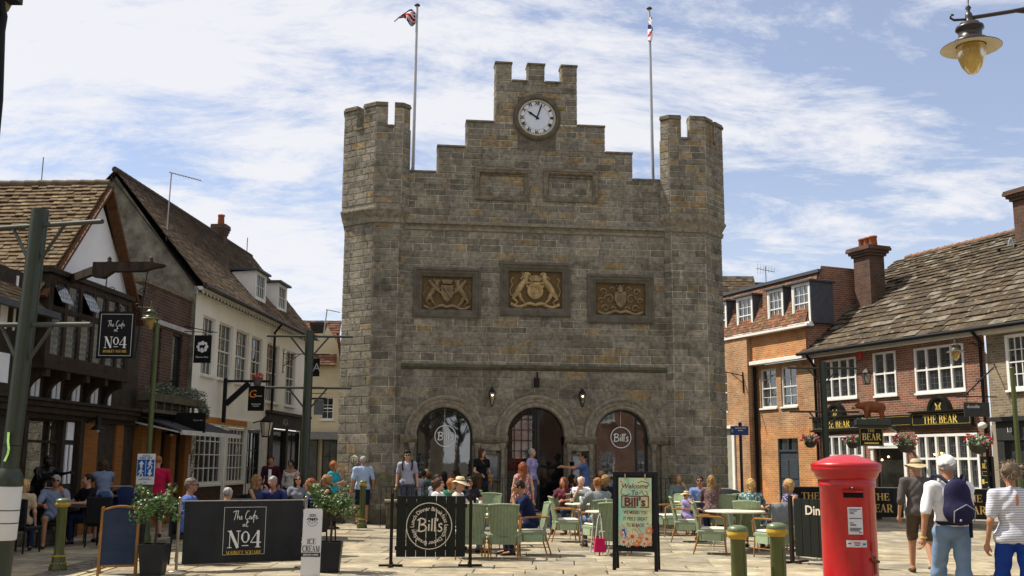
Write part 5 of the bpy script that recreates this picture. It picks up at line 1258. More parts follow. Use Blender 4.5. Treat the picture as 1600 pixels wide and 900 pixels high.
# ------------------------------------------------------------------ orange brick building with mansard and dormers
ob = thing('orange_house', 'orange brick house with mansard roof, three white dormers and grey panelled door', 'building', F_.w(0,0), F_.rot)
OX0, OX1 = -14.5,-5.1; OE = 6.62
def ox(px, y=0): return fx(px, 600, y)[0]
ow = [(ox(1188), ox(1213),3.75,5.28),(ox(1220), ox(1245),3.75,5.28),(ox(1136), ox(1147),3.65,5.3)]
od = (fx(1217,730)[0], fx(1249,730)[0],0,2.55)
lo = (fx(1140,730)[0], fx(1158,730)[0],0,3.0)
xstep = ox(1180)
b = MB(); wallholes(b, xstep, OX1,0,5.45, ow[:2]+[od],0,.14); wallholes(b, OX0, xstep, 0, OE, [ow[2], lo],-.35,.14); b.add([(xstep, -.35,0),(xstep, 0,0),(xstep, 0, OE),(xstep, -.35, OE)],[(0,1,2,3)],[[(0,0),(.35,0),(.35, OE),(0, OE)]]); b.build('wall', TANBR, ob)
b = MB(); wallholes(b, xstep+.02, OX1,5.60, OE, [],-.18,.1); b.add([(OX1,-.18,5.6),(OX1,.3,5.6),(OX1,.3, OE),(OX1,-.18, OE)],[(0,1,2,3)],[[(0,0),(.5,0),(.5,1),(0,1)]]); b.build('orange_band', ORBR, ob)
b = MB(); wallholes(b, xstep+.25, OX1,0.02,2.95,[od],-.012,.1); b.build('door_surround', ORBR, ob)
b = MB(); b.box(xstep+.02, OX1-.2,-.30,.0,5.46,5.60,.01); b.box(OX0, OX1+.25,-.42,-.1, OE, OE+.09); b.build('white_cornice', WHITE, ob)
for k, u in enumerate(ow):
 yy = .1 if k < 2 else -.25
 window(ob, *u, y=yy, nx=2, nz=4, fw=.07, sill=k < 2)
b = MB(); a, c, z0, z1 = od; b.box(a, c, .04,.1,0, z1-.5); 
for i in range(2):
 for z0_, z1_ in ((.15,.95),(1.05,1.75)): b.box(a+.1+i*(c-a-.1)/2, a+(i+1)*(c-a-.1)/2,.02,.04, z0_, z1_, .008)
b.box(a, c, .0,.1, z1-.5, z1-.42); b.box(a, a+.06,.0,.1,0, z1); b.box(c-.06, c, .0,.1,0, z1); b.box((a+c)/2-.03,(a+c)/2+.03,.0,.1, z1-.42, z1)
dr = b.build('door', mat('slate_blue_paint', (.045,.055,.065),.45,.1,4), ob); b = MB(); b.add([(a, .08, z1-.45),(c, .08, z1-.45),(c, .08, z1),(a, .08, z1)],[(0,1,2,3)]); b.build('pane', PANE, dr)
b = MB(); a, c, z0, z1 = lo; b.box(a-.1, a, -.42,-.3,0, z1+.1); b.box(c, c+.16,-.42,-.3,0, z1+.1); b.box(a, c, -.42,-.3, z1, z1+.12); b.build('white_surround', WHITE, ob)
b = MB(); b.box(a, c, -.28,-.24,0, z1); b.box(a+.1, a+.2,-.3,-.28,1.1,1.5); b.build('side_door', mat('sage_paint', (.30,.30,.24),.6), ob)
b = MB(); b.tube([(xstep+.12,-.1,5.4),(xstep+.12,-.1,0)],.06,8); b.build('downpipe', BLACKIRON, ob)
# mansard
MT = 8.72; ms = .75
mb = MB(); tiles(mb, (OX0,-.30, OE+.08),(1,0,0),(0, ms, MT-OE-.08), OX1-OX0, math.hypot(ms, MT-OE-.08),.17,.12,.014, REDC+[(.16,.11,.06)],.3); mb.build('mansard_roof', CLAY, ob)
b = MB(); b.box(OX0, OX1+.1, ms-.42, ms-.25, MT-.02, MT+.1); b.box(OX0, OX1, ms-.3,6, MT, MT+.04); b.build('lead_edge', mat('lead_grey', (.07,.075,.085)), ob)
b = MB(); wallx = OX1+.02
b.add([(wallx, -.3,5.4),(wallx, 2.6,5.4),(wallx, 2.6, MT+.25),(wallx, ms-.2, MT+.25),(wallx, -.3, OE)],[(0,1,2,3,4)],[[(0,5.4),(2.9,5.4),(2.9, MT),(.6, MT),(0, OE)]]); b.build('party_wall', PUBBR, ob)  # darker brick stands in for the shade on this tan wall
for (pa, pb, yt, yb) in ((1152,1178,470,530),(1200,1226,457,516),(1238,1268,443,505),(1118,1137,480,530)):
 xa_, z1_ = fx(pa, yt, -.1); xb_, z0_ = fx(pb, yb, -.1)
 z0_, z1_ = OE+.14, OE+.14+1.55
 b = MB(); wallholes(b, xa_-.02, xb_+.02, z0_, z1_, [(xa_+.05, xb_-.05, z0_+.05, z1_-.05)],-.14,.04); dm = b.build('dormer', WHITE, ob)
 window(dm, xa_+.04, xb_-.04, z0_+.05, z1_-.05,-.08,3,4,.06,.02, sill=False)
 b = MB(); b.box(xa_-.06, xa_-.02,-.13,.9, z0_, z1_); b.box(xb_+.02, xb_+.06,-.13,.9, z0_, z1_); b.box(xa_-.14, xb_+.14,-.24,1.0, z1_, z1_+.08,.01); b.build('dormer_cheek', mat('lead_grey', (.07,.075,.085)), dm)
 b = MB(); b.box(xa_-.12, xb_+.12,-.3,-.14, z0_-.05, z0_+.02); b.build('sill', WHITE, dm)
xq, zq = fx(1344,440,1.9)
chimney('chimney', 'broad brown brick chimney with three red pots between the orange house and the pub', F_.w(-4.25,2.1,6.6), F_.rot, .84,.7, fx(1344,386,1.7)[1]-6.6,3, brick_mat('chimney_brick', (.11,.05,.032),(.06,.03,.022),(.10,.08,.06)), corb=.2, pot_r=.16)
xq, zq = fx(1606,300,4.0)
chimney('chimney', 'tall brick chimney with an orange pot at the right edge', F_.w(xq+.05,4.2,8.0), F_.rot, .95,.9, fx(1600,300,4.2)[1]-8.0,1, brick_mat('chimney_brick', (.2,.08,.05),(.1,.05,.035),(.15,.12,.1)), corb=.22, pot_r=.17)
t = thing('satellite_dish', 'grey satellite dish bracketed to the right-hand chimney', 'satellite dish', F_.w(*[fx(1583,385,3.6)[0],3.6], fx(1583,385,3.6)[1]), F_.rot-.5)
b = MB(); b.lathe([(.001,.0),(.12,-.012),(.22,-.045),(.28,-.08),(.27,-.07),(.001,.012)],(0,0,0),20, axis='y'); b.build('dish', mat('dish_grey', (.22,.23,.26),.5), t); b = MB(); b.beam((0,0,-.1),(-.05,-.42,-.12),.02); b.box(-.1,0,-.5,-.4,-.18,-.06); b.beam((0,0,0),(.1,.4,-.05),.03); b.build('feed_arm', BLACKIRON, t)
# building further right-behind (dark tiled roof behind the tower)
bb = thing('tiled_house', 'house with a dark mossy roof showing above the orange house beside the tower', 'building', (9.3,55,0),0)
zr = AT(1165,421,55).z; ze = AT(1165,475,55).z
mb = MB(); tiles(mb, (-5,0, ze-1.2),(1,0,0),(0,2.2, zr-ze+1.2), AT(1192,421,55).x-9.3+5, Vector((0,2.2, zr-ze+1.2)).length, .3,.2,.02, OLDC, .4); mb.build('roof', CLAY, bb)
xr = AT(1192,421,55).x-9.3; b = MB(); b.box(-5, xr, .3,6,0, ze-1.2); b.prismx([(0, ze-1.2),(6, ze-1.2),(2.3, zr)], xr-.2, xr+.0); b.prismx([(0, ze-1.2),(6, ze-1.2),(2.3, zr-.3)], xr+.0, xr+.9); b.build('wall', mat('dark_render', (.04,.035,.03)), bb)
p = AT(1197,445,54); t = thing('television_aerial', 'small spiky aerial on the roof behind the orange house', 'aerial', p); b = MB(); b.tube([(0,0,-1.2),(0,0,1.0)],.03,6); b.build('mast', mat('aerial_grey', (.35,.34,.33)), t)
b = MB(); b.tube([(-.5,0,.9),(.5,0,.7)],.02,5)
for k in range(7): b.tube([(-.45+k*.15,0,.58+.02*k),(-.4+k*.15,0,1.15-.03*k)],.012,4)
b.build('boom', mat('aerial_grey', (.35,.34,.33)), t)
# tree crown beyond the pub ridge
def tree(name, label, base, h, r, n, cols, cat='tree', ls=.12):
 t = thing(name, label, cat, base); b = MB(); b.tube([(0,0,0),(.1,0, h*.5),(0,.1, h*.9)],[.25,.17,.05],8)
 for k in range(7):
  a_ = k*.9; b.tube([(.05,0, h*.45+k*.2),(r[0]*.5*math.cos(a_), r[1]*.5*math.sin(a_), h*.75),(r[0]*.8*math.cos(a_), r[1]*.8*math.sin(a_), h*.95)],[.09,.06,.02],6)
 b.build('trunk', mat('bark', (.06,.045,.03),.9), t)
 b = MB()
 for k in range(16):
  c_ = (random.uniform(-.75,.75)*r[0], random.uniform(-.75,.75)*r[1], h+random.uniform(-.7,.7)*r[2]); leaves(b, c_, (r[0]*.36, r[1]*.36, r[2]*.3), n, ls, cols, shell=.3)
 b.build('crown', LEAF, t); return t
p = AT(1421,432,55); random.seed(2); tree('tree', 'small sunlit tree top showing above the ridge of the pub', (p.x, p.y, 0), p.z-.6,(1.5,1.5,1.3),260,[(.10,.14,.03),(.14,.18,.05),(.07,.11,.03)])
# ------------------------------------------------------------------ buildings across the square behind the viewer (seen in the reflections)
for (x, y_, wd, lb, m_, h) in ((-13,-9,10, 'brick house across the square behind the viewer', PUBBR, 7.5),(-2.5,-22,9, 'yellow brick house across the square behind the viewer', GREYBR, 6.2),(7,-9,12, 'red brick house on the far right behind the viewer', PUBBR, 7.8)):
 t = thing('town_house', lb, 'building', (x, y_, 0), math.pi); t.location = (x+wd, y_, 0)
 hs = [(1+i*2.4,2+i*2.4, z, z+1.5) for i in range(int((wd-1)/2.4)) for z in (.8,4.2)]
 b = MB(); wallholes(b, 0, wd, 0, h, hs, 0,.15); b.build('wall', m_, t)
 for q in hs: window(t, *q, y=.12, nx=3, nz=4)
 mb = MB(); tiles(mb, (-.3,-.4, h),(1,0,0),(0,1,.9), wd+.6,4,.6,.4,.03, REDC, .3); mb.build('roof', CLAY, t)
for x, y_, lb in ((3.2,-9, 'dark leafy tree on the near side of the square behind the viewer'),(5.9,-13, 'second leafy tree behind the viewer beside the brick house')):
 random.seed(int(x*9)); tree('tree', lb, (x, y_, 0),6.0,(2.6,2.6,2.2),130, DKGREEN+GREENC, ls=.22)
# ------------------------------------------------------------------ street furniture
OLIVE = mat('olive_gloss', (.062,.075,.018),.35,.12,6,.05)
OLIVED = mat('dark_green_gloss', (.022,.031,.018),.35,.12,6,.05)
GILT = mat('gilt_band', (.42,.27,.04),.45,.2,12)
def pole(name, label, px, py_top, Y, H, arms, ang, r=.095, m=None, group=None, base=True, arm_len=.95):
 top = AT(px, py_top, Y); t = thing(name, label, 'market pole', (top.x, Y, 0), ang, group)
 H = top.z
 b = MB(); b.tube([(0,0,0),(0,0, H)], r, 20); b.build('shaft', m or OLIVED, t)
 if base:
  b = MB(); b.lathe([(r*1.75,0),(r*1.75,.25),(r*1.5,.32),(r*1.45,1.32),(r*1.7,1.38),(r*1.5,1.46),(r*1.0,1.56)],(0,0,0),20); b.build('base', m or OLIVED, t)
 for z in arms:
  for s_ in (-1,1):
   b = MB(); b.tube([(s_*r*.8,0, z),(s_*arm_len, 0, z)],.028,8); b.tube([(s_*r*.9,0, z-.42),(s_*.42,0, z-.02)],.02,8); b.build('arm', mat('arm_steel', (.05,.055,.045),.5), t)
 return t
p1 = pole('market_pole', 'thick green pole with a white paper wrap at the left edge', 64,330,11.7,4.5,(4.28,3.12),-.45,.098, OLIVED, 'market poles', base=False, arm_len=1.02)
p1.location.x -= .155; p1.rotation_euler.y = .048
b = MB(); b.lathe([(.17,0),(.17,.1),(.145,.2),(.14,1.28),(.165,1.32),(.15,1.42),(.105,1.5)],(0,0,0),22); b.build('base', OLIVED, p1)
b = MB(); b.lathe([(.153,.72),(.156,.73),(.156,1.30),(.153,1.31)],(0,0,0),22); b.build('paper_wrap', mat('paper', (.5,.5,.5)), p1)
b = MB(); b.lathe([(.158,.90),(.161,.905),(.158,.91)],(0,0,0),22); b.lathe([(.158,1.04),(.161,1.045),(.158,1.05)],(0,0,0),22); b.lathe([(.1,1.75),(.102,1.755),(.1,1.76)],(0,0,0),22); b.build('tie', BLACKIRON, p1)
b = MB()
pts = [(.06,-.12,1.58),(.11,-.13,1.66),(.13,-.14,1.72),(.09,-.13,1.80),(.07,-.12,1.90)]
b.add([(p[0]-.025, p[1], p[2]) for p in pts]+[(p[0]+.025, p[1]-.01, p[2]) for p in pts],[(i, i+1, i+6, i+5) for i in range(4)]); b.build('ribbon', mat('lime_ribbon', (.35,.62,.18),.6), p1)
pole('market_pole', 'dark green pole with two pairs of arms before the lane left of the town hall', 484.5,517,22.8,4.5,(4.35,3.20),.05,.098, OLIVED, 'market poles', base=False)
pole('market_pole', 'green pole with arms standing in front of the pub, behind the red post box', 1284.5,565,29.0,4.5,(4.28,3.05),.0,.095, OLIVED, 'market poles', base=False, arm_len=.98)
# lantern heads
def lamp_head(parent, o, s=1.0, m=None):
 """swept conical hood with an amber bowl; o = top of the fitting in parent space"""
 x, y, z = o; m = m or mat('lamp_brown', (.028,.022,.018),.35)
 b = MB(); b.lathe([(.0,.20),(.012,.19),(.006,.14),(.028,.11),(.012,.08),(.03,.05),(.035,.02),(.03,-.02),(.04,-.03)],(x, y, z),12)
 b.v = [(x+(p[0]-x)*s, y+(p[1]-y)*s, z+(p[2]-z)*s) for p in b.v]; b.build('finial', m, parent)
 b = MB(); b.lathe([(.04,-.03),(.085,-.04),(.09,-.065),(.12,-.075),(.125,-.10),(.105,-.115),(.10,-.18),(.12,-.19),(.155,-.215),(.165,-.235),(.15,-.245)],(x, y, z),24)
 b.v = [(x+(p[0]-x)*s, y+(p[1]-y)*s, z+(p[2]-z)*s) for p in b.v]; b.build('housing', m, parent)
 b = MB(); b.lathe([(.15,-.235),(.26,-.275),(.265,-.282)],(x, y, z),28)
 b.v = [(x+(p[0]-x)*s, y+(p[1]-y)*s, z+(p[2]-z)*s) for p in b.v]; b.build('hood', m, parent)
 b = MB(); b.lathe([(.262,-.284),(.13,-.262)],(x, y, z),28)
 b.v = [(x+(p[0]-x)*s, y+(p[1]-y)*s, z+(p[2]-z)*s) for p in b.v]; b.build('reflector', mat('lamp_cream', (.55,.50,.38),.5), parent)
 b = MB(); b.lathe([(.122,-.262),(.128,-.30),(.118,-.38),(.09,-.46),(.045,-.52),(.0,-.54)],(x, y, z),22)
 b.v = [(x+(p[0]-x)*s, y+(p[1]-y)*s, z+(p[2]-z)*s) for p in b.v]
 gm = MATS.get('amber_bowl')
 if not gm:
  gm = mat('amber_bowl', (.66,.47,.13),.15,.3,5, col2=(.45,.29,.06)); gm.node_tree.nodes['Principled BSDF'].inputs['Transmission Weight'].default_value = .35
 b.build('glass_bowl', gm, parent)
# near lamp on its bracket, top right
Yl = 8.9; fo = AT(1514,30, Yl); end = AT(1600,8, Yl)
t = thing('street_lamp', 'large brown street lamp with amber glass bowl hanging at the top right', 'street lamp', fo, 0)
lamp_head(t, (0,0,0),1.0)
def scroll_bracket(parent, a, d, L, rise, s=1.0, m=None):
 b = MB(); m = m or mat('lamp_brown', (.03,.02,.02)); d = Vector(d).normalized(); up = Vector((0,0,1)); P = lambda u, z: Vector(a)+d*u+up*z
 b.tube([P(0,.03), P(L*.35, rise*.45), P(L*.7, rise*.85), P(L, rise)],.020*s, 8); b.tube([P(-.14,.01), P(-.17,.03), P(-.165,.06), P(-.14,.06)],.011*s, 6); b.tube([P(-.14,.01), P(0,.02)],.012*s, 6)
 b.tube([P(L*.38, rise*.45), P(L*.62, rise*.33), P(L, rise*.2-.1)],.012*s, 8)
 for u, z, r in ((L*.50, rise*.53,.028),(L*.60, rise*.57,.048),(L*.74, rise*.62,.075),(L*.9, rise*.62,.10)):
  b.tube([P(u+r*s*math.cos(k*.628), z+r*s*math.sin(k*.628)) for k in range(10)],.010*s, 6, closed=True)
 b.build('bracket', m, parent)
scroll_bracket(t, (0,0,-.02),(1,0,0),1.15,.22)
b = MB(); b.tube([(1.15,0,.22),(1.15,0,-fo.z)],.05,10); b.build('post', mat('lamp_brown', (.03,.02,.02)), t)
# lamp on the pub wall
fo = AT(1492,535,30.0); sx = F_.h(1492,535,0)
t = thing('street_lamp', 'brown lantern on a scrolled arm against the pub upstairs window', 'street lamp', fo, 0)
lamp_head(t, (0,0,0),1.0, mat('lamp_bronze', (.07,.06,.035),.35)); 
x_, z_ = F_.h(1538,530,0); wpt = F_.w(x_, -.02, z_); dv = (wpt-fo); dv.z = 0
scroll_bracket(t, (0,0,-.02), dv, dv.length, .05,.8)
# olive lamp post with blue sign
Yp = 20.6; top = AT(247,505, Yp)
t = thing('lamp_post', 'olive lamp post with a small amber lantern, left of the white house', 'street lamp', (top.x-.02, Yp, 0),0); lx = -.02
b = MB(); b.tube([(0,0,0),(0,0, top.z)],.052,14); b.build('post', OLIVE, t)
b = MB(); b.lathe([(.15,0),(.15,.1),(.12,.18),(.115,1.35),(.14,1.4),(.11,1.5),(.055,1.7)],(0,0,0),16); b.build('base', OLIVE, t)
lamp_head(t, (-.14,0, top.z+.30),.78, OLIVE); b = MB(); b.tube([(0,0, top.z-.02),(0,0, top.z+.1),(-.05,0, top.z+.22),(-.14,0, top.z+.29)],.018,8); b.tube([(-.4,0, top.z+.33),(-.14,0, top.z+.31)],.012,6); b.build('bracket', OLIVE, t)
sg = thing('keep_left_sign', 'blue and white keep-left sign with arrows and walking figures strapped to the olive lamp post', 'sign', (top.x-.02, Yp-.16,0),0)
SBLUE = mat('sign_blue', (.012,.10,.36),.45,.05); SWH = mat('sign_white', (.7,.7,.7))
x0, z0 = AT(212,758, Yp-.16).x-top.x+.02, AT(226,757, Yp-.16).z; x1, z1 = AT(243,709, Yp-.16).x-top.x+.02, AT(228,709, Yp-.16).z
b = MB(); b.box(x0, x1,0,.02, z0, z1); b.build('panel', SWH, sg)
h = z1-z0; b = MB(); b.box(x0+.01, x1-.01,-.004,0, z0+.26*h, z1-.19*h); bl = b.build('blue_field', SBLUE, sg)
b = MB(); put_text(b, 'PLEASE', (x0+x1)/2, z1-.06*h, -.005,.06, width=.3*(x1-x0)*1.3, offset=.02); put_text(b, 'KEEP LEFT', (x0+x1)/2, z1-.135*h, -.005,.06, width=.72*(x1-x0), offset=.02)
[b.box(cm_-w_/2*(x1-x0), cm_+w_/2*(x1-x0),-.005,-.002, z0+q_*h-.006, z0+q_*h+.004) for cm_ in ((x0+x1)/2,) for q_, w_ in ((.21,.45),(.16,.7),(.06,.2))]; b.build('lettering', SBLUE, sg)
b = MB(); cm = (x0+x1)/2; b.box(cm-.004, cm+.004,-.008,-.004, z0+.3*h, z1-.22*h)
def arrow(mb, cx, cz, s, up):
 k = 1 if up else -1; mb.prism([(cx-.03*s, cz-k*.09*s),(cx+.03*s, cz-k*.09*s),(cx+.03*s, cz),(cx-.03*s, cz)][::k],-.008,-.004); mb.prism([(cx-.07*s, cz),(cx+.07*s, cz),(cx, cz+k*.09*s)][::k],-.008,-.004)
def walker(mb, cx, cz, s):
 mb.lathe([(.0001,-.008),(.025*s, -.008)],(cx+.01*s, 0, cz+.12*s),10, axis='y', sm=False)
 for p, w_ in (([(0,.09),(-.01,-.01)],.05),([(-.01,0),(.05,-.06),(.04,-.13)],.028),([(-.01,0),(-.03,-.08),(-.08,-.12)],.028),([(.0,.07),(.05,.02),(.08,.03)],.02),([(.0,.07),(-.05,.03),(-.06,-.02)],.02)): ribbon(mb, [(a*s, c*s) for a, c in p], w_*s, cx, cz, (1,1),-.007)
q = (x1-x0)/4; arrow(b, cm-q, z0+.66*h, .75, True); walker(b, cm-q, z0+.4*h, .7); walker(b, cm+q, z0+.66*h, .7); arrow(b, cm+q, z0+.38*h, .75, False); b.build('symbols', SWH, bl)
# thin olive post at the far right edge
top = AT(1581,575,24.5); t = thing('lamp_post', 'thin olive post rising at the right edge before the grey shop', 'post', (top.x, 24.5,0),0); b = MB(); b.tube([(0,0,0),(0,0, top.z)],.055,12); b.build('post', OLIVE, t)
b = MB(); b.lathe([(.055, top.z-.03),(.062, top.z-.02),(.05, top.z+.02),(.0, top.z+.03)],(0,0,0),12); b.lathe([(.13,0),(.13,.9),(.06,1.1)],(0,0,0),12); b.build('collar', OLIVE, t)
# bollards
def bollard(label, x, y, H=1.04, detail=True, r=.07):
 t = thing('bollard', label, 'bollard', (x, y, 0), random.uniform(0,1), 'olive bollards')
 b = MB(); b.lathe([(.125,0),(.13,.02),(.125,.05),(.095,.14),(.09,.20),(.082,.22),(r+.004,.24),(r, .26),(r, H-.13),(r+.006, H-.12)],(0,0,0),20); b.build('shaft', OLIVE, t)
 b = MB(); b.lathe([(r+.004, H-.13),(r+.03, H-.10),(r+.032, H-.085),(r+.025, H-.06)],(0,0,0),20); b.lathe([(.098,.20),(.105,.213),(.098,.226)],(0,0,0),20); b.parts('gilt_band', GILT, t)
 b = MB(); b.lathe([(r+.026, H-.062),(r+.03, H-.05),(r+.02, H-.02),(r*.6, H-.003),(.0, H)],(0,0,0),20); b.build('cap', mat('cap_green', (.10,.13,.06),.35), t)
 b = MB()
 for k in range(14): a = k*math.tau/14; b.ball((.112*math.cos(a),.112*math.sin(a),.11),.012,6,4)
 b.build('studs', GILT, t); b = MB(); b.box(-.02,.02,-r-.006,-r+.01,.3, H-.25); b.build('door_plate', OLIVE, t)
 return t
p = G(90,892); bollard('olive bollard with gilt bands standing left of the chalkboard', p.x, p.y)
for px, pt, lb in ((1152,820, 'left one of two olive bollards in front of the right-hand tables'),(1213.5,816, 'right one of two olive bollards in front of the right-hand tables')):
 p = AT(px, pt, 9.9); t = bollard(lb, p.x, 9.9, max(.95, p.z))
p = G(580,822); bollard('tall green bollard beside the man in the blue shirt at the left tower', p.x-.12, p.y-.8,1.14)
p = AT(472,775,26.5)
bollard('green bollard half hidden behind the left tables of the terrace', AT(645,776,25.6).x, 25.6,.98) if False else None
# pillar box
PR = (.40,.003,.007)
RED = mat('post_red', PR, .36,.14,5,.12,14, coat=.25)
pb = thing('post_box', 'red cylindrical post box with a domed cap and white collection plates', 'post box', (AT(1325,800,12.45).x, 12.45,0), math.atan2(AT(1325,800,12.45).x, 12.45)*-1)
R0 = .315
b = MB(); b.lathe([(R0+.012,.12),(R0,.16),(R0,1.33),(R0+.012,1.34),(R0+.012,1.37),(R0+.0,1.38),(R0+.004,1.42)],(0,0,0),48); b.build('body', RED, pb)
b = MB(); b.lathe([(R0+.004,1.42),(R0+.03,1.44),(R0+.05,1.47),(R0+.058,1.50),(R0+.085,1.52),(R0+.09,1.545),(R0+.085,1.56)]+[],(0,0,0),48)
b.lathe([(R0+.085,1.56),(R0+.092,1.575),(R0+.09,1.605),(R0+.04,1.625),(R0-.06,1.665),(.15,1.70),(.06,1.712),(.0,1.715)],(0,0,0),48); 
for k in range(60): a = k*math.tau/60; b.box(-.009,.009,-R0-.098,-R0-.088,1.52,1.555) if False else None
b.build('cap', RED, pb)
b = MB(); b.lathe([(R0+.03,0),(R0+.03,.115),(R0+.012,.13)],(0,0,0),40); b.build('plinth', mat('black_gloss', (.01,.01,.01)), pb)
def curved(mb, a0, a1, z0, z1, r, n=8):
 v = []; 
 for i in range(n+1):
  a = R_(a0+(a1-a0)*i/n); v += [(r*math.sin(a),-r*math.cos(a), z0),(r*math.sin(a),-r*math.cos(a), z1)]
 mb.add(v, [(2*i, 2*i+2,2*i+3,2*i+1) for i in range(n)])
b = MB(); curved(b, -8,34,1.215,1.275, R0+.003); b.build('slot', mat('slot_black', (.004,.004,.004),.6), pb)
b = MB(); curved(b, -9,35,1.275,1.295, R0+.02); curved(b, -10,-8,1.205,1.295, R0+.012,2); curved(b, 34,36,1.205,1.295, R0+.012,2); b.build('slot_hood', RED, pb)
b = MB(); curved(b, 5,15,1.315,1.365, R0+.006); b.build('number_plate', BLACKIRON, pb); b = MB(); curved(b, 8,12,1.325,1.352, R0+.009); b.build('number', SWH, pb)
b = MB(); curved(b, -1,29,.80,1.11, R0+.008); b.build('collection_plate', mat('plate_white', (.55,.55,.58),.4), pb)
b = MB(); 
for z, a0, a1 in ((1.085,2,26),(1.065,2,18),(1.04,3,12),(.98,2,27),(.93,2,10),(.905,3,15),(.87,2,26),(.855,2,24),(.84,2,22)): curved(b, a0, a1, z-.004, z+.004 if z != 1.04 and z != .905 else z+.008, R0+.0105)
b.build('plate_lines', mat('ink', (.04,.04,.04)), pb)
b = MB(); curved(b, 20,27,.815,.825, R0+.0105); b.build('red_mark', RED, pb)
b = MB(); curved(b, -6,36,.655,.735, R0+.008); b.build('notice_strip', mat('plate_white', (.55,.55,.58)), pb); b = MB(); curved(b, -3,4,.69,.705, R0+.011); curved(b, 8,22,.70,.712, R0+.011); curved(b, 10,20,.675,.687, R0+.011); b.build('strip_lettering', RED, pb); b = MB(); curved(b, 27,33,.68,.70, R0+.011); b.build('strip_mark', SBLUE, pb)
b = MB(); 
for a in (50,): curved(b, a, a+1.5,.16,1.36, R0+.006,2)
curved(b, 49,55,.60,.72, R0+.03,3); b.build('door_edge', RED, pb)
b = MB(); b.tube([(R0*math.sin(R_(48)),-(R0+.02)*math.cos(R_(48)),.52),(R0*1.12*math.sin(R_(52)),-(R0+.05)*math.cos(R_(52)),.50),(R0*1.12*math.sin(R_(62)),-(R0+.05)*math.cos(R_(62)),.49)],.018,8); curved(b, 56,62,.35,.55, R0+.012,3); b.build('lock', mat('rusty_iron', (.14,.06,.03),.7,.4,30), pb)
b = MB(); 
for x, z in ((-.10,.215),(-.05,.205),(.0,.195),(.05,.212)): b.box(x, x+.03,-R0-.004,-R0+.02, z, z+.02)
b.build('chipped_paint', mat('chip_pink', (.6,.35,.35),.7), pb)
# ------------------------------------------------------------------ banners, boards and boxes
DKCANV = mat('charcoal_canvas', (.028,.029,.031),.75,.25,3,.35,7, stretch=(1,1,.5))
def banner(name, label, a, b_, H, zb, posts=True, wob=.012, m=DKCANV, postm=None):
 """canvas windbreak from a to b (ground points)"""
 d = Vector((b_.x-a.x, b_.y-a.y, 0)); L = d.length; t = thing(name, label, 'windbreak', (a.x, a.y, 0), math.atan2(d.y, d.x))
 mb = MB(); n = 24; k = 6; mb.smooth = True
 v = [(L*i/n, wob*math.sin(i*1.3+j*.9)*math.sin(math.pi*j/k)+.006*math.sin(i*2.7), zb+(H-zb)*j/k) for i in range(n+1) for j in range(k+1)]
 mb.add(v, [(i*(k+1)+j, (i+1)*(k+1)+j, (i+1)*(k+1)+j+1, i*(k+1)+j+1) for i in range(n) for j in range(k)])
 v2 = [(x, y+.006, z) for x, y, z in v]; mb.add(v2,[(i*(k+1)+j, i*(k+1)+j+1,(i+1)*(k+1)+j+1,(i+1)*(k+1)+j) for i in range(n) for j in range(k)]); mb.build('canvas', m, t)
 pm = postm or mat('steel_post', (.32,.27,.20),.3, metal=.6)
 for x in (-.07, L+.05):
  mb = MB(); mb.tube([(x, .02,0),(x, .02, H+.03)],.022,10); mb.ball((x, .02, H+.045),.027,8,6); mb.lathe([(.15,0),(.15,.012),(.03,.02)],(x, .02,0),16); mb.build('post', pm, t)
 mb = MB(); mb.tube([(-.07,.02, H+.005),(L+.05,.02, H+.005)],.012,8); mb.tube([(-.07,.02, zb),(L+.05,.02, zb)],.012,8); mb.build('rail', pm, t)
 return t, L
a, c = G(283,893), G(470,886)
a.z = c.z = 0; t, L = banner('cafe_windbreak', 'dark canvas windbreak with white script and a large No 4 inside a thin square', a, c, .995,.10)
cx_ = L*.50; cz_ = .56
b = MB(); frame_w = .31
for (x0_, x1_, z0_, z1_) in ((-.31,.31,.345,.350),(-.31,.31,-.345,-.340),(-.31,-.305,-.345,.35),(.305,.31,-.345,.35)): b.box(cx_+x0_, cx_+x1_, -.024,-.021, cz_+z0_, cz_+z1_)
script_cafe(b, cx_+.01, cz_+.16,-.026,.135); g2 = MB(); number_four(b, g2, cx_, cz_-.12,-.028,.25)
b.build('lettering', mat('sign_white', (.7,.7,.7)), t); g2.build('gold_lettering', mat('gold_ink', (.55,.36,.05),.5), t)
# left dark windbreak by the bollard
a, c = G(20,850), G(82,846); banner('cafe_windbreak', 'plain dark windbreak behind the bollard at the left edge', Vector((a.x, a.y, 0)), Vector((c.x, c.y-.1,0)),1.04,.12)
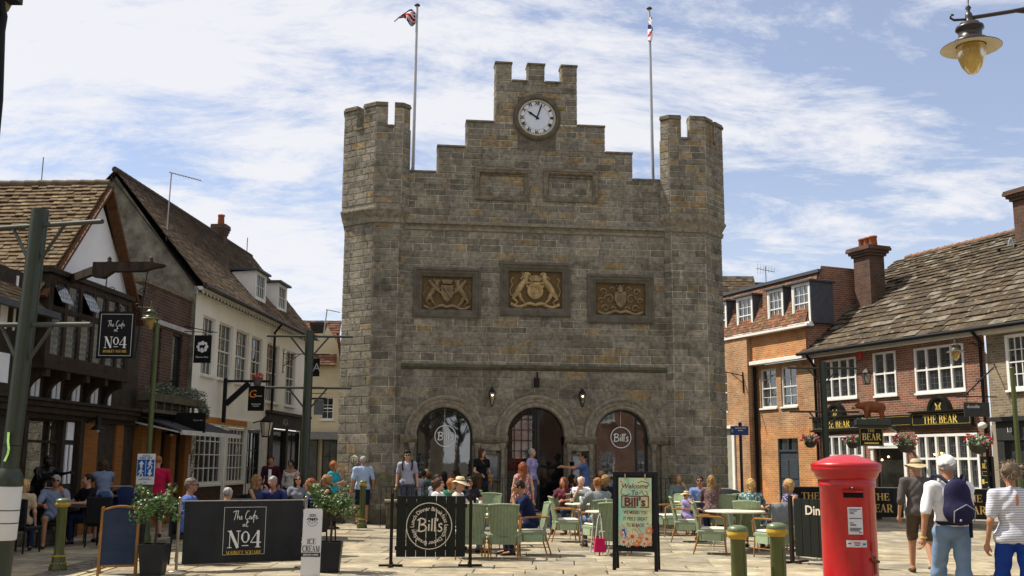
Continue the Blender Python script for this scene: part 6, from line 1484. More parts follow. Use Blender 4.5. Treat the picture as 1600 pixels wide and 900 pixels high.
# chalkboard
p, q = G(150,901), G(206,897); d = q-p; t = thing('chalkboard', 'blue-black chalkboard with a wooden frame and curved top beside the bollard', 'chalkboard', (p.x, p.y, 0),.30); L = .52
WOODF = mat('oak_frame', (.30,.14,.04),.5,.25,8,.2,30, stretch=(1,1,.2))
def aboard(t, L, H, fr, panel_m, frame_m, arch=.0, lean=.12, zb=.12, depth=.03, dd_=.34):
 for s_, nm in ((0, 'front'),(1, 'back')):
  T = Matrix.Translation((0,.0 if s_ == 0 else dd_, 0)) @ Matrix.Rotation((-lean if s_ == 0 else lean),4, 'X')
  b = MB(); b.T = T; b.box(0, fr, 0, depth, 0, H); b.box(L-fr, L, 0, depth, 0, H); b.box(fr, L-fr, 0, depth, zb, zb+fr*.9)
  n = 12; 
  if arch > 0:
   v = []
   for i in range(n+1):
    x = L*i/n; z = H-arch+arch*math.sin(math.pi*i/n)+.02; v += [(x, z-fr*.6),(x, z)]
   for i in range(n): b.prism([v[2*i], v[2*i+2], v[2*i+3], v[2*i+1]],-.004, depth+.004)
  else: b.box(fr, L-fr, 0, depth, H-fr, H)
  b.build('frame', frame_m, t)
  b = MB(); b.T = T
  if arch > 0: b.prism([(fr, zb+fr*.9),(L-fr, zb+fr*.9)]+[(L-fr-(L-2*fr)*i/n, H-arch+arch*math.sin(math.pi*(1-i/n))) for i in range(n+1)],.008, depth-.008)
  else: b.box(fr, L-fr, .008, depth-.008, zb+fr*.9, H-fr)
  pn = b.build('board', panel_m, t)
  if s_ == 0: ret = (pn, T)
 return ret
pn, T = aboard(t, L, .94,.035, mat('chalk_slate', (.022,.035,.065),.75,.3,4, col2=(.035,.05,.085)), WOODF, .06,.10)
b = MB(); b.T = T
for z, w_ in ((.70,.3),(.60,.36),(.48,.4),(.40,.3),(.30,.36)): 
 x = L/2-w_/2
 while x < L/2+w_/2: ww = random.uniform(.015,.05); ribbon(b, [(0,0),(ww*.5, random.uniform(-.012,.012)),(ww, 0)],.004, x, z, (1,1),.006); x += ww+.012
b.build('faded_chalk', mat('faded_chalk', (.055,.07,.10),.9), pn)
# planters with standard bays
def planter(label, px, py, Y=None, top=1.12, wpot=.36, hpot=.42, crown=(.40,.34,.26), seed=1):
 p = G(px, py) if Y is None else AT(px, py, Y); random.seed(seed)
 t = thing('planter', label, 'planter', (p.x, p.y if Y is None else Y, 0),.08)
 b = MB(); w1, w0 = wpot/2, wpot/2*.78; v = [(-w0,-w0,0),(w0,-w0,0),(w0, w0,0),(-w0, w0,0),(-w1,-w1, hpot),(w1,-w1, hpot),(w1, w1, hpot),(-w1, w1, hpot)]
 b.add(v, [(3,2,1,0),(0,1,5,4),(1,2,6,5),(2,3,7,6),(3,0,4,7)]); i_ = w1-.025
 for x0_, x1_, y0_, y1_ in ((-w1, w1,-w1,-i_),(-w1, w1, i_, w1),(-w1,-i_, -i_, i_),(i_, w1,-i_, i_)): b.box(x0_, x1_, y0_, y1_, hpot-.002, hpot+.012)
 b.build('pot', mat('black_planter', (.022,.023,.026),.45,.15,5), t)
 b = MB(); b.box(-i_, i_, -i_, i_, hpot-.06, hpot-.03); b.build('soil', mat('soil', (.05,.035,.022),.95,.4,20,.5), t)
 b = MB(); b.tube([(0,0, hpot-.05),(.015,0,.62),(0,.01,.80)],[.022,.018,.015],8)
 for k in range(9):
  a_ = k*2.4; r_ = random.uniform(.5,.9); b.tube([(.0,.01,.72+.02*k),(crown[0]*r_*.5*math.cos(a_), crown[1]*r_*.5*math.sin(a_), top-.22),(crown[0]*r_*math.cos(a_), crown[1]*r_*math.sin(a_), top-.05+random.uniform(-.1,.1))],[.011,.008,.004],5)
 b.build('stem', mat('bark', (.08,.06,.04)), t)
 b = MB(); leaves(b, (0,0, top),[c*.8 for c in crown],420,.034, GREENC, shell=.2); 
 for k in range(26): a_ = random.uniform(0,6.28); e_ = random.uniform(.6,1.15); leaves(b, (crown[0]*e_*math.cos(a_), crown[1]*e_*math.sin(a_), top+random.uniform(-.24,.22)),(random.uniform(.05,.12),)*3, random.randint(12,40), random.uniform(.026,.044), GREENC)
 b.build('foliage', LEAF, t); return t
planter('bay tree in a tapered black planter beside the chalkboard', 238,908,14.9, top=1.0, crown=(.34,.3,.22), seed=4)
planter('bay tree in a black planter behind the ice cream board', 514,905,15.5, top=1.0, crown=(.32,.28,.22), seed=6)
p = G(213,850); planter('small dark planter in the shade behind the bay tree', 213,850, None, top=.62, wpot=.26, hpot=.36, crown=(.14,.14,.14), seed=9)
# ice cream board
p = G(470,905); t = thing('ice_cream_sign', 'narrow white ice cream board leaning by the windbreak end', 'sign', (AT(471,850,14.9).x, 14.9,0),-.05)
b = MB(); w_ = .27; Hh = .93; T = Matrix.Rotation(-.06,4, 'X'); b.T = T
pts = [(0,0),(w_, 0),(w_, Hh-.03),(w_-.01, Hh-.01),(w_-.03, Hh),(.03, Hh),(.01, Hh-.01),(0, Hh-.03)]; b.prism(pts, 0,.03); pn = b.build('board', mat('board_white', (.62,.62,.62),.5,.03), t)
b = MB(); b.T = T; serif_text(b, 'ICE', w_/2,.475,-.004,.075, width=.125, bold=1.1); serif_text(b, 'CREAM', w_/2,.375,-.004,.085, width=.25, bold=1.1)
ring_flat(b, w_/2,.79,-.004,.062,.066,30,150,390); ring_flat(b, w_/2,.76,-.004,.072,.077,30,190,350)
for k in (-1,0,1): b.prism([(w_/2+k*.03-.012,.80),(w_/2+k*.03+.012,.80),(w_/2+k*.035,.74)][::-1],-.0045,-.0035); ring_flat(b, w_/2+k*.028,.835,-.004,.010,.018,12)
ribbon(b, [(-.08,0),(-.04,.02),(0,-.01),(.04,.02),(.08,0)],.012, w_/2,.775,(1,1),-.004)
b.build('lettering', mat('ink', (.03,.03,.03)), pn)
b = MB(); b.T = T; b.box(.0, w_, -.006,-.0,.265,.32); bb_ = b.build('dark_band', mat('navy_band', (.02,.025,.04)), pn); b = MB(); b.T = T; put_text(b, 'SERVED HERE', w_/2,.292,-.009,.03, width=.22, offset=.01); b.build('band_lettering', mat('sign_white', (.7,.7,.7)), bb_)
# Bill's board fence, left
FENCEM = mat('fence_black', (.016,.018,.015),.7,.2,5,.3,25, stretch=(6,1,.5))
def board_fence(label, a, c, H, zb, n, round_sign=True):
 d = Vector((c.x-a.x, c.y-a.y, 0)); L = d.length; t = thing('board_fence', label, 'screen', (a.x, a.y, 0), math.atan2(d.y, d.x), 'cafe board screens')
 b = MB()
 for k in range(n):
  x0_ = .10+(L-.2)*k/n; x1_ = .10+(L-.2)*(k+1)/n-.006; b.box(x0_, x1_, -.012+random.uniform(-.002,.002),.012, zb, H-.02,.003)
 b.box(.08, L-.08,.012,.03, zb+.1, zb+.16); b.box(.08, L-.08,.012,.03, H-.2, H-.14); pn = b.build('boards', FENCEM, t)
 for x in (0, L-.05):
  b = MB(); b.box(x, x+.05,-.03,.03,.03, H+.02); b.build('post', mat('dark_stained', (.02,.014,.01),.6), t); b = MB(); b.box(x-.16, x+.21,-.05,-.0,0,.03); b.box(x, x+.05,-.2,.4,.0,.03); b.build('foot', mat('dark_stained', (.02,.014,.01)), t)
 return t, L, pn
a, c = AT(608,880,16.35), AT(737,880,16.45); t, L, pn = board_fence("black board screen with a round cream-lettered emblem left of the terrace", a, c, 1.09,.14,7)
CREAMI = mat('cream_ink', (.66,.58,.46),.6,.05)
b = MB(); cx_, cz_ = L*.475,.61; ring_flat(b, cx_, cz_, -.016,.345,.358,60); bills_script(b, cx_+.01, cz_+.02,-.018,.19)
circle_text(b, 'Breakfast Lunch Dinner ', cx_, cz_, -.018,.262,.085,78,8.6); circle_text(b, 'Breakfast Lunch Dinner ', cx_, cz_, -.018,.262,.085,-102,8.6); b.build('round_emblem', CREAMI, pn)
a, c = AT(1236,870,17.3), AT(1330,870,16.4); t, L, pn = board_fence('black board screen with large cream letters beside the red post box', a, c, 1.06,.12,6)
b = MB(); put_text(b, 'Dinner', .62,.86,-.018,.2, height=.15, offset=.02); b.build('lettering', CREAMI, pn)
# welcome board
p, q = G(957,891), G(1022,893); d = q-p; t = thing('welcome_board', "black A-board with a colourful flowery welcome poster in front of the terrace", 'A-board', (p.x, p.y, 0), math.atan2(d.y, d.x)); L = d.length+.06
pn, T = aboard(t, L, 1.47,.055, mat('black_board', (.012,.012,.013),.5), mat('black_board', (.01,.01,.01)),0,.10,.28)
PX_, PZ0, PZ1 = .09,.37,1.38; pw = L-.18
b = MB(); b.T = T
def poster_col(x, z):
 u, v = (x-PX_)/pw, (z-PZ0)/(PZ1-PZ0)
 n_ = math.sin(u*9+v*5)*.5+math.sin(u*4-v*11+1)*.5
 c0 = (.20,.47,.38); c1_ = (.50,.55,.30); k = max(0, min(1,.5-.35*n_+(u-.4)*.5)); c = [c0[i]*(1-k)+c1_[i]*k for i in range(3)]
 if v < .26+.06*math.sin(u*14): k2 = .55; c = [c[i]*(1-k2)+(.5,.18,.06)[i]*k2 for i in range(3)] if (int(u*23)+int(v*41)) % 3 else c
 return tuple(c)
nx, nz = 26,44
for i in range(nx):
 for j in range(nz):
  xa_, xb_ = PX_+pw*i/nx, PX_+pw*(i+1)/nx; za_, zb_ = PZ0+(PZ1-PZ0)*j/nz, PZ0+(PZ1-PZ0)*(j+1)/nz; b.col = poster_col((xa_+xb_)/2,(za_+zb_)/2); b.add([(xa_, -.004, za_),(xb_, -.004, za_),(xb_, -.004, zb_),(xa_, -.004, zb_)],[(0,1,2,3)])
po = b.build('poster', attr_mat('poster_print', .5,40,.06,0), pn)
b = MB(); b.T = T; mc = PX_+pw/2
put_text(b, 'Welcome', mc, 1.255,-.008,.1, width=.40, shear=.25, offset=.012); put_text(b, 'To', mc, 1.155,-.008,.09, height=.07, shear=.2, offset=.012)
ribbon(b, [(-.2,.02),(-.22,-.06),(-.14,-.09),(-.07,-.06)],.010, mc, 1.2,(1,1),-.008); ribbon(b, [(.07,-.05),(.1,0),(.14,-.08),(.2,-.06),(.17,-.01)],.010, mc, 1.19,(1,1),-.008); ribbon(b, [(.04,.1),(.1,.13),(.2,.1),(.22,.06)],.010, mc, 1.2,(1,1),-.008)
for (x0_, x1_, z0_, z1_) in ((-.21,.21,1.095,1.11),(-.21,.02,.93,.945),(.07,.21,.93,.945),(-.21,-.195,.93,1.11),(.195,.21,.93,1.11)): b.box(mc+x0_, mc+x1_, -.009,-.006, z0_, z1_)
put_text(b, "Bill's", mc, 1.02,-.009,.13, width=.32, height=.14, offset=.03)
for s_, z in (('WE MISSED YOU', .86),('IT FEELS GREAT', .765),('TO BE BACK!', .67)): put_text(b, s_, mc+.005, z, -.008,.06, width=.36 if len(s_) > 12 else .27, height=.052, offset=.015)
b.build('lettering', mat('maroon_ink', (.16,.02,.02),.6), po)
b = MB(); b.T = T; random.seed(12)
for (u, v, r_, c) in ((.16,.05,.06,0),(.3,.12,.035,1),(.42,.13,.085,0),(.62,.08,.05,1),(.7,.14,.04,1),(.85,.10,.07,0),(.92,.22,.06,1),(.88,.32,.04,0),(.12,.18,.04,1),(.08,.94,.035,0),(.55,.03,.05,1),(.3,.02,.05,0),(.78,.03,.05,0),(.93,.05,.045,1)):
 cx_, cz_ = PX_+pw*u, PZ0+(PZ1-PZ0)*v
 for k in range(11):
  a_ = k*math.tau/11; b.col = ((.72,.55,.38),(.62,.12,.07))[c]; e = a_+.26
  b.add([(cx_, -.0065-.0002*k, cz_),(cx_+r_*math.cos(a_),-.0065-.0002*k, cz_+r_*math.sin(a_)),(cx_+r_*1.05*math.cos(e),-.0065-.0002*k, cz_+r_*1.05*math.sin(e))],[(0,1,2)])
 b.col = ((.55,.06,.03),(.7,.4,.1))[c]; b.add([(cx_+r_*.35*math.cos(k*.785),-.0095, cz_+r_*.35*math.sin(k*.785)) for k in range(8)],[tuple(range(8))])
b.col = (.02,.09,.4); X0 = PX_+pw*.13; b.add([(X0-.02,-.007,.60),(X0+.03,-.007,.62),(X0+.05,-.007,.52),(X0+.02,-.007,.46)],[(0,1,2,3)]); b.col = (.65,.65,.6); b.add([(X0,-.008,.58),(X0+.018,-.008,.57),(X0+.03,-.008,.5),(X0+.015,-.008,.47)],[(0,1,2,3)])
b.build('flowers', attr_mat('poster_print', .5,40,.06,0), po)
b = MB(); b.T = T
for x in (.19, L-.19): b.box(x-.01, x+.01,-.01,.02,1.36,1.44)
b.build('clip', mat('steel', (.3,.2,.12),.4), pn)
# ------------------------------------------------------------------ hanging signs, left row
def hung(name, label, px0, px1, pt, pb, Y, m, bracket=None, tilt=0, cat='sign', group=None):
 """a board hanging square to the street at world depth Y"""
 a = AT(px0, pb, Y); c = AT(px1, pt, Y); t = thing(name, label, cat, (a.x, Y, a.z),0, group); W, H = c.x-a.x, c.z-a.z
 b = MB(); b.box(0, W, -.02,.02,0, H); pn = b.build('board', m, t); return t, pn, W, H
SIGNB = mat('sign_black', (.008,.008,.009),.45,.1)
t, pn, W, H = hung('hanging_sign', 'large black hanging sign with a big white No 4 under an old beam', 150,213,487,560,19.3, SIGNB)
b = MB(); m_ = MB()
for (x0_, x1_, z0_, z1_) in ((.05, W-.05,.05,.056),(.05, W-.05, H-.056, H-.05),(.05,.056,.056, H-.056),(W-.056, W-.05,.056, H-.056)): b.box(x0_, x1_, -.024,-.021, z0_, z1_)
s_ = W/.62*.75; script_cafe(b, W*.5, H*.67,-.025,.135*s_*1.05); number_four(b, m_, W*.5, H*.34,-.026,.255*s_); b.build('lettering', SWH, pn); m_.build('gold_lettering', mat('gold_ink', (.55,.36,.05)), pn)
bm = thing('sign_beam', 'dark carved beam with finials carrying the large cafe sign', 'beam', (0,0,0),0)
a, c = AT(147,420,19.3), AT(250,418,19.3); b = MB(); b.prism([(a.x, a.z+.12),(a.x+.0, a.z-.16),(a.x+.2, a.z-.19),(a.x+.38, a.z-.06),(c.x-.3, c.z-.08),(c.x-.15, c.z-.03),(c.x+.05, c.z+.01),(c.x+.1, c.z+.05),(c.x-.2, c.z+.1)],19.22,19.38); b.build('beam', DARKWOOD, bm)
b = MB(); zz0 = AT(150,487,19.3).z
for px in (171,236): q = AT(px, 408,19.3); b.lathe([(.0,.10),(.02,.08),(.045,.04),(.03,.01),(.05,-.0),(.05,-.03)],(q.x, 19.3, q.z),10)
b.build('finial', DARKWOOD, bm); b = MB()
xA, xB = AT(168,430,19.3).x, AT(222,430,19.3).x; b.tube([(xA, 19.3, a.z-.05),(xA-.04,19.3, zz0)],.012,6); b.tube([(xB+.1,19.3, a.z-.02),(xB-.03,19.3, zz0-.9)],.012,6)
for (cx_, cz_) in ((xA-.07, zz0+.42),(xA+.09, zz0+.42),(xB+.02, zz0+.4),(xB+.18, zz0+.4),(xB-.06, zz0+.1),(xA+.3, zz0+.07)):
 b.tube([(cx_+.07*(1-k/16)*math.cos(k*.6),19.3, cz_+.07*(1-k/16)*math.sin(k*.6)) for k in range(14)],.007,5)
b.build('scroll_iron', BLACKIRON, bm)
b = MB(); ww = L_.w(5.0,0); b.beam((a.x+.05,19.3, a.z-.02),(L_.w(1.2,0).x, 20.9, a.z+.0),.1,.16); b.build('beam_root', DARKWOOD, bm)
t, pn, W, H = hung('hanging_sign', 'small black hanging sign with a white bull emblem on the white house', 302,331,524,567,27.5, SIGNB)
b = MB()
for k in range(8): a_ = k*math.tau/8; b.lathe([(.0001,-.024),(W*.11,-.024)],(W/2+W*.24*math.cos(a_),-.0002*k, H*.58+W*.24*math.sin(a_)),10, axis='y', sm=False)
b.lathe([(.0001,-.026),(W*.24,-.026)],(W/2,-.001, H*.58),16, axis='y', sm=False); put_text(b, 'Thyme Arts', W/2, H*.2,-.026,.1, width=W*.75, shear=.3); b.build('emblem', SWH, pn); b = MB(); b.box(W*.33, W*.63,-.032,-.029, H*.54, H*.64); b.box(W*.60, W*.68,-.032,-.029, H*.6, H*.67); b.box(W*.36, W*.4,-.032,-.029, H*.48, H*.55); b.box(W*.56, W*.6,-.032,-.029, H*.48, H*.55); b.build('bull', SIGNB, pn)
b = MB(); b.tube([(-.6,.3, H+.32),(W+.1,0, H+.08)],.012,6); b.tube([(-.3,0, H+.1),(W+.15,0, H+.08)],.010,6); b.build('bracket', BLACKIRON, t)
t, pn, W, H = hung('hanging_sign', 'black hanging sign with an orange G under a black beam', 387,414,603,642,30.5, SIGNB)
b = MB(); put_text(b, 'G', W*.3, H*.68,-.024,.3, height=H*.3, shear=.2); b.build('orange_letter', mat('orange_ink', (.75,.25,.03),.5), pn); b = MB(); [b.box(W*a_, W*c_, -.024,-.021, H*z_, H*z_+.015) for a_, c_, z_ in ((.42,.85,.58),(.2,.8,.26),(.3,.7,.18))]; b.build('lettering', SWH, pn)
b = MB(); b.box(-.72, W+.15,-.04,.04, H+.1, H+.17); b.box(-.75,-.65,-.05,.05,-.35, H+.22); b.prism([(-.66,-.1),(-.6,-.1),(-.3,.22),(.05,.3),(.05, H+.1-.32),(-.1, H+.1-.3),(-.4, H-.45),(-.66,.12)],-.03,.03) if False else b.beam((-.66,0, H-.55),(.0,0, H+.08),.07,.16); b.build('bracket', BLACKIRON, t)
t, pn, W, H = hung('hanging_sign', 'plain black fascia box sign over the cedar shopfront door', 263,322,645,676,26.0, SIGNB)
b = MB(); put_text(b, 'Thyme Arts', W*.8, H*.62,-.024,.1, width=W*.27, shear=.3); b.build('lettering', mat('sign_grey', (.4,.4,.4)), pn)
t, pn, W, H = hung('hanging_sign', 'dark square sign beyond the green pole in the lane', 478,500,560,588,38, SIGNB); b = MB(); put_text(b, 'A', W*.78, H*.5,-.024,.3, height=H*.45); b.build('lettering', mat('sign_grey', (.4,.4,.4)), pn)
t, pn, W, H = hung('hanging_sign', 'small framed grey picture sign on the cream far house', 490,506,625,648,47, mat('grey_board', (.10,.11,.11),.6)); b = MB(); b.box(-.1, W+.1,-.05,.05, H+.02, H+.1); b.tube([(-.1,0, H+.3),(W+.1,0, H+.3)],.02,5); b.build('bracket', BLACKIRON, t)
# iron scroll bracket on white house
p = AT(443,553,33); t = thing('iron_bracket', 'ornate empty iron sign bracket on the white house', 'bracket', p, 0); b = MB(); b.tube([(0,0,.1),(0,0,-.55)],.016,6); b.tube([(0,0,0),(1.5,0,0)],.014,6); b.tube([(0,0,-.4),(.55,0,0)],.012,6)
for k, (x, z, r_) in enumerate(((.12,-.12,.09),(.1,-.3,.07),(.3,-.1,.07),(0,.12,.05),(0,-.6,.04))): b.tube([(x+r_*(1-j/16)*math.cos(j*.6),0, z+r_*(1-j/16)*math.sin(j*.6)) for j in range(14)],.009,5)
b.build('scrolls', BLACKIRON, t)
# small shop lantern on the white house, and downlighters
def box_lantern(label, px, py, Y, s=1.0, m=None):
 p = AT(px, py, Y); t = thing('wall_lantern', label, 'lantern', p, 0); b = MB(); b.prismz([(-.13*s, -.13*s),(.13*s, -.13*s),(.13*s, .13*s),(-.13*s, .13*s)],.14*s, .17*s); b.lathe([(.17*s, .17*s),(.03*s, .30*s),(.0,.33*s)],(0,0,0),4, sm=False); b.beam((-.35*s, 0,.12*s),(-.05,0,.2*s),.03*s)
 for sx, sy in ((1,1),(1,-1),(-1,1),(-1,-1)): b.beam((.13*s*sx, .13*s*sy, .15*s),(.08*s*sx, .08*s*sy, -.22*s),.018*s)
 b.box(-.09*s, .09*s, -.09*s, .09*s, -.25*s, -.22*s); b.build('frame', BLACKIRON, t); b = MB(); b.lathe([(.105*s, -.21*s),(.165*s, .13*s)],(0,0,0),4, sm=False); b.build('glass', m or mat('frosted_glass', (.55,.52,.42),.3), t); return t
box_lantern('white glass lantern on the corner of the white house shopfront', 416,668,31.0,1.15)
box_lantern('black-framed lantern below the red alarm box on the pub', 1354,590,32.6,.9, mat('lantern_pane', (.25,.23,.18),.2))
for px, py, Y, lb in ((153,668,22.3, 'black downlighter on the cedar wall left of the awning'),(268,675,25.6, 'black downlighter under the box sign')):
 p = AT(px, py, Y); t = thing('wall_light', lb, 'wall light', p, 0); b = MB(); b.lathe([(.05,.25),(.06,.05),(.14,-.02),(.15,-.05)],(0,0,0),14); b.tube([(-.3,.1,.1),(-.15,.05,.18),(0,0,.22)],.015,6); b.build('shade', BLACKIRON, t); b = MB(); b.ball((0,0,-.06),.05,8,5); b.build('bulb', mat('frosted_glass', (.5,.5,.4)), t)
# red flowers on the white house ledge
p = AT(403,590,29.6); t = thing('flower_pot', 'red geraniums on the beam end outside the white house', 'flowers', (p.x, 29.6, p.z-.12),0); b = MB(); b.lathe([(.09,-.12),(.13,.05),(.12,.05)],(0,0,0),12); b.build('pot', mat('dark_pot', (.08,.07,.06)), t); b = MB(); leaves(b, (0,0,.14),(.2,.16,.13),120,.04,[(.55,.02,.02),(.4,.01,.01)]); leaves(b, (0,0,.08),(.18,.16,.06),60,.04, DKGREEN); b.build('blooms', LEAF, t)
# ------------------------------------------------------------------ pub fittings
def basket(label, px, py, Y, s=1.0, seed=0):
 random.seed(seed); p = AT(px, py, Y); t = thing('hanging_basket', label, 'flower basket', p, 0, 'flower baskets on the pub')
 b = MB(); b.lathe([(.0,-.36*s),(.16*s, -.32*s),(.24*s, -.20*s),(.26*s, -.12*s)],(0,0,0),14); b.build('bowl', mat('dark_pot', (.03,.025,.02),.9), t)
 b = MB(); leaves(b, (0,0,0),(.36*s, .3*s, .22*s),420,.045,[(.10,.15,.06),(.16,.2,.12),(.3,.33,.22),(.06,.1,.03)], shell=.5); leaves(b, (0,-.05,-.14*s),(.3*s, .25*s, .2*s),120,.04, DKGREEN); b.build('foliage', LEAF, t)
 b = MB()
 for k in range(26):
  a_ = random.uniform(0,6.28); e = random.uniform(-.4,1.0); q = Vector((.38*s*math.cos(a_)*math.cos(e*.8),.32*s*math.sin(a_)*math.cos(e*.8),.24*s*math.sin(e))); leaves(b, q, .042,26,.028, random.choice([[(.60,.015,.012)],[(.60,.015,.012)],[(.5,.01,.01)],[(.65,.5,.5)],[(.55,.08,.12)]]), shell=.2)
 b.build('blooms', LEAF, t); b = MB(); b.tube([(0,0,.1),(0,0,.5*s)],.008,4); b.build('chain', BLACKIRON, t); return t
basket('hanging basket of red and white flowers at the left corner of the pub', 1266,687,33.8,.75,1); basket('small hanging basket beside the bracket sign with a bear figure', 1332,688,32.0,.72,2); basket('hanging basket of red flowers over the pub door', 1415,690,31.2,.95,3); basket('largest hanging basket, red blooms, right of the long pub window', 1528,690,29.6,1.0,4)
# bracket sign with the bear
Yb = 28.5; t, pn, W, H = hung('bear_sign', 'black gold-lettered bracket sign with a brown bear figure standing on top', 1343,1379,668,697, Yb, SIGNB)
b = MB(); 
for (x0_, x1_, z0_, z1_) in ((.02, W-.02,.02,.027),(.02, W-.02, H-.027, H-.02),(.02,.027,.027, H-.027),(W-.027, W-.02,.027, H-.027)): b.box(x0_, x1_, -.024,-.021, z0_, z1_)
serif_text(b, 'THE', W/2, H*.83,-.024, H*.15, width=W*.3); serif_text(b, 'BEAR', W/2, H*.5,-.024, H*.36, width=W*.78, bold=1.2); b.box(W*.2, W*.8,-.024,-.021, H*.12, H*.2); b.build('lettering', GOLD, pn)
b = MB(); b.box(-.08, W+.2,-.13,.13, H+.05, H+.22,.02); b.box(-.15, W+.35,-.03,.03, H+.0, H+.05); e = F_.w(F_.h(1400,655)[0],0); b.beam((W+.1,0, H+.1),(e.x-t.location.x, e.y-Yb, H+.1),.06,.1); b.build('plinth', OLIVED, t)
b = MB(); leaves(b, (W*.35,-.08, H+.24),(.3,.08,.03),60,.03,[(.3,.4,.2),(.5,.5,.4)]); b.build('moss', LEAF, t)
# ------------------------------------------------------------------ other signs around the pub
t2, pn, W2, H2 = hung('hanging_sign', 'plain grey sign on an iron bracket at the right end of the pub', 1507,1545,629,651,29.0, mat('sign_charcoal', (.045,.045,.043),.6)); b = MB(); put_text(b, 'doodle', W2*.36, H2*.72,-.024,.1, width=W2*.5); b.build('lettering', SWH, pn)
b = MB(); b.tube([(-.2,0, H2+.16),(W2+.25,0, H2+.16)],.016,6); b.tube([(.05,0, H2+.2),(W2+.25,.1, H2+1.0)],.022,6); b.tube([(.1,0, H2+.16),(.1,0, H2)],.01,5); b.tube([(W2-.1,0, H2+.16),(W2-.1,0, H2)],.01,5)
for x, z, r_ in ((.45,.62,.07),(.55,.42,.05),(.3,.35,.05)): b.tube([(x+r_*(1-j/16)*math.cos(j*.6),0, H2+z+r_*(1-j/16)*math.sin(j*.6)) for j in range(14)],.01,5)
b.build('bracket', BLACKIRON, t2)
x_, z_ = F_.h(1345,562); t = thing('alarm_box', 'small red alarm box high on the pub wall', 'alarm', F_.w(x_, 0, z_), F_.rot); b = MB(); b.box(-.08,.08,-.09,0,0,.3,.02); b.build('case', mat('alarm_red', (.5,.02,.02),.4), t)
x_, z_ = F_.h(1541,665); t = thing('security_light', 'white dome light on the brick pier right of the name board', 'light', F_.w(x_, 0, z_), F_.rot); b = MB(); b.ball((0,-.14,0),.13,10,7,(1,1,.8)); b.build('dome', SWH, t); b = MB(); b.beam((0,-.1,-.06),(.05,-.0,-.25),.05); b.build('arm', BLACKIRON, t)
x0_, zt_ = F_.h(1531,713); x1_, zb_ = F_.h(1556,760); t = thing('menu_board', 'tall black gold-framed menu board on the wall right of the long window', 'notice board', F_.w(x0_, 0,0), F_.rot); W = x1_-x0_; b = MB(); b.box(0, W, -.05,0, zb_-.1, zt_, .01); pn = b.build('board', BLK, t); b = MB(); serif_text(b, 'BEAR', W/2, zt_-.28,-.054,.14, width=W*.55, bold=1.3); serif_text(b, 'THE', W/2, zt_-.14,-.054,.07, width=W*.25, bold=1.2); b.box(W*.15, W*.3,-.054,-.051, zb_+.06, zb_+.2); b.box(W*.35, W*.8,-.054,-.051, zb_+.1, zb_+.12)
for q in ((.1, W-.1, zb_+.3, zb_+.306),(.1, W-.1, zt_-.45, zt_-.444),(.1,.106, zb_+.3, zt_-.45),(W-.106, W-.1, zb_+.3, zt_-.45)): b.box(q[0], q[1],-.054,-.051, q[2], q[3])
b.build('lettering', GOLD, pn)
# THE BEAR windbreaks
def bear_banner(label, pa, pb_, Ya, Yb_, words, txt=True):
 a, c = AT(*pa, Ya), AT(*pb_, Yb_); t, L = banner('pub_windbreak', label, Vector((a.x, a.y, 0)), Vector((c.x, c.y, 0)),.93,.06, m=mat('black_canvas', (.012,.013,.014),.6), postm=mat('steel_post2', (.2,.2,.2),.4, metal=.5)); t['group'] = 'pub windbreaks'
 if txt:
  b = MB(); serif_text(b, 'THE', L*words, .68,-.022,.2, width=.5, bold=1.3); serif_text(b, 'BEAR', L*words, .36,-.022,.22, width=.66, bold=1.3); b.build('lettering', mat('gold_ink2', (.60,.38,.12),.5), t)
bear_banner('black gold-lettered windbreak between the red post box and the man in the bush hat', (1355,800),(1412,800),30.2,29.8,.38)
bear_banner('black gold-lettered windbreak behind the man in the white cap', (1425,800),(1545,800),29.6,29.0,.8)
bear_banner('black gold-lettered windbreak left of the red post box by the orange house', (1240,800),(1345,800),30.6,30.3,.26)
# iron bracket on orange house
x_, z_ = F_.h(1161,587,-.35); t = thing('iron_bracket', 'plain iron sign bracket on the orange house beside the tower', 'bracket', F_.w(x_, -.37, z_),0); b = MB(); b.tube([(0,0,.15),(0,-.05,-.7)],.025,6); b.tube([(0,0,.0),(-.9,-.3,.15)],.02,6); b.tube([(0,-.05,-.3),(-.5,-.2,.08)],.014,6); b.tube([(0,0,-.5),(.6,-.2,-.45)],.014,6); b.build('bars', BLACKIRON, t)
# blue direction sign
Yd = 31; p = AT(1157,680, Yd); t = thing('direction_sign', 'blue finger sign on a dark post right of the town hall', 'sign', (p.x, Yd, 0),-.03)
b = MB(); b.tube([(0,0,0),(0,0, p.z+.3)],.045,10); b.ball((0,0, p.z+.33),.06,8,6); b.build('post', mat('navy_post', (.012,.018,.04),.4), t)
a, c = AT(1141,680, Yd), AT(1168.5,666, Yd); b = MB(); b.box(a.x-p.x, c.x-p.x, -.08,-.05, a.z, c.z, .005); pn = b.build('panel', mat('deep_blue', (.01,.035,.16),.4), t)
b = MB(); H = c.z-a.z; x0_ = a.x-p.x; W = c.x-a.x; [b.box(x0_+W*u_, x0_+W*v_, -.084,-.081, a.z+H*z_, a.z+H*z_+.02) for u_, v_, z_ in ((.25,.5,.74),(.53,.62,.74),(.65,.85,.74),(.42,.68,.48))]; arrow(b, x0_+.05, a.z+H*.5,.6, True); b.v = [(v[0], min(v[1],-.0835), v[2]) for v in b.v]; b.build('lettering', SWH, pn)
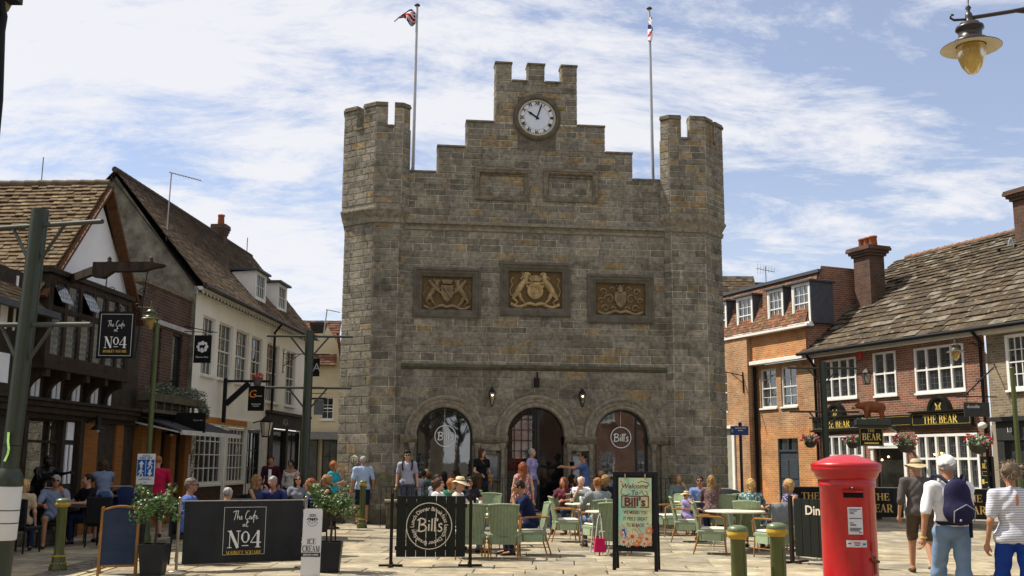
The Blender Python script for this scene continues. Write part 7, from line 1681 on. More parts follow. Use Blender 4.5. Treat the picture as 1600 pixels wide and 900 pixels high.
# parked dark hatchback behind the terrace
# ------------------------------------------------------------------ people: one smooth surface per body, grown from a distance field
def _grid(lo, hi, h):
 n = [max(4, int(math.ceil((hi[i]-lo[i])/h))+1) for i in range(3)]
 return n
class Field:
 def __init__(s, lo, hi, h):
  s.lo = np.array(lo, np.float32); s.h = h; s.n = _grid(lo, hi, h); s.d = np.full(s.n, .25, np.float32)
 def sub(s, lo, hi):
  a = [max(0, int((lo[i]-s.lo[i])/s.h)) for i in range(3)]; b = [min(s.n[i], int((hi[i]-s.lo[i])/s.h)+2) for i in range(3)]
  if any(b[i] <= a[i] for i in range(3)): return None
  ax = [s.lo[i]+s.h*np.arange(a[i], b[i], dtype=np.float32) for i in range(3)]
  X, Y, Z = np.meshgrid(*ax, indexing='ij', sparse=True); return (slice(a[0], b[0]), slice(a[1], b[1]), slice(a[2], b[2])), X, Y, Z
 def merge(s, sl, d, k):
  o = s.d[sl]; h = np.clip(.5+.5*(o-d)/k, 0,1); s.d[sl] = o*(1-h)+d*h-k*h*(1-h)
 def cone(s, a, b, ra, rb, k=.025, flat=None):
  a, b = Vector(a), Vector(b); m = max(ra, rb)+.07
  q = s.sub([min(a[i], b[i])-m for i in range(3)],[max(a[i], b[i])+m for i in range(3)])
  if q is None: return
  sl, X, Y, Z = q; d = b-a; L2 = max(d.length_squared, 1e-8)
  t = np.clip(((X-a.x)*d.x+(Y-a.y)*d.y+(Z-a.z)*d.z)/L2,0,1)
  dist = np.sqrt((X-a.x-t*d.x)**2+(Y-a.y-t*d.y)**2+(Z-a.z-t*d.z)**2)-(ra+(rb-ra)*t); s.merge(sl, dist, k)
 def ell(s, c, r, k=.025, R=None):
  m = max(r)+.07; q = s.sub([c[i]-m for i in range(3)],[c[i]+m for i in range(3)])
  if q is None: return
  sl, X, Y, Z = q; x, y, z = X-c[0], Y-c[1], Z-c[2]
  if R is not None:
   R = R.transposed(); x, y, z = R[0][0]*x+R[0][1]*y+R[0][2]*z, R[1][0]*x+R[1][1]*y+R[1][2]*z, R[2][0]*x+R[2][1]*y+R[2][2]*z
  k0 = np.sqrt((x/r[0])**2+(y/r[1])**2+(z/r[2])**2); dist = (k0-1)*min(r)*(.5+.5*k0) if False else (k0-1)*(sum(r)/3*.5+min(r)*.5); s.merge(sl, dist, k)
 def cut(s, p, n, inv=False):
  """keep the side the normal points away from"""
  ax = [s.lo[i]+s.h*np.arange(s.n[i], dtype=np.float32) for i in range(3)]; X, Y, Z = np.meshgrid(*ax, indexing='ij', sparse=True)
  s.d = np.maximum(s.d, (X-p[0])*n[0]+(Y-p[1])*n[1]+(Z-p[2])*n[2])
 def folds(s, a, k=1.0):
  ax = [s.lo[i]+s.h*np.arange(s.n[i], dtype=np.float32) for i in range(3)]; X, Y, Z = np.meshgrid(*ax, indexing='ij', sparse=True)
  s.d += a*np.sin(k*(Z*42+X*38+Y*20)+2*np.sin(X*17+Z*9))+a*.7*np.sin(k*(Z*31-X*47)+1.5*np.sin(Y*23+Z*13))
 def mesh(s):
  d = s.d; nx, ny, nz = s.n; c = d < 0
  cs = c[:-1, :-1, :-1].astype(np.int8)
  cnt = sum(c[i:nx-1+i, j:ny-1+j, k:nz-1+k].astype(np.int8) for i in (0,1) for j in (0,1) for k in (0,1))
  act = (cnt > 0) & (cnt < 8); idx = -np.ones(act.shape, np.int64); A = np.argwhere(act)
  if len(A) == 0: return [],[]
  idx[act] = np.arange(len(A)); acc = np.zeros((len(A),3), np.float64); num = np.zeros(len(A))
  C = [(i, j, k) for i in (0,1) for j in (0,1) for k in (0,1)]
  for p in C:
   for ax in range(3):
    if p[ax] == 0:
     q = list(p); q[ax] = 1; v0 = d[A[:, 0]+p[0], A[:, 1]+p[1], A[:, 2]+p[2]]; v1 = d[A[:, 0]+q[0], A[:, 1]+q[1], A[:, 2]+q[2]]
     m = (v0 < 0) != (v1 < 0); t = np.where(m, v0/np.where(m, v0-v1,1),0)
     pt = np.array(p, float)[None, :].repeat(len(A),0); pt[:, ax] = t; acc += pt*m[:, None]; num += m
  V = (A+acc/num[:, None])*s.h+s.lo; F = []
  for ax in range(3):
   a1, a2 = (ax+1) % 3,(ax+2) % 3
   sl0 = [slice(None)]*3; sl1 = [slice(None)]*3; sl0[ax] = slice(0,-1); sl1[ax] = slice(1, None)
   ch = c[tuple(sl0)] != c[tuple(sl1)]; E = np.argwhere(ch); E = E[(E[:, a1] > 0) & (E[:, a2] > 0) & (E[:, a1] < s.n[a1]-1) & (E[:, a2] < s.n[a2]-1)]
   if len(E) == 0: continue
   sgn = c[tuple(sl0)][tuple(E.T)]
   def I(o1, o2):
    Q = E.copy(); Q[:, a1] -= o1; Q[:, a2] -= o2; return idx[Q[:, 0], Q[:, 1], Q[:, 2]]
   quad = np.stack([I(1,1), I(0,1), I(0,0), I(1,0)],1); quad[~sgn] = quad[~sgn][:, ::-1]; F.append(quad[(quad >= 0).all(1)])
  return V, np.concatenate(F)
def field_obj(f, name, m, parent, post=None):
 V, F = f.mesh()
 if len(V) == 0: return None
 me = bpy.data.meshes.new(name); me.from_pydata(V.tolist(),[], F.tolist()); me.materials.append(m); me.polygons.foreach_set('use_smooth', [True]*len(F))
 if post: post(me)
 o = bpy.data.objects.new(name, me); COL.objects.link(o); o.parent = parent; return o
SKINS = {'fair': (.50,.27,.18), 'tan': (.38,.19,.11), 'pale': (.58,.34,.25), 'brown': (.22,.11,.065)}
HAIRS = {'black': (.012,.010,.009), 'brown': (.055,.028,.014), 'dark': (.025,.015,.010), 'grey': (.30,.28,.26), 'white': (.55,.53,.48), 'blond': (.42,.26,.10), 'dblond': (.24,.14,.055), 'red': (.18,.055,.02), 'ginger': (.26,.10,.03), 'greybrown': (.16,.12,.085)}
def skin_mat(k):
 m = mat('skin_'+k, SKINS[k],.55,.07,8)
 if 'Principled BSDF' in m.node_tree.nodes:
  b = m.node_tree.nodes['Principled BSDF']; b.inputs['Subsurface Weight'].default_value = 0.0
 return m
def hair_mat(k): return mat('hair_'+k, HAIRS[k],.55,.35,14,.5,60, stretch=(1,1,.25))
def cloth_mat(name, col, pattern=None, col2=None, sc=30):
 nm = 'cloth_'+name
 if nm in MATS: return MATS[nm]
 m = mat(nm, col, .85,.12,5,.35,9)
 if pattern:
  t = m.node_tree; b = t.nodes['Principled BSDF']; tc = t.nodes.new('ShaderNodeTexCoord'); mx = t.nodes.new('ShaderNodeMix'); mx.data_type = 'RGBA'
  mx.inputs[6].default_value = (*col, 1); mx.inputs[7].default_value = (*col2,1)
  if pattern in ('stripe', 'check'):
   w = t.nodes.new('ShaderNodeTexWave'); w.wave_type = 'BANDS'; w.bands_direction = 'Z'; w.inputs['Scale'].default_value = sc; w.inputs['Distortion'].default_value = .4; t.links.new(tc.outputs['Object'], w.inputs[0])
   r = t.nodes.new('ShaderNodeMapRange'); r.inputs[1].default_value = .55; r.inputs[2].default_value = .65; t.links.new(w.outputs['Fac'], r.inputs[0]); o = r.outputs[0]
   if pattern == 'check':
    w2 = t.nodes.new('ShaderNodeTexWave'); w2.wave_type = 'BANDS'; w2.bands_direction = 'X'; w2.inputs['Scale'].default_value = sc; t.links.new(tc.outputs['Object'], w2.inputs[0])
    r2 = t.nodes.new('ShaderNodeMapRange'); r2.inputs[1].default_value = .5; r2.inputs[2].default_value = .6; t.links.new(w2.outputs['Fac'], r2.inputs[0])
    ad = t.nodes.new('ShaderNodeMath'); ad.operation = 'ADD'; t.links.new(o, ad.inputs[0]); t.links.new(r2.outputs[0], ad.inputs[1]); mu = t.nodes.new('ShaderNodeMath'); mu.operation = 'MULTIPLY'; mu.inputs[1].default_value = .5; t.links.new(ad.outputs[0], mu.inputs[0]); o = mu.outputs[0]
  else:
   w = t.nodes.new('ShaderNodeTexNoise'); w.inputs['Scale'].default_value = sc; w.inputs['Detail'].default_value = 2; t.links.new(tc.outputs['Object'], w.inputs[0])
   r = t.nodes.new('ShaderNodeMapRange'); r.inputs[1].default_value = .52; r.inputs[2].default_value = .56; t.links.new(w.outputs[0], r.inputs[0]); o = r.outputs[0]
  t.links.new(o, mx.inputs[0]); t.links.new(mx.outputs[2], b.inputs['Base Color'])
 return m
def person(label, x, y, face, z=0.0, pose='stand', H=1.75, w=1.0, skin='fair', hair='brown', hairstyle='short', top=('t', (.3,.3,.3)), sleeve=.45, bottom=('b', (.05,.06,.12)), legs='trousers',
           armL='down', armR='down', hem=-.06, lean=0.0, head=(0,0), h=.018, hat=None, shoes=(.03,.025,.02), glasses=False, extra=None, seat=.46, neck_low=False, wide=1.0, face_detail=True):
 """face: heading in degrees, 0 = towards the viewer (-y),90 = towards +x. armX in down/table/face/forward/hip/lap/hold or explicit (elbow, wrist)"""
 t = thing('person', label, 'person', (x, y, z), R_(face)); s = H/1.75
 up = Vector((0,0,1)); fem = w < .95
 # joints, person looks along -y, own left = +x
 hipz = (.93*s if pose != 'sit' else seat+.10*s)
 pel = Vector((0,0, hipz)); ln = R_(lean); tr = Matrix.Rotation(ln, 3, 'X')     # lean forward (towards -y) for positive
 def T(v): return pel + tr @ Vector(v)
 shw = .185*s*w*wide; hw = .095*s*(1.05 if fem else 1)
 chest = T((0,.0,.36*s)); neck = T((0,.005,.50*s)); hb = T((0,-.012*s, .58*s))
 hy, hp_ = R_(head[0]), R_(head[1]); HR = Matrix.Rotation(hy, 3, 'Z') @ Matrix.Rotation(hp_, 3, 'X')
 hc = hb + HR @ Vector((0,-.02*s, .085*s))
 sh = {1: T((shw, .0,.445*s)),-1: T((-shw, .0,.445*s))}
 L1, L2, LF = .285*s, .25*s, .18*s
 arms = {}
 for sd, a in ((1, armL),(-1, armR)):
  S = sh[sd]
  if isinstance(a, tuple): e, wv = Vector(a[0]), Vector(a[1]); e = Vector((e.x*sd, e.y, e.z)); wv = Vector((wv.x*sd, wv.y, wv.z)); e = e.normalized()*L1; wv = wv.normalized()*L2
  elif a == 'down': e, wv = Vector((sd*.06,.03,-.28)), Vector((sd*.02,-.07,-.24))
  elif a == 'back': e, wv = Vector((sd*.06,.10,-.27)), Vector((sd*.01,.0,-.25))
  elif a == 'fwd': e, wv = Vector((sd*.05,-.12,-.25)), Vector((sd*.0,-.14,-.20))
  elif a == 'table': e, wv = Vector((sd*.08,-.16,-.21)), Vector((-sd*.08,-.22,.0))
  elif a == 'face': e, wv = Vector((sd*.06,-.17,-.2)), Vector((-sd*.12,-.02,.235))
  elif a == 'lap': e, wv = Vector((sd*.07,-.06,-.26)), Vector((-sd*.10,-.19,-.08))
  elif a == 'hip': e, wv = Vector((sd*.16,.06,-.22)), Vector((-sd*.10,-.08,-.17))
  elif a == 'forward': e, wv = Vector((sd*.04,-.2,-.17)), Vector((-sd*.03,-.24,.03))
  elif a == 'reach': e, wv = Vector((sd*.03,-.26,-.06)), Vector((0,-.25,.03))
  elif a == 'hold': e, wv = Vector((sd*.06,-.08,-.26)), Vector((-sd*.05,-.21,.06))
  else: e, wv = Vector((sd*.06,0,-.28)), Vector((0,0,-.25))
  e = e.normalized()*L1; wv = wv.normalized()*L2; E = S+e; W = E+wv; arms[sd] = (S, E, W)
 hips = {1: pel+Vector((hw, 0,-.02*s)),-1: pel+Vector((-hw, 0,-.02*s))}
 legj = {}
 for sd in (1,-1):
  Hh = hips[sd]
  if pose == 'sit': K = Hh+Vector((sd*.05,-.42*s, .0)); A = Vector((K.x+sd*.0, K.y-.02+.06*(sd > 0),.085)); K.z = max(K.z, .46*s)
  elif pose == 'walk':
   ph = 1 if sd > 0 else -1
   if ph > 0: K = Hh+Vector((0,-.16*s, -.41*s)); A = Vector((K.x, K.y-.05,.085))
   else: K = Hh+Vector((0,.02*s, -.44*s)); A = Vector((K.x, K.y+.22*s, .15))
  else: K = Hh+Vector((sd*.015,-.01,-.44*s)); A = Vector((K.x+sd*.01,.02,.085))
  legj[sd] = (Hh, K, A)
 pts = [hc+Vector((0,0,.16)), pel] + [p for a in arms.values() for p in a] + [p for a in legj.values() for p in a]
 lo = [min(p[i] for p in pts)-.28 for i in range(3)]; hi = [max(p[i] for p in pts)+.28 for i in range(3)]; lo[2] = -.03
 sk = skin_mat(skin)
 def torso(F, g, sleeves=None):
  k = .05
  F.ell(T((0,-.0,.02*s)),((.155 if not fem else .165)*s*wide+g, .115*s*wide+g, .13*s+g), k, tr); F.ell(T((0,-.005,.17*s)),((.135 if not fem else .115)*s*wide+g, .105*s*wide+g, .15*s+g), k, tr)
  F.ell(T((0,.0,.33*s)),(.155*s*(.75+.25*w)*wide+g, .112*s+g, .17*s+g), k, tr); F.cone(sh[1]-(sh[1]-sh[-1])*.08, sh[-1]+(sh[1]-sh[-1])*.08,.062*s+g, .062*s+g, k)
  if fem:
   for sd in (1,-1): F.ell(T((sd*.07*s, -.085*s, .33*s)),(.062*s+g, .055*s+g, .06*s+g),.03)
 def arm(F, sd, g, to=1.0, k=.03):
  S, E, W = arms[sd]; q = (.92 if not fem else .8)
  if to <= 1.0:
   F.cone(S, S+(E-S)*to, .052*s*q+g, (.052-.012*to)*s*q+g, k)
  else:
   F.cone(S, E, .052*s*q+g, .040*s*q+g, k); u = min(1, to-1); F.cone(E, E+(W-E)*u, .040*s*q+g, (.040-.014*u)*s*q+g, k)
 def leg(F, sd, g, to=2.0, k=.03, flare=0):
  Hh, K, A = legj[sd]; t1 = min(1, to)
  wd = math.sqrt(wide); F.cone(Hh, Hh+(K-Hh)*t1,.080*s*wd+g, (.080-.026*t1)*s*wd+g+flare*t1, k)
  if to > 1: u = min(1, to-1); F.cone(K, K+(A-K)*u, .054*s*wide+g+flare, (.054-.018*u)*s+g+flare, k)
 # body
 F = Field(lo, hi, h); torso(F, -.016)
 for sd in (1,-1):
  arm(F, sd, 0,2.0); leg(F, sd, 0,2.0)
  A = legj[sd][2]; F.cone(A+Vector((0,.03,-.03)), A+Vector((0,-.13*s, -.055)),.036,.030,.02)
 F.cone(neck-Vector((0,0,.03)), hb+Vector((0,0,.03)),.052*s*(.9 if fem else 1.05),.050*s*(.9 if fem else 1),.03)
 hw_ = .074*s
 F.ell(hc+HR @ Vector((0,.012,.015)),(hw_, .094*s, .095*s),.02, HR); F.ell(hc+HR @ Vector((0,-.028*s, -.045*s)),(.052*s, .055*s, .066*s),.03, HR)
 F.cone(hc+HR @ Vector((0,-.083*s, .005)), hc+HR @ Vector((0,-.108*s, -.022*s)),.010,.013,.012)
 for sd in (1,-1):
  F.ell(hc+HR @ Vector((sd*.076*s, .01,-.008)),(.010,.018,.028),.008, HR)
  S, E, W = arms[sd]; d = (W-E).normalized(); F.ell(W+d*.045*s, (.034*s, .034*s, .042*s),.02)
 body = field_obj(F, 'body', sk, t)
 # fingers, eyes, mouth: added into the same body mesh
 fb = MB(); fb.smooth = True
 for sd in (1,-1):
  S, E, W = arms[sd]; d = (W-E).normalized(); side = d.cross(up); side = side.normalized() if side.length > .2 else Vector((1,0,0)); nrm_ = side.cross(d).normalized()
  side = nrm_ if abs(d.z) > .8 else side
  curl = (-nrm_ if abs(d.z) < .8 else d.cross(side).normalized())*(1)
  for q, (o_, l_) in enumerate(((-.026,.068),(-.009,.078),(.009,.073),(.026,.058))):
   b0 = W+d*.060*s+side*o_*s; b1 = b0+d*l_*.5*s+curl*.006; b2 = b1+d*l_*.3*s+curl*.020*s; b3 = b2+d*l_*.1*s+curl*.022*s
   fb.tube([b0, b1, b2, b3],[.0095*s, .0088*s, .008*s, .006*s],6)
  th = W+d*.028*s-side*.028*s*1; fb.tube([th, th+d*.022*s-side*.018*s+curl*.012, th+d*.05*s-side*.022*s+curl*.024],[.012*s, .010*s, .007*s],6)
 def headpt(v): return hc+HR @ (Vector(v)*s)
 em = MB(); em.smooth = True
 if face_detail:
  for sd in (1,-1):
   em.m = 1; em.ball(headpt((sd*.030,-.074,.012)),.012,8,6,(1.2,.6,.75)); em.m = 2; em.ball(headpt((sd*.030,-.0805,.012)),.0062,6,5)
   em.m = 3; em.tube([headpt((sd*.016,-.086,.030)), headpt((sd*.032,-.083,.035)), headpt((sd*.048,-.070,.029))],[.003,.0045,.002],5)
  em.m = 4; em.tube([headpt((-.022,-.080,-.050)), headpt((0,-.088,-.048)), headpt((.022,-.080,-.050))],[.003,.006,.003],6)
 me = body.data
 import bmesh
 bm = bmesh.new(); bm.from_mesh(me)
 for src, off in ((fb, 0),(em, 0)):
  vs = [bm.verts.new(p) for p in src.v]
  for f_, mi_ in zip(src.f, src.mi):
   try: nf = bm.faces.new([vs[i] for i in f_]); nf.smooth = True; nf.material_index = mi_
   except ValueError: pass
 bm.to_mesh(me); bm.free()
 for m_ in (mat('eye_white', (.55,.52,.5),.3,.02), mat('iris', (.03,.02,.015),.2,.02), hair_mat(hair if hair != 'white' else 'grey'), mat('lips', (.30,.09,.07),.5,.05)): me.materials.append(m_)
 # top
 tm = cloth_mat(*top); F = Field(lo, hi, h); g = .014; torso(F, g)
 for sd in (1,-1):
  if sleeve > 0: arm(F, sd, g+.004, sleeve)
 F.cone(neck-Vector((0,0,.03)), neck+Vector((0,0,.01)),.062*s, .056*s, .03)
 hemz = pel-tr @ Vector((0,0,.07*s)) if legs != 'dress' else pel
 nrm_ = tr @ Vector((0,0,1))
 if legs == 'dress':
  if pose == 'sit':
   for sd in (1,-1): leg(F, sd, g+.02,.95,.06)
  else: F.cone(pel, pel-Vector((0,0,.46*s)),.15*s, .20*s, .06); F.cut((0,0, hipz-.42*s),(0,0,-1))
 else:
  if hem < 0:
   for sd in (1,-1): leg(F, sd, g+.004,.3,.05)
  F.cut(pel+nrm_*(hem*s), tuple(-nrm_))
 nk = neck+nrm_*(.012 if not neck_low else -.035); fv = tr @ Vector((0,-.35 if not neck_low else -.8,0)); nn = (nrm_-(-fv)*.0+tr @ Vector((0,-.45 if not neck_low else -.9,0))).normalized(); F.cut(nk, tuple(nn))
 if sleeve == 0:
  for sd in (1,-1): F.cut(sh[sd]+Vector((sd*.005,0,.0)), tuple((tr @ Vector((sd, 0,.15))).normalized()))
 F.folds(.0038); tp = field_obj(F, 'shirt' if legs != 'dress' else 'dress', tm, t)
 # bottom
 if legs in ('trousers', 'shorts', 'skirt'):
  F = Field(lo, hi, h); g = .016
  F.ell(T((0,.0,.01*s)),((.155 if not fem else .163)*s*wide+g*.6,.115*s*wide+g*.6,.11*s),.05, tr)
  if legs == 'skirt' and pose != 'sit': F.cone(pel, pel-Vector((0,0,.45*s)),.14*s, .19*s, .05); F.cut((0,0, hipz-.45*s),(0,0,-1))
  else:
   to = {'trousers': 2.0, 'shorts': .86, 'skirt': .95}[legs]
   for sd in (1,-1): leg(F, sd, g-.002, to, .034,.010 if legs == 'shorts' else .002)
  F.cut(pel+nrm_*(.085*s), tuple(nrm_))
  if legs == 'trousers': F.cut((0,0,.065),(0,0,-1))
  F.folds(.0042,.7); field_obj(F, legs if legs != 'shorts' else 'shorts', cloth_mat(*bottom), t)
 # shoes
 for sd in (1,-1):
  A = legj[sd][2]; b = MB(); b.smooth = True; n = 10; L = .27*s
  rings = [(.075,.030,.05),(.05,.038,.085),(.0,.042,.085),(-.06,.044,.062),(-.12,.046,.05),(-.17,.038,.04),(-.195,.018,.028)]
  vs = []; zb = A.z-.085
  for yy, ww, hh in rings:
   for k in range(n): a_ = math.tau*k/n; vs.append((A.x+ww*s*math.cos(a_), A.y+yy*s, zb+.004+max(0, hh*(.5+.5*math.sin(a_)))))
  b.add(vs, [(i*n+k, i*n+(k+1) % n, (i+1)*n+(k+1) % n, (i+1)*n+k) for i in range(len(rings)-1) for k in range(n)]); b.add(vs[:n],[tuple(range(n))]); b.add(vs[-n:],[tuple(reversed(range(n)))])
  b.build('shoe', mat('shoe_%02x%02x%02x' % tuple(int(c*255) for c in shoes), shoes, .6), t)
 # hair
 hm = hair_mat(hair)
 if hairstyle != 'bald':
  F = Field([hc[i]-.36 for i in range(3)],[hc[i]+.22 for i in range(3)], min(h, .014))
  F.ell(hc+HR @ Vector((0,.022*s, .030*s)),(.084*s, .100*s, .094*s),.02, HR)
  if hairstyle in ('long', 'bob', 'pony', 'bun'):
   F.ell(hc+HR @ Vector((0,.035*s, .0)),(.088*s, .085*s, .10*s),.03, HR)
   if hairstyle == 'long':
    F.cone(hc+HR @ Vector((0,.055*s, -.02)), neck+Vector((0,.065*s, -.14*s)),.085*s, .065*s, .04)
    for sd in (1,-1): F.cone(hc+HR @ Vector((sd*.068*s, .01,.0)), neck+Vector((sd*.085*s, -.0,-.10*s)),.036*s, .030*s, .03)
   if hairstyle == 'bob':
    for sd in (1,-1): F.cone(hc+HR @ Vector((sd*.07*s, .015,.03)), hc+HR @ Vector((sd*.07*s, .02,-.085*s)),.036*s, .034*s, .03)
    F.cone(hc+HR @ Vector((0,.06*s, .0)), hc+HR @ Vector((0,.06*s, -.09*s)),.07*s, .05*s, .03)
   if hairstyle == 'pony': F.cone(hc+HR @ Vector((0,.10*s, .05*s)), hc+HR @ Vector((0,.13*s, .02*s)),.035,.04,.02); F.cone(hc+HR @ Vector((0,.13*s, .02*s)), hc+HR @ Vector((0,.10*s, -.20*s)),.04,.018,.02)
   if hairstyle == 'bun': F.ell(hc+HR @ Vector((0,.10*s, .07*s)),(.045*s, .045*s, .045*s),.02)
   fc = hc+HR @ Vector((0,-.055*s, 0)); 
   # keep the face clear
   q = F.sub([hc[i]-.3 for i in range(3)],[hc[i]+.3 for i in range(3)]); sl, X, Y, Z = q; Rt = HR.transposed()
   x, y_, z_ = X-hc[0], Y-hc[1], Z-hc[2]; lx = Rt[0][0]*x+Rt[0][1]*y_+Rt[0][2]*z_; ly = Rt[1][0]*x+Rt[1][1]*y_+Rt[1][2]*z_; lz = Rt[2][0]*x+Rt[2][1]*y_+Rt[2][2]*z_
   fd = np.sqrt((lx/(.060*s))**2+((ly+.095*s)/(.085*s))**2+((lz+.035*s)/(.098*s))**2)-1; F.d[sl] = np.maximum(F.d[sl],-fd*.06)
  else:
   q = F.sub([hc[i]-.3 for i in range(3)],[hc[i]+.3 for i in range(3)]); sl, X, Y, Z = q; Rt = HR.transposed()
   x, y_, z_ = X-hc[0], Y-hc[1], Z-hc[2]; ly = Rt[1][0]*x+Rt[1][1]*y_+Rt[1][2]*z_; lz = Rt[2][0]*x+Rt[2][1]*y_+Rt[2][2]*z_
   F.d[sl] = np.maximum(F.d[sl],-(lz+ .045*s) if hairstyle != 'thin' else -(lz+.03*s)); F.d[sl] = np.maximum(F.d[sl], np.minimum(-(ly+.045*s),-(lz-.058*s)) if hairstyle != 'thin' else np.maximum(-(ly-.0*s),(lz-.075*s)))
   if hat: F.d[sl] = np.maximum(F.d[sl], lz-.035*s)
   if hairstyle == 'messy': F.ell(hc+HR @ Vector((0,.0,.10*s)),(.08*s, .09*s, .04*s),.02)
  ax = [F.lo[i]+F.h*np.arange(F.n[i], dtype=np.float32) for i in range(3)]; X, Y, Z = np.meshgrid(*ax, indexing='ij', sparse=True)
  F.d += .007*np.sin(X*95+Z*30)*np.sin(Y*90+Z*22)+.004*np.sin(Z*110+X*60)
  field_obj(F, 'hair', hm, t)
 if glasses:
  b = MB()
  for sd in (1,-1): b.ball(headpt((sd*.031,-.094,.010)),.022*s, 8,6,(1,.3,.85)); b.beam(headpt((sd*.052,-.088,.014)), headpt((sd*.079,.01,.006)),.006)
  b.beam(headpt((-.012,-.098,.014)), headpt((.012,-.098,.014)),.006); b.build('sunglasses', mat('dark_lens', (.008,.008,.009),.15), t)
 if hat:
  kind, hcol = hat; b = MB(); b.T = Matrix.Translation(hc) @ HR.to_4x4() @ Matrix.Scale(s, 4); hmn = mat('hat_%02x%02x%02x' % tuple(int(c*255) for c in hcol), hcol, .85,.12,12,.3,40)
  if kind == 'brim':
   b.lathe([(.0,.135),(.05,.133),(.078,.120),(.090,.07),(.094,.055)],(0,.01,0),20)
   n = 28; vs = []
   for r_, dz in ((.094,.056),(.135,.025),(.175,-.004)):
    for k in range(n): a_ = math.tau*k/n; vs.append((r_*math.cos(a_),.01+r_*1.08*math.sin(a_), dz+(.045*abs(math.cos(a_))**2*(r_-.094)/.08) - .012*(r_-.094)/.07*(math.sin(a_) < 0)))
   b.smooth = True; b.add(vs, [(i*n+k, i*n+(k+1) % n, (i+1)*n+(k+1) % n, (i+1)*n+k) for i in range(2) for k in range(n)]); b.build('hat', hmn, t)
   b2 = MB(); b2.T = b.T; b2.lathe([(.0965,.058),(.0945,.078)],(0,.01,0),20); b2.build('hat_band', mat('hat_band', (.12,.08,.05),.8), t)
  else:
   b.lathe([(.0,.132),(.04,.128),(.075,.105),(.094,.06),(.094,.025),(.090,.015)],(0,.015,0),22); b.lathe([(.0,.134),(.012,.134),(.014,.130)],(0,.015,0),8); b.smooth = True
   b.add([(-.07,-.07,.035),(-.04,-.125,.028),(.04,-.125,.028),(.07,-.07,.035),(0,-.07,.045)],[(0,1,2,3,4)]); b.build('cap', hmn, t)
 t['_j'] = 0; del t['_j']
 return t, dict(T=T, tr=tr, sh=sh, arms=arms, hc=hc, HR=HR, neck=neck, pel=pel, s=s, legj=legj)
# ------------------------------------------------------------------ terrace chairs and tables
WEAVE = mat('sage_wicker', (.27,.335,.205),.6,.10,10)
def weave_setup(m, sc=260):
 t = m.node_tree; b = t.nodes['Principled BSDF']; tc = t.nodes.new('ShaderNodeTexCoord'); w = t.nodes.new('ShaderNodeTexWave'); w.wave_type = 'BANDS'; w.bands_direction = 'X'; w.inputs['Scale'].default_value = 13; w.inputs['Distortion'].default_value = .3
 t.links.new(tc.outputs['Object'], w.inputs[0]); bp = t.nodes.new('ShaderNodeBump'); bp.inputs['Strength'].default_value = .8; bp.inputs['Distance'].default_value = .01; t.links.new(w.outputs['Fac'], bp.inputs['Height']); t.links.new(bp.outputs[0], b.inputs['Normal'])
 r = t.nodes.new('ShaderNodeMapRange'); r.inputs[1].default_value = .0; r.inputs[2].default_value = .5; r.inputs[3].default_value = .45; r.inputs[4].default_value = 1.1; t.links.new(w.outputs['Fac'], r.inputs[0])  # wave also darkens the colour, painting groove shade into the wicker
 l = b.inputs['Base Color'].links[0].from_socket; v = t.nodes.new('ShaderNodeVectorMath'); v.operation = 'SCALE'; t.links.new(l, v.inputs[0]); t.links.new(r.outputs[0], v.inputs['Scale']); t.links.new(v.outputs[0], b.inputs['Base Color'])
weave_setup(WEAVE)
BAMBOO = mat('bamboo', (.30,.15,.045),.45,.2,12,.1,40); CUSH = mat('cream_cushion', (.62,.58,.47),.85,.06,14,.3,30)
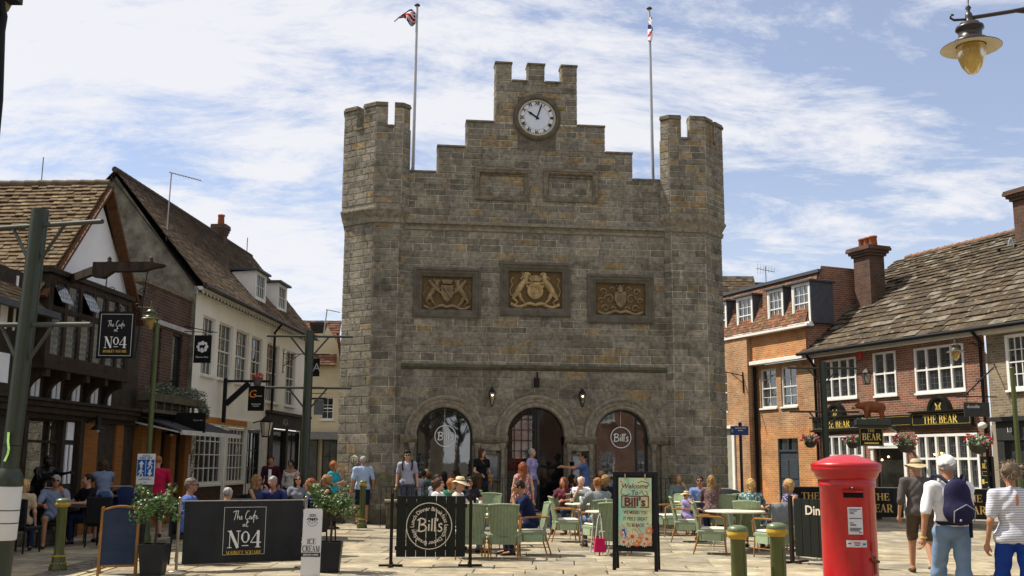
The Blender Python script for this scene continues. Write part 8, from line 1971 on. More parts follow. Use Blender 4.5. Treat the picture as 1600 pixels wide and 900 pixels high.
def make_chair():
 t = thing('wicker_chair', 'x', 'chair')
 # chair faces -y; back at +y
 b = MB(); b.box(-.27,.27,-.25,.25,.34,.42,.02); 
 n = 12; vs = []
 for z, in ((.24,),(.36,)):
  for k in range(n*2): a = math.tau*k/(2*n); vs.append((.275*max(-1, min(1,1.25*math.cos(a))),.255*max(-1, min(1,1.25*math.sin(a))), z))
 b.add(vs, [(k, (k+1) % (2*n),2*n+(k+1) % (2*n),2*n+k) for k in range(2*n)]); b.build('seat', WEAVE, t)
 b = MB(); n = 10; m = 8; v = []; w_ = []
 for j in range(m+1):
  z = .38+.52*j/m; yb = .24+.10*(j/m)**1.2; hw = .195+.06*(j/m)
  for i in range(n+1):
   u = -1+2*i/n; y = yb-.055*u*u; zz = z+(-.02*u*u if j == m else 0); v.append((u*hw, y, zz)); w_.append((u*hw, y+.025, zz))
 N_ = (n+1)*(m+1); b.add(v+w_, [(j*(n+1)+i, j*(n+1)+i+1,(j+1)*(n+1)+i+1,(j+1)*(n+1)+i) for j in range(m) for i in range(n)]+[(N_+j*(n+1)+i+1, N_+j*(n+1)+i, N_+(j+1)*(n+1)+i, N_+(j+1)*(n+1)+i+1) for j in range(m) for i in range(n)])
 b.build('backrest', WEAVE, t)
 b = MB(); top = [(u*.26,.352-.055*u*u, .90-.02*u*u) for u in [-1+2*i/10 for i in range(11)]]; b.tube(top, .022,8); b.tube([(-.2,.2,.38),(-.26,.30,.90)],.018,7); b.tube([(.2,.2,.38),(.26,.30,.90)],.018,7); b.build('back_rim', WEAVE, t)
 b = MB(); b.box(-.235,.235,-.24,.20,.42,.465,.02); b.build('cushion', CUSH, t)
 for s in (-1,1):
  b = MB(); b.tube([(s*.265,.29,.66),(s*.29,.1,.665),(s*.29,-.15,.655),(s*.275,-.23,.62),(s*.255,-.24,.42)],.017,8); b.build('armrest', BAMBOO, t)
  b = MB(); b.tube([(s*.24,-.22,.36),(s*.255,-.25,.0)],[.017,.013],8); b.build('leg', BAMBOO, t)
  b = MB(); b.tube([(s*.23,.22,.36),(s*.25,.33,.0)],[.017,.013],8); b.build('leg', BAMBOO, t)
 b = MB(); b.tube([(-.25,-.23,.15),(-.245,.28,.15)],.009,6); b.tube([(.25,-.23,.15),(.245,.28,.15)],.009,6); b.tube([(-.25,.02,.15),(.25,.02,.15)],.009,6); b.build('stretcher', BAMBOO, t)
 return t
chair0 = make_chair(); _ck = kids(chair0); _first = [True]
def place(px, py, deg, label, Y=None, src=None):
 """px,py = middle of the chair's feet; deg heading (0 faces viewer, 90 faces right)"""
 p = G(px, py)
 if _first[0]:
  _first[0] = False; chair0.location = (p.x, p.y, 0); chair0.rotation_euler = (0,0, R_(deg)); tag(chair0, label, 'chair', 'green wicker chairs on the terrace'); return chair0
 return dup(chair0,(p.x, p.y, 0), R_(deg), label, 'green wicker chairs on the terrace', _ck)
def table(px, py, label, r=.42, square=False, m=None, h=.74, name='cafe_table', group='terrace tables', mtop=None):
 p = G(px, py) if not isinstance(px, Vector) else px; t = thing(name, label, 'table', (p.x, p.y, 0),.2, group)
 b = MB()
 if square: b.box(-r, r, -r, r, h-.03, h, .006)
 else: b.lathe([(.0, h-.03),(r-.01, h-.03),(r, h-.02),(r, h-.008),(r-.008, h),(.0, h)],(0,0,0),30, sm=False)
 b.build('tabletop', mtop or mat('table_cream', (.62,.58,.45),.4,.06,4), t)
 lm = m or mat('table_white', (.45,.45,.42),.5)
 for k in range(4): a = .785+k*1.571; b = MB(); b.tube([(r*.62*math.cos(a), r*.62*math.sin(a), h-.03),(r*.75*math.cos(a+.3), r*.75*math.sin(a+.3),0)],.013,6); b.build('leg', lm, t)
 return t
def seated_at(c):  # where somebody sitting in chair c has the pelvis
 a = c.rotation_euler.z; return c.location.x+math.sin(a)*-.02, c.location.y+math.cos(a)*.02, math.degrees(a)
chairs = {}
for key, px, py, deg, lb in (
 ('c1', 732,872,188, 'green wicker chair with its back to the viewer just behind the left board screen'),
 ('c2', 788,872,176, 'green wicker chair with its back to the viewer beside the man in navy'),
 ('c3', 829,867,-82, 'green wicker chair holding the man in the navy shirt'),
 ('c4', 884,846,96, 'empty green wicker chair facing right, in the gap before the town hall door'),
 ('c5', 937,856,200, 'green wicker chair of the man in the checked shirt, left of the welcome board'),
 ('c6', 962,866,168, 'green wicker chair partly hidden by the left leg of the welcome board'),
 ('c7', 1046,836,-70, 'green wicker chair just right of the welcome board, facing left'),
 ('c8', 1074,846,80, 'green wicker chair of the child in the straw hat'),
 ('c9', 1113,865,78, 'empty green wicker chair with a cream cushion left of the two bollards'),
 ('c10', 1128,836,185, 'wide green chair back behind the pale round table'),
 ('c11', 1211,871,205, 'green wicker chair with a grey jacket over its back between the bollards'),
 ('c12', 1176,858,150, 'green wicker chair of the woman with a blonde ponytail'),
 ('c13', 1240,860,-80, 'green wicker chair of the woman with short blonde curls'),
 ('c14', 905,834,170, 'green wicker chair of the white-haired man with his hand to his ear'),
 ('c15', 765,836,0, 'green wicker chair facing the viewer at the left table'),
 ('c16', 716,862,60, 'green wicker chair of the person in the patterned sun hat'),
 ('c17', 1096,834,-20, 'green wicker chair of the man in the blue shirt and sunglasses'),
 ('c18', 1060,822,10, 'green wicker chair of the fair-haired woman right of the welcome board'),
 ('c19', 1150,832,200, 'green chair back in the rear row near the black pushchair'),
 ('c20', 748,822,150, 'green wicker chair of the long-haired woman in black, rear left'),
 ('c21', 886,822,160, 'green wicker chair of the two women behind the white-haired man'),
 ('c22', 1000,836,15, 'green wicker chair behind the welcome board')):
 chairs[key] = place(px, py, deg, lb)
tb = {}
for key, px, py, lb, r in (('t1', 757,858, 'pale table with glasses between the two chair backs on the left', .4),('t2', 912,842, 'cream table between the white-haired man and the checked shirt', .4),('t3', 946,864, 'small cream table with a green bottle left of the welcome board', .36),
 ('t4', 1150,862, 'pale round table in front of the woman with a blonde ponytail', .55),('t5', 1075,834, 'cream table of the child in the straw hat', .4),('t6', 1002,832, 'cream table behind the welcome board', .4),('t7', 735,828, 'rear left table among the standing and seated women', .38),('t8', 1210,852, 'table edge in front of the woman with blonde curls', .4)):
 tb[key] = table(px, py, lb, r)
def ontable(t, dx, dy, name, label, cat, fn, group=None):
 o = thing(name, label, cat, (t.location.x+dx, t.location.y+dy, .74),0, group); fn(o); return o
def bottle(col, hh=.24, r=.034, pump=False):
 def f(o):
  b = MB(); b.lathe([(.0,0),(r, 0),(r, hh*.55),(r*.4, hh*.78),(r*.38, hh),(.0, hh)],(0,0,0),12); b.build('glass', mat('bottle_%d' % int(col[1]*100), col, .12,.1), o)
  if pump: b = MB(); b.tube([(0,0, hh),(0,0, hh+.05),(-.03,0, hh+.05)],.008,6); b.build('pump', SWH, o)
  else: b = MB(); b.lathe([(r+.001, hh*.15),(r+.001, hh*.42)],(0,0,0),12); b.build('label', mat('label_cream', (.5,.45,.3)), o)
 return f
def tumbler(col):
 def f(o):
  b = MB(); b.lathe([(.0,.0),(.028,0),(.036,.14),(.034,.14),(.027,.012)],(0,0,0),12); b.build('glass', mat('glassware', (.5,.55,.55),.1,.05), o); b = MB(); b.lathe([(.0,.012),(.0275,.012),(.033,.115),(.0,.115)],(0,0,0),12); b.build('drink', mat('drink_%d' % int(col[0]*100), col, .2), o)
 return f
ontable(tb['t1'],-.08,-.1, 'glass', 'tall yellow beer glass on the left terrace table', 'glass', tumbler((.65,.32,.02)))
ontable(tb['t1'],-.25,.02, 'glass', 'pale pink drink on the left terrace table', 'glass', tumbler((.6,.35,.25)))
ontable(tb['t3'],.02,-.05, 'bottle', 'green pump bottle on the small table by the welcome board', 'bottle', bottle((.10,.28,.03),.17,.04, True))
ontable(tb['t3'],.16,0, 'glass', 'dark cola glass beside the green pump bottle', 'glass', tumbler((.12,.03,.015)))
ontable(tb['t2'],-.05,0, 'glass', 'half-full beer glass before the white-haired man', 'glass', tumbler((.6,.35,.04)))
ontable(tb['t2'],.10,.05, 'bottle', 'dark green bottle right of the beer glass', 'bottle', bottle((.02,.06,.02)))
ontable(tb['t2'],-.25,.02, 'bottle', 'black bottle left of the beer glass', 'bottle', bottle((.01,.012,.01),.26))
# things hung on or under the seats
p = G(937,868); t = thing('handbag', 'bright magenta handbag hanging low beside the small table', 'bag', (p.x, p.y, 0),.1)
b = MB(); b.prism([(-.10,.06),(.10,.06),(.085,.29),(-.075,.30)],-.05,.05); b.build('bag', mat('magenta', (.48,.01,.09),.5,.1), t); b = MB(); b.tube([(-.07,0,.29),(-.03,0,.62),(.01,0,.72),(.03,0,.62),(.06,0,.29)],.008,5); b.build('strap', SWH, t)
c = chairs['c11']; t = thing('jacket', 'faded grey-blue jacket thrown over the back of the green chair', 'jacket', tuple(c.location), c.rotation_euler.z)
b = MB(); b.smooth = True; n = 14; v = []
for j, (yy, zz) in enumerate(((.43,.60),(.41,.72),(.395,.86),(.36,.945),(.27,.94),(.245,.80),(.24,.66))):
 for i in range(n+1): u = -1+2*i/n; v.append((u*(.31 if j < 4 else .27)+.02*math.sin(j), yy-.05*u*u+.012*math.sin(i*1.7+j), zz-.03*u*u+.03*math.sin(i*.9+j*.4)*(1 if j in (0,6) else .2)))
b.add(v, [(j*(n+1)+i, j*(n+1)+i+1,(j+1)*(n+1)+i+1,(j+1)*(n+1)+i) for j in range(6) for i in range(n)]); b.build('cloth', mat('jacket_grey', (.16,.17,.17),.85,.25,5,.5,12), t)
# left cafe: black woven chairs and tables
DKW = mat('black_rattan', (.014,.015,.017),.55,.2,30,.3,60)
def make_dark_chair():
 t = thing('rattan_chair', 'x', 'chair'); b = MB(); b.box(-.25,.25,-.25,.22,.38,.45,.02); b.build('seat', DKW, t)
 b = MB(); b.add([],[]); b.box(-.25,.25,.20,.26,.42,.92,.02); b.build('backrest', DKW, t)
 for sx in (-1,1):
  for sy in (-1,1): b = MB(); b.tube([(sx*.22, sy*.21,.40),(sx*.23, sy*.23,0)],.016,6); b.build('leg', DKW, t)
 return t
dc0 = make_dark_chair(); _dk = kids(dc0); _df = [True]
def dplace(px, Y, deg, label):
 p = AT(px, 740, Y)
 if _df[0]: _df[0] = False; dc0.location = (p.x, p.y, 0); dc0.rotation_euler = (0,0, R_(deg)); tag(dc0, label, 'chair', 'dark rattan chairs of the cafe'); return dc0
 return dup(dc0,(p.x, p.y, 0), R_(deg), label, 'dark rattan chairs of the cafe', _dk)
dch = {}
for key, px, py, deg, lb in (('d1', 168,19.6,175, 'dark rattan chair with its back to the viewer beside the woman in blue stripes'),('d2', 88,19.6,20, 'dark rattan chair of the grey-haired man in the blue shirt at the far left'),('d3', 40,18.3,170, 'dark rattan chair behind the left windbreak'),
 ('d4', 300,16.6,95, 'dark rattan chair of the old man in profile behind the long windbreak'),('d5', 378,19.2,200, 'empty dark rattan chair back above the long windbreak'),('d6', 430,20.6,0, 'dark rattan chair of the man in the red and navy shirt'),('d7', 398,21.4,70, 'dark rattan chair of the blonde woman left of the red and navy shirt'),
 ('d8', 467,22.4,10, 'dark rattan chair of the woman in sunglasses'),('d9', 486,18.2,-120, 'dark rattan chair of the auburn-haired woman'),('d10', 510,21.6,-80, 'dark rattan chair of the woman in a black vest'),('d11', 351,16.9,170, 'dark rattan chair of the person whose grey hair just shows'),('d12', 138,20.5,-60, 'dark rattan chair behind the left cafe table')):
 dch[key] = dplace(px, py, deg, lb)
BT = mat('black_table', (.02,.02,.022),.4)
for px, py, lb in ((114,851, 'dark table with cups between the grey-haired man and the striped top'),(412,850, 'table with drinks behind the long windbreak'),(482,840, 'pale-topped table by the woman in sunglasses')):
 table(px, py, lb, .38, True, BT, .73, group='cafe tables', mtop=BT if px < 470 else mat('table_grey', (.35,.34,.32),.5))
# ------------------------------------------------------------------ the people
WHT = ('white', (.72,.72,.74)); NAVY = ('navy', (.008,.014,.05)); JEAN = ('denim', (.07,.13,.24)); BLK_ = ('black', (.008,.008,.01)); DKJ = ('dark_denim', (.02,.03,.07))
def sitter(ch, label, **k):
 x, y, d = seated_at(ch); d = k.pop('deg', d); return person(label, x, y, d, pose='sit', seat=.44, **k)
def at_px(px, Y): return AT(px, 722, Y).x
# three walkers on the right
P, J = person('man walking away in white cap, white shirt and pale jeans with a navy backpack', at_px(1480,11.0),11.0,182, pose='walk', H=1.73, skin='tan', hair='grey', hairstyle='short', top=WHT, sleeve=.9, bottom=('pale_denim', (.16,.24,.36)), armL=((.10,.05,-.3),(.03,-.03,-.3)), armR='fwd', hat=('cap', (.82,.81,.77)), h=.011, wide=1.1, hem=.05, shoes=(.3,.28,.25))
bk = thing('backpack', 'navy backpack worn by the man in the white cap', 'backpack', tuple(P.location), P.rotation_euler.z)
F = Field((-.30,.02,.9),(.30,.50,1.62),.012); F.ell((.0,.20,1.13),(.165,.10,.15),.04); F.ell((.0,.18,1.30),(.14,.085,.16),.05); F.ell((.0,.265,1.10),(.12,.06,.11),.02); field_obj(F, 'bag', mat('backpack_navy', (.016,.014,.045),.7,.2,10,.3,25), bk)
b = MB()
for sd in (-1,1): b.tube([(sd*.09,.16,1.42),(sd*.13,.11,1.475),(sd*.155,-.0,1.49),(sd*.16,-.10,1.42)],.020,8)
b.tube([(-.04,.19,1.44),(0,.17,1.49),(.04,.19,1.44)],.010,6); b.box(-.14,-.11,.16,.18,.86,1.05); b.build('strap', mat('strap_navy', (.012,.012,.03),.7), bk)
b = MB(); b.tube([(-.11,.29,1.02),(-.12,.315,1.14),(-.02,.33,1.2),(.10,.31,1.13),(.10,.29,1.02)],.006,5); b.ball((.05,.335,1.04),.014,6,5); b.build('zip', mat('zip_grey', (.25,.25,.3),.4), bk)
S, E, W = J['arms'][-1]
bc = MB(); S, E, W = J['arms'][1]; bc.lathe([(.034,-.01),(.038,0),(.034,.01)], tuple(W),14); bc.build('wristband', mat('gold_leaf', (.6,.4,.1)), P)
b = MB(); b.lathe([(.172,1.0),(.176,1.01),(.176,1.03),(.172,1.04)],(0,0,-.02),24); b.v = [(p[0], p[1]*.80, p[2]) for p in b.v]; b.build('belt', BLACKIRON, P)
person('man in a bush hat, dark brown shirt and brown shorts walking away', at_px(1432,15.7),15.7,172, pose='walk', H=1.71, skin='tan', hair='grey', top=('mud', (.085,.075,.07)), sleeve=1.1, bottom=('brown_shorts', (.075,.055,.036)), legs='shorts', hat=('brim', (.42,.34,.20)), h=.012, wide=1.15, armL='down', armR='back', shoes=(.10,.045,.02))
P, J = person('woman with tied-up grey-brown hair, striped white top and bright blue trousers', at_px(1577,10.6),10.6,176, pose='walk', H=1.66, w=.93, skin='tan', hair='greybrown', hairstyle='short', top=('fine_stripe', (.70,.70,.72), 'stripe', (.20,.21,.30),19), sleeve=.75, bottom=('royal', (.012,.045,.26)), h=.011, wide=1.12, armL='down', armR='down', face_detail=True)
F = Field([J['hc'][i]-.2 for i in range(3)],[J['hc'][i]+.22 for i in range(3)],.01); F.ell(J['hc']+Vector((0,.06,.03)),(.088,.075,.095),.02); F.ell(J['hc']+Vector((0.02,.11,.05)),(.05,.05,.05),.02)
for k in range(10): F.ell(J['hc']+Vector((.09*math.cos(k*1.3),.09+.03*math.sin(k*2.1),.03+.06*math.sin(k*1.9))),(.022,.03,.02),.015)
fh_ = MB(); random.seed(31)
for k in range(150):
 a_ = random.uniform(0,6.28); e_ = random.uniform(-.5,1.3); d = Vector((math.cos(a_)*math.cos(e_), math.sin(a_)*math.cos(e_), math.sin(e_))); q = J['hc']+Vector((0,.05,.02))+Vector((d.x*.088, d.y*.098, d.z*.10)); w2 = d+Vector((random.gauss(0,.8), random.gauss(0,.5), random.gauss(0,.8)-.4))
 fh_.tube([q, q+w2*.02, q+w2*.035+Vector((0,0,-.012))],[.0045,.004,.001],4, cap=False)
fh_.build('loose_hair', hair_mat('greybrown'), P)
field_obj(F, 'hair', hair_mat('greybrown'), P)
b = MB(); nk = J['neck']; b.ball((0,.118, nk.z-.10),.04,10,8,(.45,.25,1.6)); b.build('keyhole_opening', skin_mat('tan'), P)
# standing by the hall
x = HF.w(-3.95,-1.35)
person('older man in a pale blue short-sleeved shirt and navy shorts standing at the left tower', AT(568,715,27.0).x, 27.0,205, H=1.77, skin='tan', hair='grey', top=('pale_blue', (.27,.36,.52), 'check', (.42,.50,.62),22), sleeve=.8, bottom=('navy_shorts', (.012,.016,.035)), legs='shorts', armL='down', armR='down', wide=1.12, shoes=(.02,.02,.03), h=.015)
P, J = person('young man with dark hair, sunglasses and a rucksack on both shoulders by the left arch', AT(637,705,26.6).x, 26.6,5, z=.16, H=1.74, skin='fair', hair='black', hairstyle='messy', top=('lilac_grey', (.30,.30,.38)), sleeve=.7, bottom=('grey_shorts', (.06,.07,.10)), legs='shorts', armL='down', armR='down', glasses=True, h=.015)
b = MB()
for sd in (-1,1): b.tube([(sd*.115,-.115,1.22),(sd*.125,-.13,1.36),(sd*.12,-.04,1.475),(sd*.11,.1,1.42)],.02,6)
b.box(-.15,.15,.12,.24,1.05,1.45,.04); b.build('rucksack', mat('rucksack_black', (.012,.012,.014),.7), P)
P, J = person('woman with long brown hair in a black T-shirt and tan shoulder bag behind the railing', AT(753,702,27.1).x, 27.1,25, z=.30, H=1.68, w=.92, skin='fair', hair='brown', hairstyle='long', top=BLK_, sleeve=.5, bottom=DKJ, armL='down', armR='lap', head=(20,8), h=.016)
b = MB(); b.tube([(-.10,-.10,1.40),(.05,-.13,1.2),(.20,-.08,.98)],.008,5); b.box(.14,.30,-.12,-.04,.80,.98,.02); b.build('shoulder_bag', mat('tan_leather', (.28,.15,.06),.5), P)
person('woman with short grey hair in a lilac patterned blouse at the middle door', AT(831,700,27.6).x, 27.6,60, z=.30, H=1.70, w=.93, skin='fair', hair='grey', top=('lilac_print', (.36,.32,.52), 'spots', (.20,.18,.36),30), sleeve=.45, bottom=('grey_blue', (.10,.11,.17)), armL='down', armR='down', head=(0,-8), h=.016)
P, J = person('long-haired woman in a sleeveless floral top walking to the middle door', AT(817,735,22.6).x, 22.6,186, H=1.64, w=.92, skin='fair', hair='red', hairstyle='long', top=('floral', (.30,.10,.10), 'spots', (.55,.42,.38),26), sleeve=0, bottom=('rust', (.24,.075,.04)), legs='skirt', armL='down', armR='down', h=.015)
P, J = person('man in a blue jacket and pale trousers leaning to a camera on a tripod', AT(914,700,26.2).x, 26.2,-88, z=0.16, H=1.74, skin='tan', hair='black', top=('blue_jacket', (.06,.10,.24)), sleeve=2.0, bottom=('stone', (.38,.34,.26)), armL='reach', armR='reach', lean=4, head=(0,-6), h=.016, glasses=True)
q = AT(893,720,26.2); t = thing('tripod', 'black camera tripod held by the man in the blue jacket', 'tripod', (q.x, 26.2,.16),0)
b = MB()
for k in range(3): a_ = k*2.094+.3; b.tube([(0,0,1.15),(.30*math.cos(a_),.30*math.sin(a_),0)],[.018,.010],6)
b.tube([(0,0,1.1),(0,0,1.36)],.014,6); b.build('legs', BLACKIRON, t); b = MB(); b.box(-.05,.07,-.05,.05,1.36,1.46,.01); b.lathe([(.035,-.13),(.04,-.05)],(0,0,1.41),10, axis='y'); b.build('camera', BLACKIRON, t)
# seated on the terrace
ST = dict(h=.017)
sitter(chairs['c3'], 'man in a navy polo shirt eating with his hand at his mouth', skin='tan', hair='dark', top=NAVY, sleeve=.7, bottom=DKJ, armL='face', armR='table', lean=20, head=(0,6), glasses=True, wide=1.1, h=.013)
sitter(chairs['c5'], 'man in a dark checked shirt seen from behind left of the welcome board', skin='tan', hair='ginger', top=('dark_check', (.05,.06,.07), 'check', (.40,.42,.40),16), sleeve=.9, bottom=JEAN, armL='table', armR='table', lean=8, wide=1.1, h=.015)
sitter(chairs['c14'], 'bald white-haired man in a white shirt with his hand raised to his ear', deg=15, skin='pale', hair='white', hairstyle='thin', top=WHT, sleeve=.8, bottom=('grey_b', (.1,.1,.12)), armR='face', armL='table', lean=14, head=(-5,12), glasses=False, h=.015)
sitter(chairs['c21'], 'dark-haired woman in navy at the back beside the white-haired man', deg=60, w=.92, skin='fair', hair='dark', hairstyle='bob', top=NAVY, sleeve=.6, bottom=DKJ, armL='face', armR='table', lean=15, **ST)
q = AT(884,752,23.9); person('auburn-haired woman at the back beneath the right menu case', q.x, 23.9,-30, pose='sit', H=1.62, w=.92, skin='fair', hair='red', hairstyle='long', top=('maroon', (.10,.02,.03)), sleeve=1, bottom=DKJ, armL='table', armR='table', lean=10, **ST)
q = AT(950,762,22.9); person('fair-haired woman in black just left of the welcome board frame', q.x, 22.9,-150, pose='sit', w=.92, skin='fair', hair='dblond', hairstyle='bob', top=BLK_, sleeve=.5, bottom=DKJ, armL='table', armR='table', lean=8, **ST)
sitter(chairs['c18'], 'woman with fair hair and glasses pushed up, in grey-green, right of the welcome board', deg=10, w=.92, skin='fair', hair='dblond', hairstyle='bob', top=('sage', (.13,.17,.15)), sleeve=1.2, bottom=DKJ, armL='face', armR='table', lean=6, **ST)
sitter(chairs['c8'], 'small child in a straw hat and lilac top', deg=80, H=1.15, w=.95, skin='fair', hair='dblond', top=('lilac', (.34,.27,.50)), sleeve=.5, bottom=('lilac_b', (.20,.17,.38)), legs='shorts', armL='table', armR='face', hat=('brim', (.55,.42,.22)), head=(20,5), h=.013)
sitter(chairs['c17'], 'smiling man in a blue shirt and sunglasses behind the child', deg=-15, skin='tan', hair='black', top=('chambray', (.13,.19,.38)), sleeve=1.3, bottom=DKJ, armL='table', armR='table', lean=12, glasses=True, h=.015)
q = G(1124,838); person('long fair-haired woman in a brown patterned blouse beside the smiling man', q.x-.15, q.y+.05,160, pose='sit', w=.93, skin='fair', hair='dblond', hairstyle='long', top=('brown_print', (.09,.05,.05), 'spots', (.22,.15,.13),40), sleeve=1, bottom=DKJ, armL='table', armR='table', lean=10, **ST)
sitter(chairs['c12'], 'woman with a blonde ponytail in a green patterned dress by the round table', deg=160, w=.92, skin='fair', hair='blond', hairstyle='pony', top=('green_print', (.05,.13,.13), 'spots', (.42,.46,.42),26), sleeve=.5, legs='dress', armL='table', armR='table', lean=6, head=(12,0), h=.014)
sitter(chairs['c13'], 'woman with short blonde curls in a navy sleeveless patterned dress', deg=-75, w=.95, skin='tan', hair='blond', hairstyle='bob', top=('navy_print', (.014,.014,.06), 'spots', (.30,.28,.40),30), sleeve=0, legs='dress', armL='table', armR='hold', lean=6, h=.014)
sitter(chairs['c16'], 'person in a patterned cream sun hat and pale top behind the left board screen', deg=80, w=.94, skin='fair', hair='dblond', top=('cream_top', (.62,.55,.48)), sleeve=.5, bottom=JEAN, armL='table', armR='table', hat=('brim', (.58,.48,.30)), head=(-10,6), h=.015)
q = AT(684,765,19.6); person('woman with brown hair in a ponytail turned right above the left board screen', q.x, 19.6,75, pose='sit', H=1.66, w=.92, skin='fair', hair='brown', hairstyle='pony', top=('white_b', (.62,.60,.58)), sleeve=.4, bottom=JEAN, armL='table', armR='table', **ST)
q = AT(676,748,23.0); person('man in a checked shirt at the rear left, partly behind the brown-haired woman', q.x, 23.0,60, pose='sit', skin='tan', hair='dark', top=('blue_check', (.05,.07,.13), 'check', (.4,.42,.45),22), sleeve=1, bottom=DKJ, armL='table', armR='table', lean=12, **ST)
q = AT(697,755,21.5); person('auburn woman with her face turned down, rear left of the sun hat', q.x, 21.5,50, pose='sit', H=1.64, w=.92, skin='fair', hair='ginger', hairstyle='bob', top=('green_b', (.04,.16,.10)), sleeve=.8, bottom=DKJ, armL='table', armR='table', lean=15, **ST)
q = AT(734,757,22.5); person('dark-haired woman in sunglasses facing the viewer behind the sun hat', q.x, 22.5,15, pose='sit', H=1.64, w=.92, skin='tan', hair='black', hairstyle='long', top=('black_b', (.02,.02,.025)), sleeve=.5, bottom=DKJ, armL='table', armR='table', glasses=True, **ST)
sitter(chairs['c20'], 'woman with long brown hair seen from behind in black with a pink scarf', deg=190, w=.92, skin='fair', hair='brown', hairstyle='long', top=('black_pink', (.015,.013,.015)), sleeve=.8, bottom=DKJ, armL='table', armR='table', **ST)
# the cafe on the left
sitter(dch['d2'], 'grey-haired man in a faded blue T-shirt and sunglasses at the far left table', deg=25, skin='tan', hair='grey', top=('faded_blue', (.20,.24,.34)), sleeve=.7, bottom=('grey_b', (.1,.1,.12)), legs='shorts', armL='face', armR='table', lean=8, glasses=True, h=.015)
sitter(dch['d3'], 'blonde head seen from behind above the windbreak at the left edge', deg=200, H=1.62, w=.92, skin='fair', hair='blond', hairstyle='bob', top=('sand', (.42,.32,.2)), sleeve=.6, bottom=DKJ, **ST)
q = AT(158,742,20.6); person('woman in a blue striped top bending over the cafe table, seen from behind', q.x, 20.8,215, H=1.66, w=.94, skin='fair', hair='brown', hairstyle='bob', top=('blue_stripe', (.04,.07,.16), 'stripe', (.30,.34,.42),14), sleeve=.5, bottom=('blue_skirt', (.05,.08,.17)), legs='skirt', armL='forward', armR='forward', lean=16, head=(0,15), h=.015)
sitter(dch['d12'], 'person in black behind the woman with the striped top', deg=-40, skin='fair', hair='dark', top=BLK_, sleeve=.6, bottom=DKJ, armL='table', armR='table', **ST)
q = AT(246,735,22.0); person('person in a raspberry T-shirt and dark shorts behind the keep-left sign', q.x, 22.0,200, H=1.72, skin='fair', hair='ginger', top=('raspberry', (.42,.01,.05)), sleeve=.7, bottom=('slate_shorts', (.05,.055,.075)), legs='shorts', armL='down', armR='hold', head=(0,12), h=.015, wide=1.1)
sitter(dch['d4'], 'old man with glasses in profile behind the long windbreak, blue collar', deg=95, skin='tan', hair='greybrown', hairstyle='short', top=('blue_collar', (.08,.14,.40)), sleeve=.8, bottom=DKJ, armL='table', armR='table', h=.014, glasses=True)
sitter(dch['d11'], 'only the grey crown of a head showing over the windbreak', deg=170, H=1.50, skin='fair', hair='grey', top=BLK_, sleeve=.8, bottom=DKJ, lean=20, **ST)
sitter(dch['d7'], 'blonde woman in profile resting her chin on her hand', deg=75, w=.92, skin='tan', hair='dblond', hairstyle='long', top=('charcoal', (.04,.04,.045)), sleeve=0, bottom=DKJ, armL='face', armR='table', glasses=True, lean=6, **ST)
sitter(dch['d6'], 'grey-haired man in a red and navy polo shirt reading at the table', deg=0, skin='tan', hair='grey', top=('navy_polo', (.02,.025,.08)), sleeve=.6, bottom=DKJ, armL='table', armR='table', lean=14, head=(0,18), h=.014, wide=1.1)
sitter(dch['d8'], 'woman with long dark blond hair and sunglasses facing the viewer', deg=5, w=.92, skin='fair', hair='dark', hairstyle='long', top=('grey_c', (.14,.15,.17)), sleeve=.8, bottom=DKJ, armL='table', armR='table', glasses=True, **ST)
sitter(dch['d9'], 'auburn-haired woman with sunglasses turned left at the end of the windbreak', deg=-75, w=.92, H=1.7, skin='fair', hair='red', hairstyle='long', top=NAVY, sleeve=.8, bottom=DKJ, armL='table', armR='table', glasses=True, h=.014)
sitter(dch['d10'], 'woman in a black vest with hair up and sunglasses, turned left', deg=-75, w=.92, skin='tan', hair='dblond', hairstyle='bun', top=BLK_, sleeve=0, bottom=DKJ, armL='table', armR='table', glasses=True, **ST)
q = AT(521,722,25.0); person('woman in a turquoise top eating ice cream beside the left tower', q.x, 25.0,75, H=1.64, w=.93, skin='tan', hair='ginger', hairstyle='bob', top=('turquoise', (.02,.27,.34)), sleeve=.6, bottom=BLK_, armL='face', armR='hold', h=.016)
P, J = person('young man in a maroon open jacket and white T-shirt walking up the lane', at_px(423.5,29.5),29.5,5, pose='walk', H=1.76, skin='tan', hair='black', top=('maroon_j', (.045,.010,.02)), sleeve=1.6, bottom=('black_b', (.02,.02,.025)), armL='down', armR='down', h=.018)
b = MB(); b.box(-.045,.045,-.155,-.12,.96,1.36,.012); b.build('undershirt', mat('cloth_white', (.7,.7,.7)), P)
person('young woman in a short white top and dark trousers walking up the lane', at_px(455,30.0),30.0,-5, pose='walk', H=1.66, w=.9, skin='tan', hair='black', hairstyle='bun', top=('off_white', (.50,.48,.46)), sleeve=1.6, bottom=('black_b', (.02,.02,.025)), armL='hip', armR='down', h=.018, neck_low=True)
# bronze figure behind the man at the far left
M_b = mat('dark_bronze', (.02,.019,.017),.35,.3,8, metal=.6)
q = AT(57,740,19.9); P, J = person('dark bronze statue of a figure leaning forward with an outstretched hand', q.x, 19.9,60, z=.25, pose='stand', H=1.55, skin='fair', hair='black', hairstyle='messy', top=('bz', (.02,.02,.02)), sleeve=1.2, bottom=('bz2', (.02,.02,.02)), armL='reach', armR='forward', lean=38, head=(0,-10), h=.018, face_detail=False)
P.name = 'statue'; P['category'] = 'statue'
for o in kids(P):
 for i in range(len(o.data.materials)): o.data.materials[i] = M_b
t = thing('statue_plinth', 'low stone plinth under the bronze statue behind the left cafe tables', 'plinth', (q.x, 19.9,0),0); b = MB(); b.box(-.4,.4,-.4,.4,0,.25,.02); b.build('block', DRESS, t)
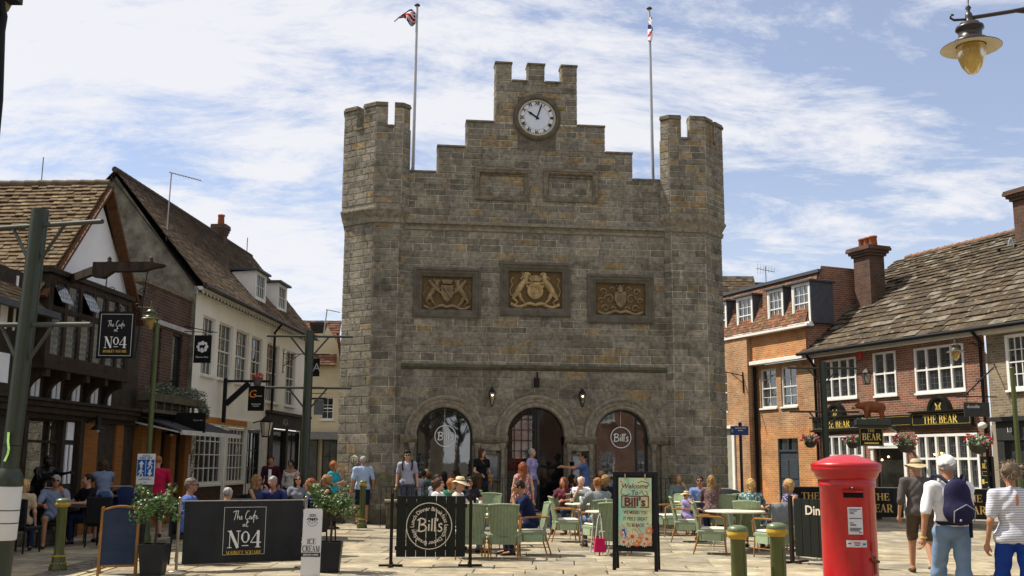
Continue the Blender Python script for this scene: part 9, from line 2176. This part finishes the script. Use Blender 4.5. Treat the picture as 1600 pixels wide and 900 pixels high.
# bear figure on the bracket sign
def bear():
 e = AT(1362,645, Yb); t = thing('bear_figure', 'brown bear figure with a pale muzzle walking left on the bracket sign', 'figure', (e.x, Yb, 0),0); z0 = AT(1362,657, Yb).z; s = .80
 F = Field((-.75,-.3, z0-.05),(.6,.3, z0+.8),.014)
 def V(x, z, y=0): return Vector((x*s, y*s, z0+z*s))
 F.cone(V(.30,.44), V(-.15,.46),.19*s, .17*s, .06); F.ell(V(-.02,.52),(.26*s, .15*s, .14*s),.06); F.cone(V(-.25,.50), V(-.42,.50),.13*s, .10*s, .05); F.ell(V(-.47,.50),(.105*s, .09*s, .09*s),.03); F.cone(V(-.53,.47), V(-.64,.42),.055*s, .04*s, .02)
 for y in (-.07,.07): F.ell(V(-.43,.60, y),(.03*s, .02*s, .035*s),.01)
 for x, y, f in ((-.20,-.10,-.06),(-.10,.10,.06),(.28,-.10,.05),(.36,.10,.10)): F.cone(V(x, .36, y), V(x+f*.5,.16, y),.095*s, .065*s, .04); F.cone(V(x+f*.5,.16, y), V(x+f*.6-.01,.03, y),.065*s, .055*s, .02); F.ell(V(x+f*.6-.05,.03, y),(.08*s, .05*s, .035*s),.02)
 field_obj(F, 'body', mat('bear_brown', (.17,.055,.02),.6,.25,8,.4,40), t)
 b = MB(); b.smooth = True; b.ball(V(-.585,.455),.062*s, 10,8,(1.2,.9,.9)); b.build('muzzle', mat('bear_muzzle', (.42,.28,.17),.7), t); b = MB(); b.ball(V(-.655,.45),.02*s, 6,5); b.ball(V(-.53,.52,-.07),.014*s, 6,5); b.ball(V(-.53,.52,.07),.014*s, 6,5); b.build('nose', BLACKIRON, t)
bear()
def pushchair(label, x, y, rz, col, badge=False):
 t = thing('pushchair', label, 'pushchair', (x, y, 0), rz); cm = cloth_mat('pram_%d' % int(col[2]*999), col)
 b = MB(); b.smooth = True; n = 10; v = []
 for i in range(9):
  a_ = R_(-10+i*20)
  for k in range(n+1): u = -1+2*k/n; v.append((u*.27,.10-.34*math.cos(a_)*(1-.25*u*u),.66+.34*math.sin(a_)*(1-.25*u*u)))
 b.add(v, [(i*(n+1)+k, i*(n+1)+k+1,(i+1)*(n+1)+k+1,(i+1)*(n+1)+k) for i in range(8) for k in range(n)]); b.build('hood', cm, t)
 b = MB(); b.prismx([(-.3,.38),(.25,.32),(.38,.75),(.30,.78),(.18,.45),(-.3,.48)],-.22,.22); b.build('seat', cm, t)
 b = MB()
 for sx in (-.27,.27): b.tube([(sx, .55,1.0),(sx, .2,.5),(sx, -.35,.12)],.014,6); b.tube([(sx, .0,.42),(sx, .35,.12)],.014,6)
 b.tube([(-.27,.55,1.0),(.27,.55,1.0)],.016,6); b.build('chassis', mat('steel_grey', (.3,.3,.3),.4), t)
 for sx in (-.27,.27):
  for y_ in (-.35,.35): b = MB(); b.T = Matrix.Translation((sx, y_, .11)) @ Matrix.Rotation(math.pi/2,4, 'Z'); b.lathe([(.0,-.02),(.1,-.02),(.11,0),(.1,.02),(0,.02)],(0,0,0),14, axis='y'); b.build('wheel', mat('tyre', (.02,.02,.02),.8), t)
 if badge: b = MB(); b.T = Matrix.Translation((.12,-.27,.72)); b.lathe([(.0,-.03),(.10,-.02),(.105,.03)],(0,0,0),18, axis='y'); b.build('badge', mat('badge_grey', (.4,.42,.48),.4), t)
q = G(196,832); pushchair('navy pushchair with a raised hood beside the striped top', q.x, q.y, R_(40),(.015,.022,.07))
q = AT(1146,765,24.5); pushchair('black hooded pushchair with a pale round badge in front of the right tower', q.x, 24.5, R_(20),(.008,.008,.010), True)
# leafy pot plants by the shopfronts
for px, py, top, r_, lb, sd in ((300,800,1.75,(.35,.3,.55), 'spindly olive tree in a pot beside the white shopfront', 21),(178,800,1.5,(.22,.2,.45), 'thin green-gold plant behind the striped top against the cedar wall', 22)):
 random.seed(sd); p = G(px, 812); t = thing('potted_tree', lb, 'plant', (L_.w(0,-.5).x, p.y, 0),0); b = MB(); b.lathe([(.0,0),(.13,0),(.18,.36),(.16,.36)],(0,0,0),14); b.build('pot', mat('black_planter', (.02,.02,.02)), t)
 b = MB()
 for k in range(9): a_ = k*2.3; b.tube([(0,0,.3),(r_[0]*.4*math.cos(a_), r_[1]*.4*math.sin(a_), top*.7),(r_[0]*.9*math.cos(a_), r_[1]*.9*math.sin(a_), top+random.uniform(-.3,.4))],[.012,.008,.004],5)
 b.build('stem', mat('bark', (.08,.06,.04)), t); b = MB(); leaves(b, (0,0, top), r_, 520,.03,[(.07,.09,.04),(.12,.13,.08),(.04,.06,.02)] if sd == 21 else [(.14,.12,.03),(.07,.1,.03)], shell=.1); b.build('foliage', LEAF, t)
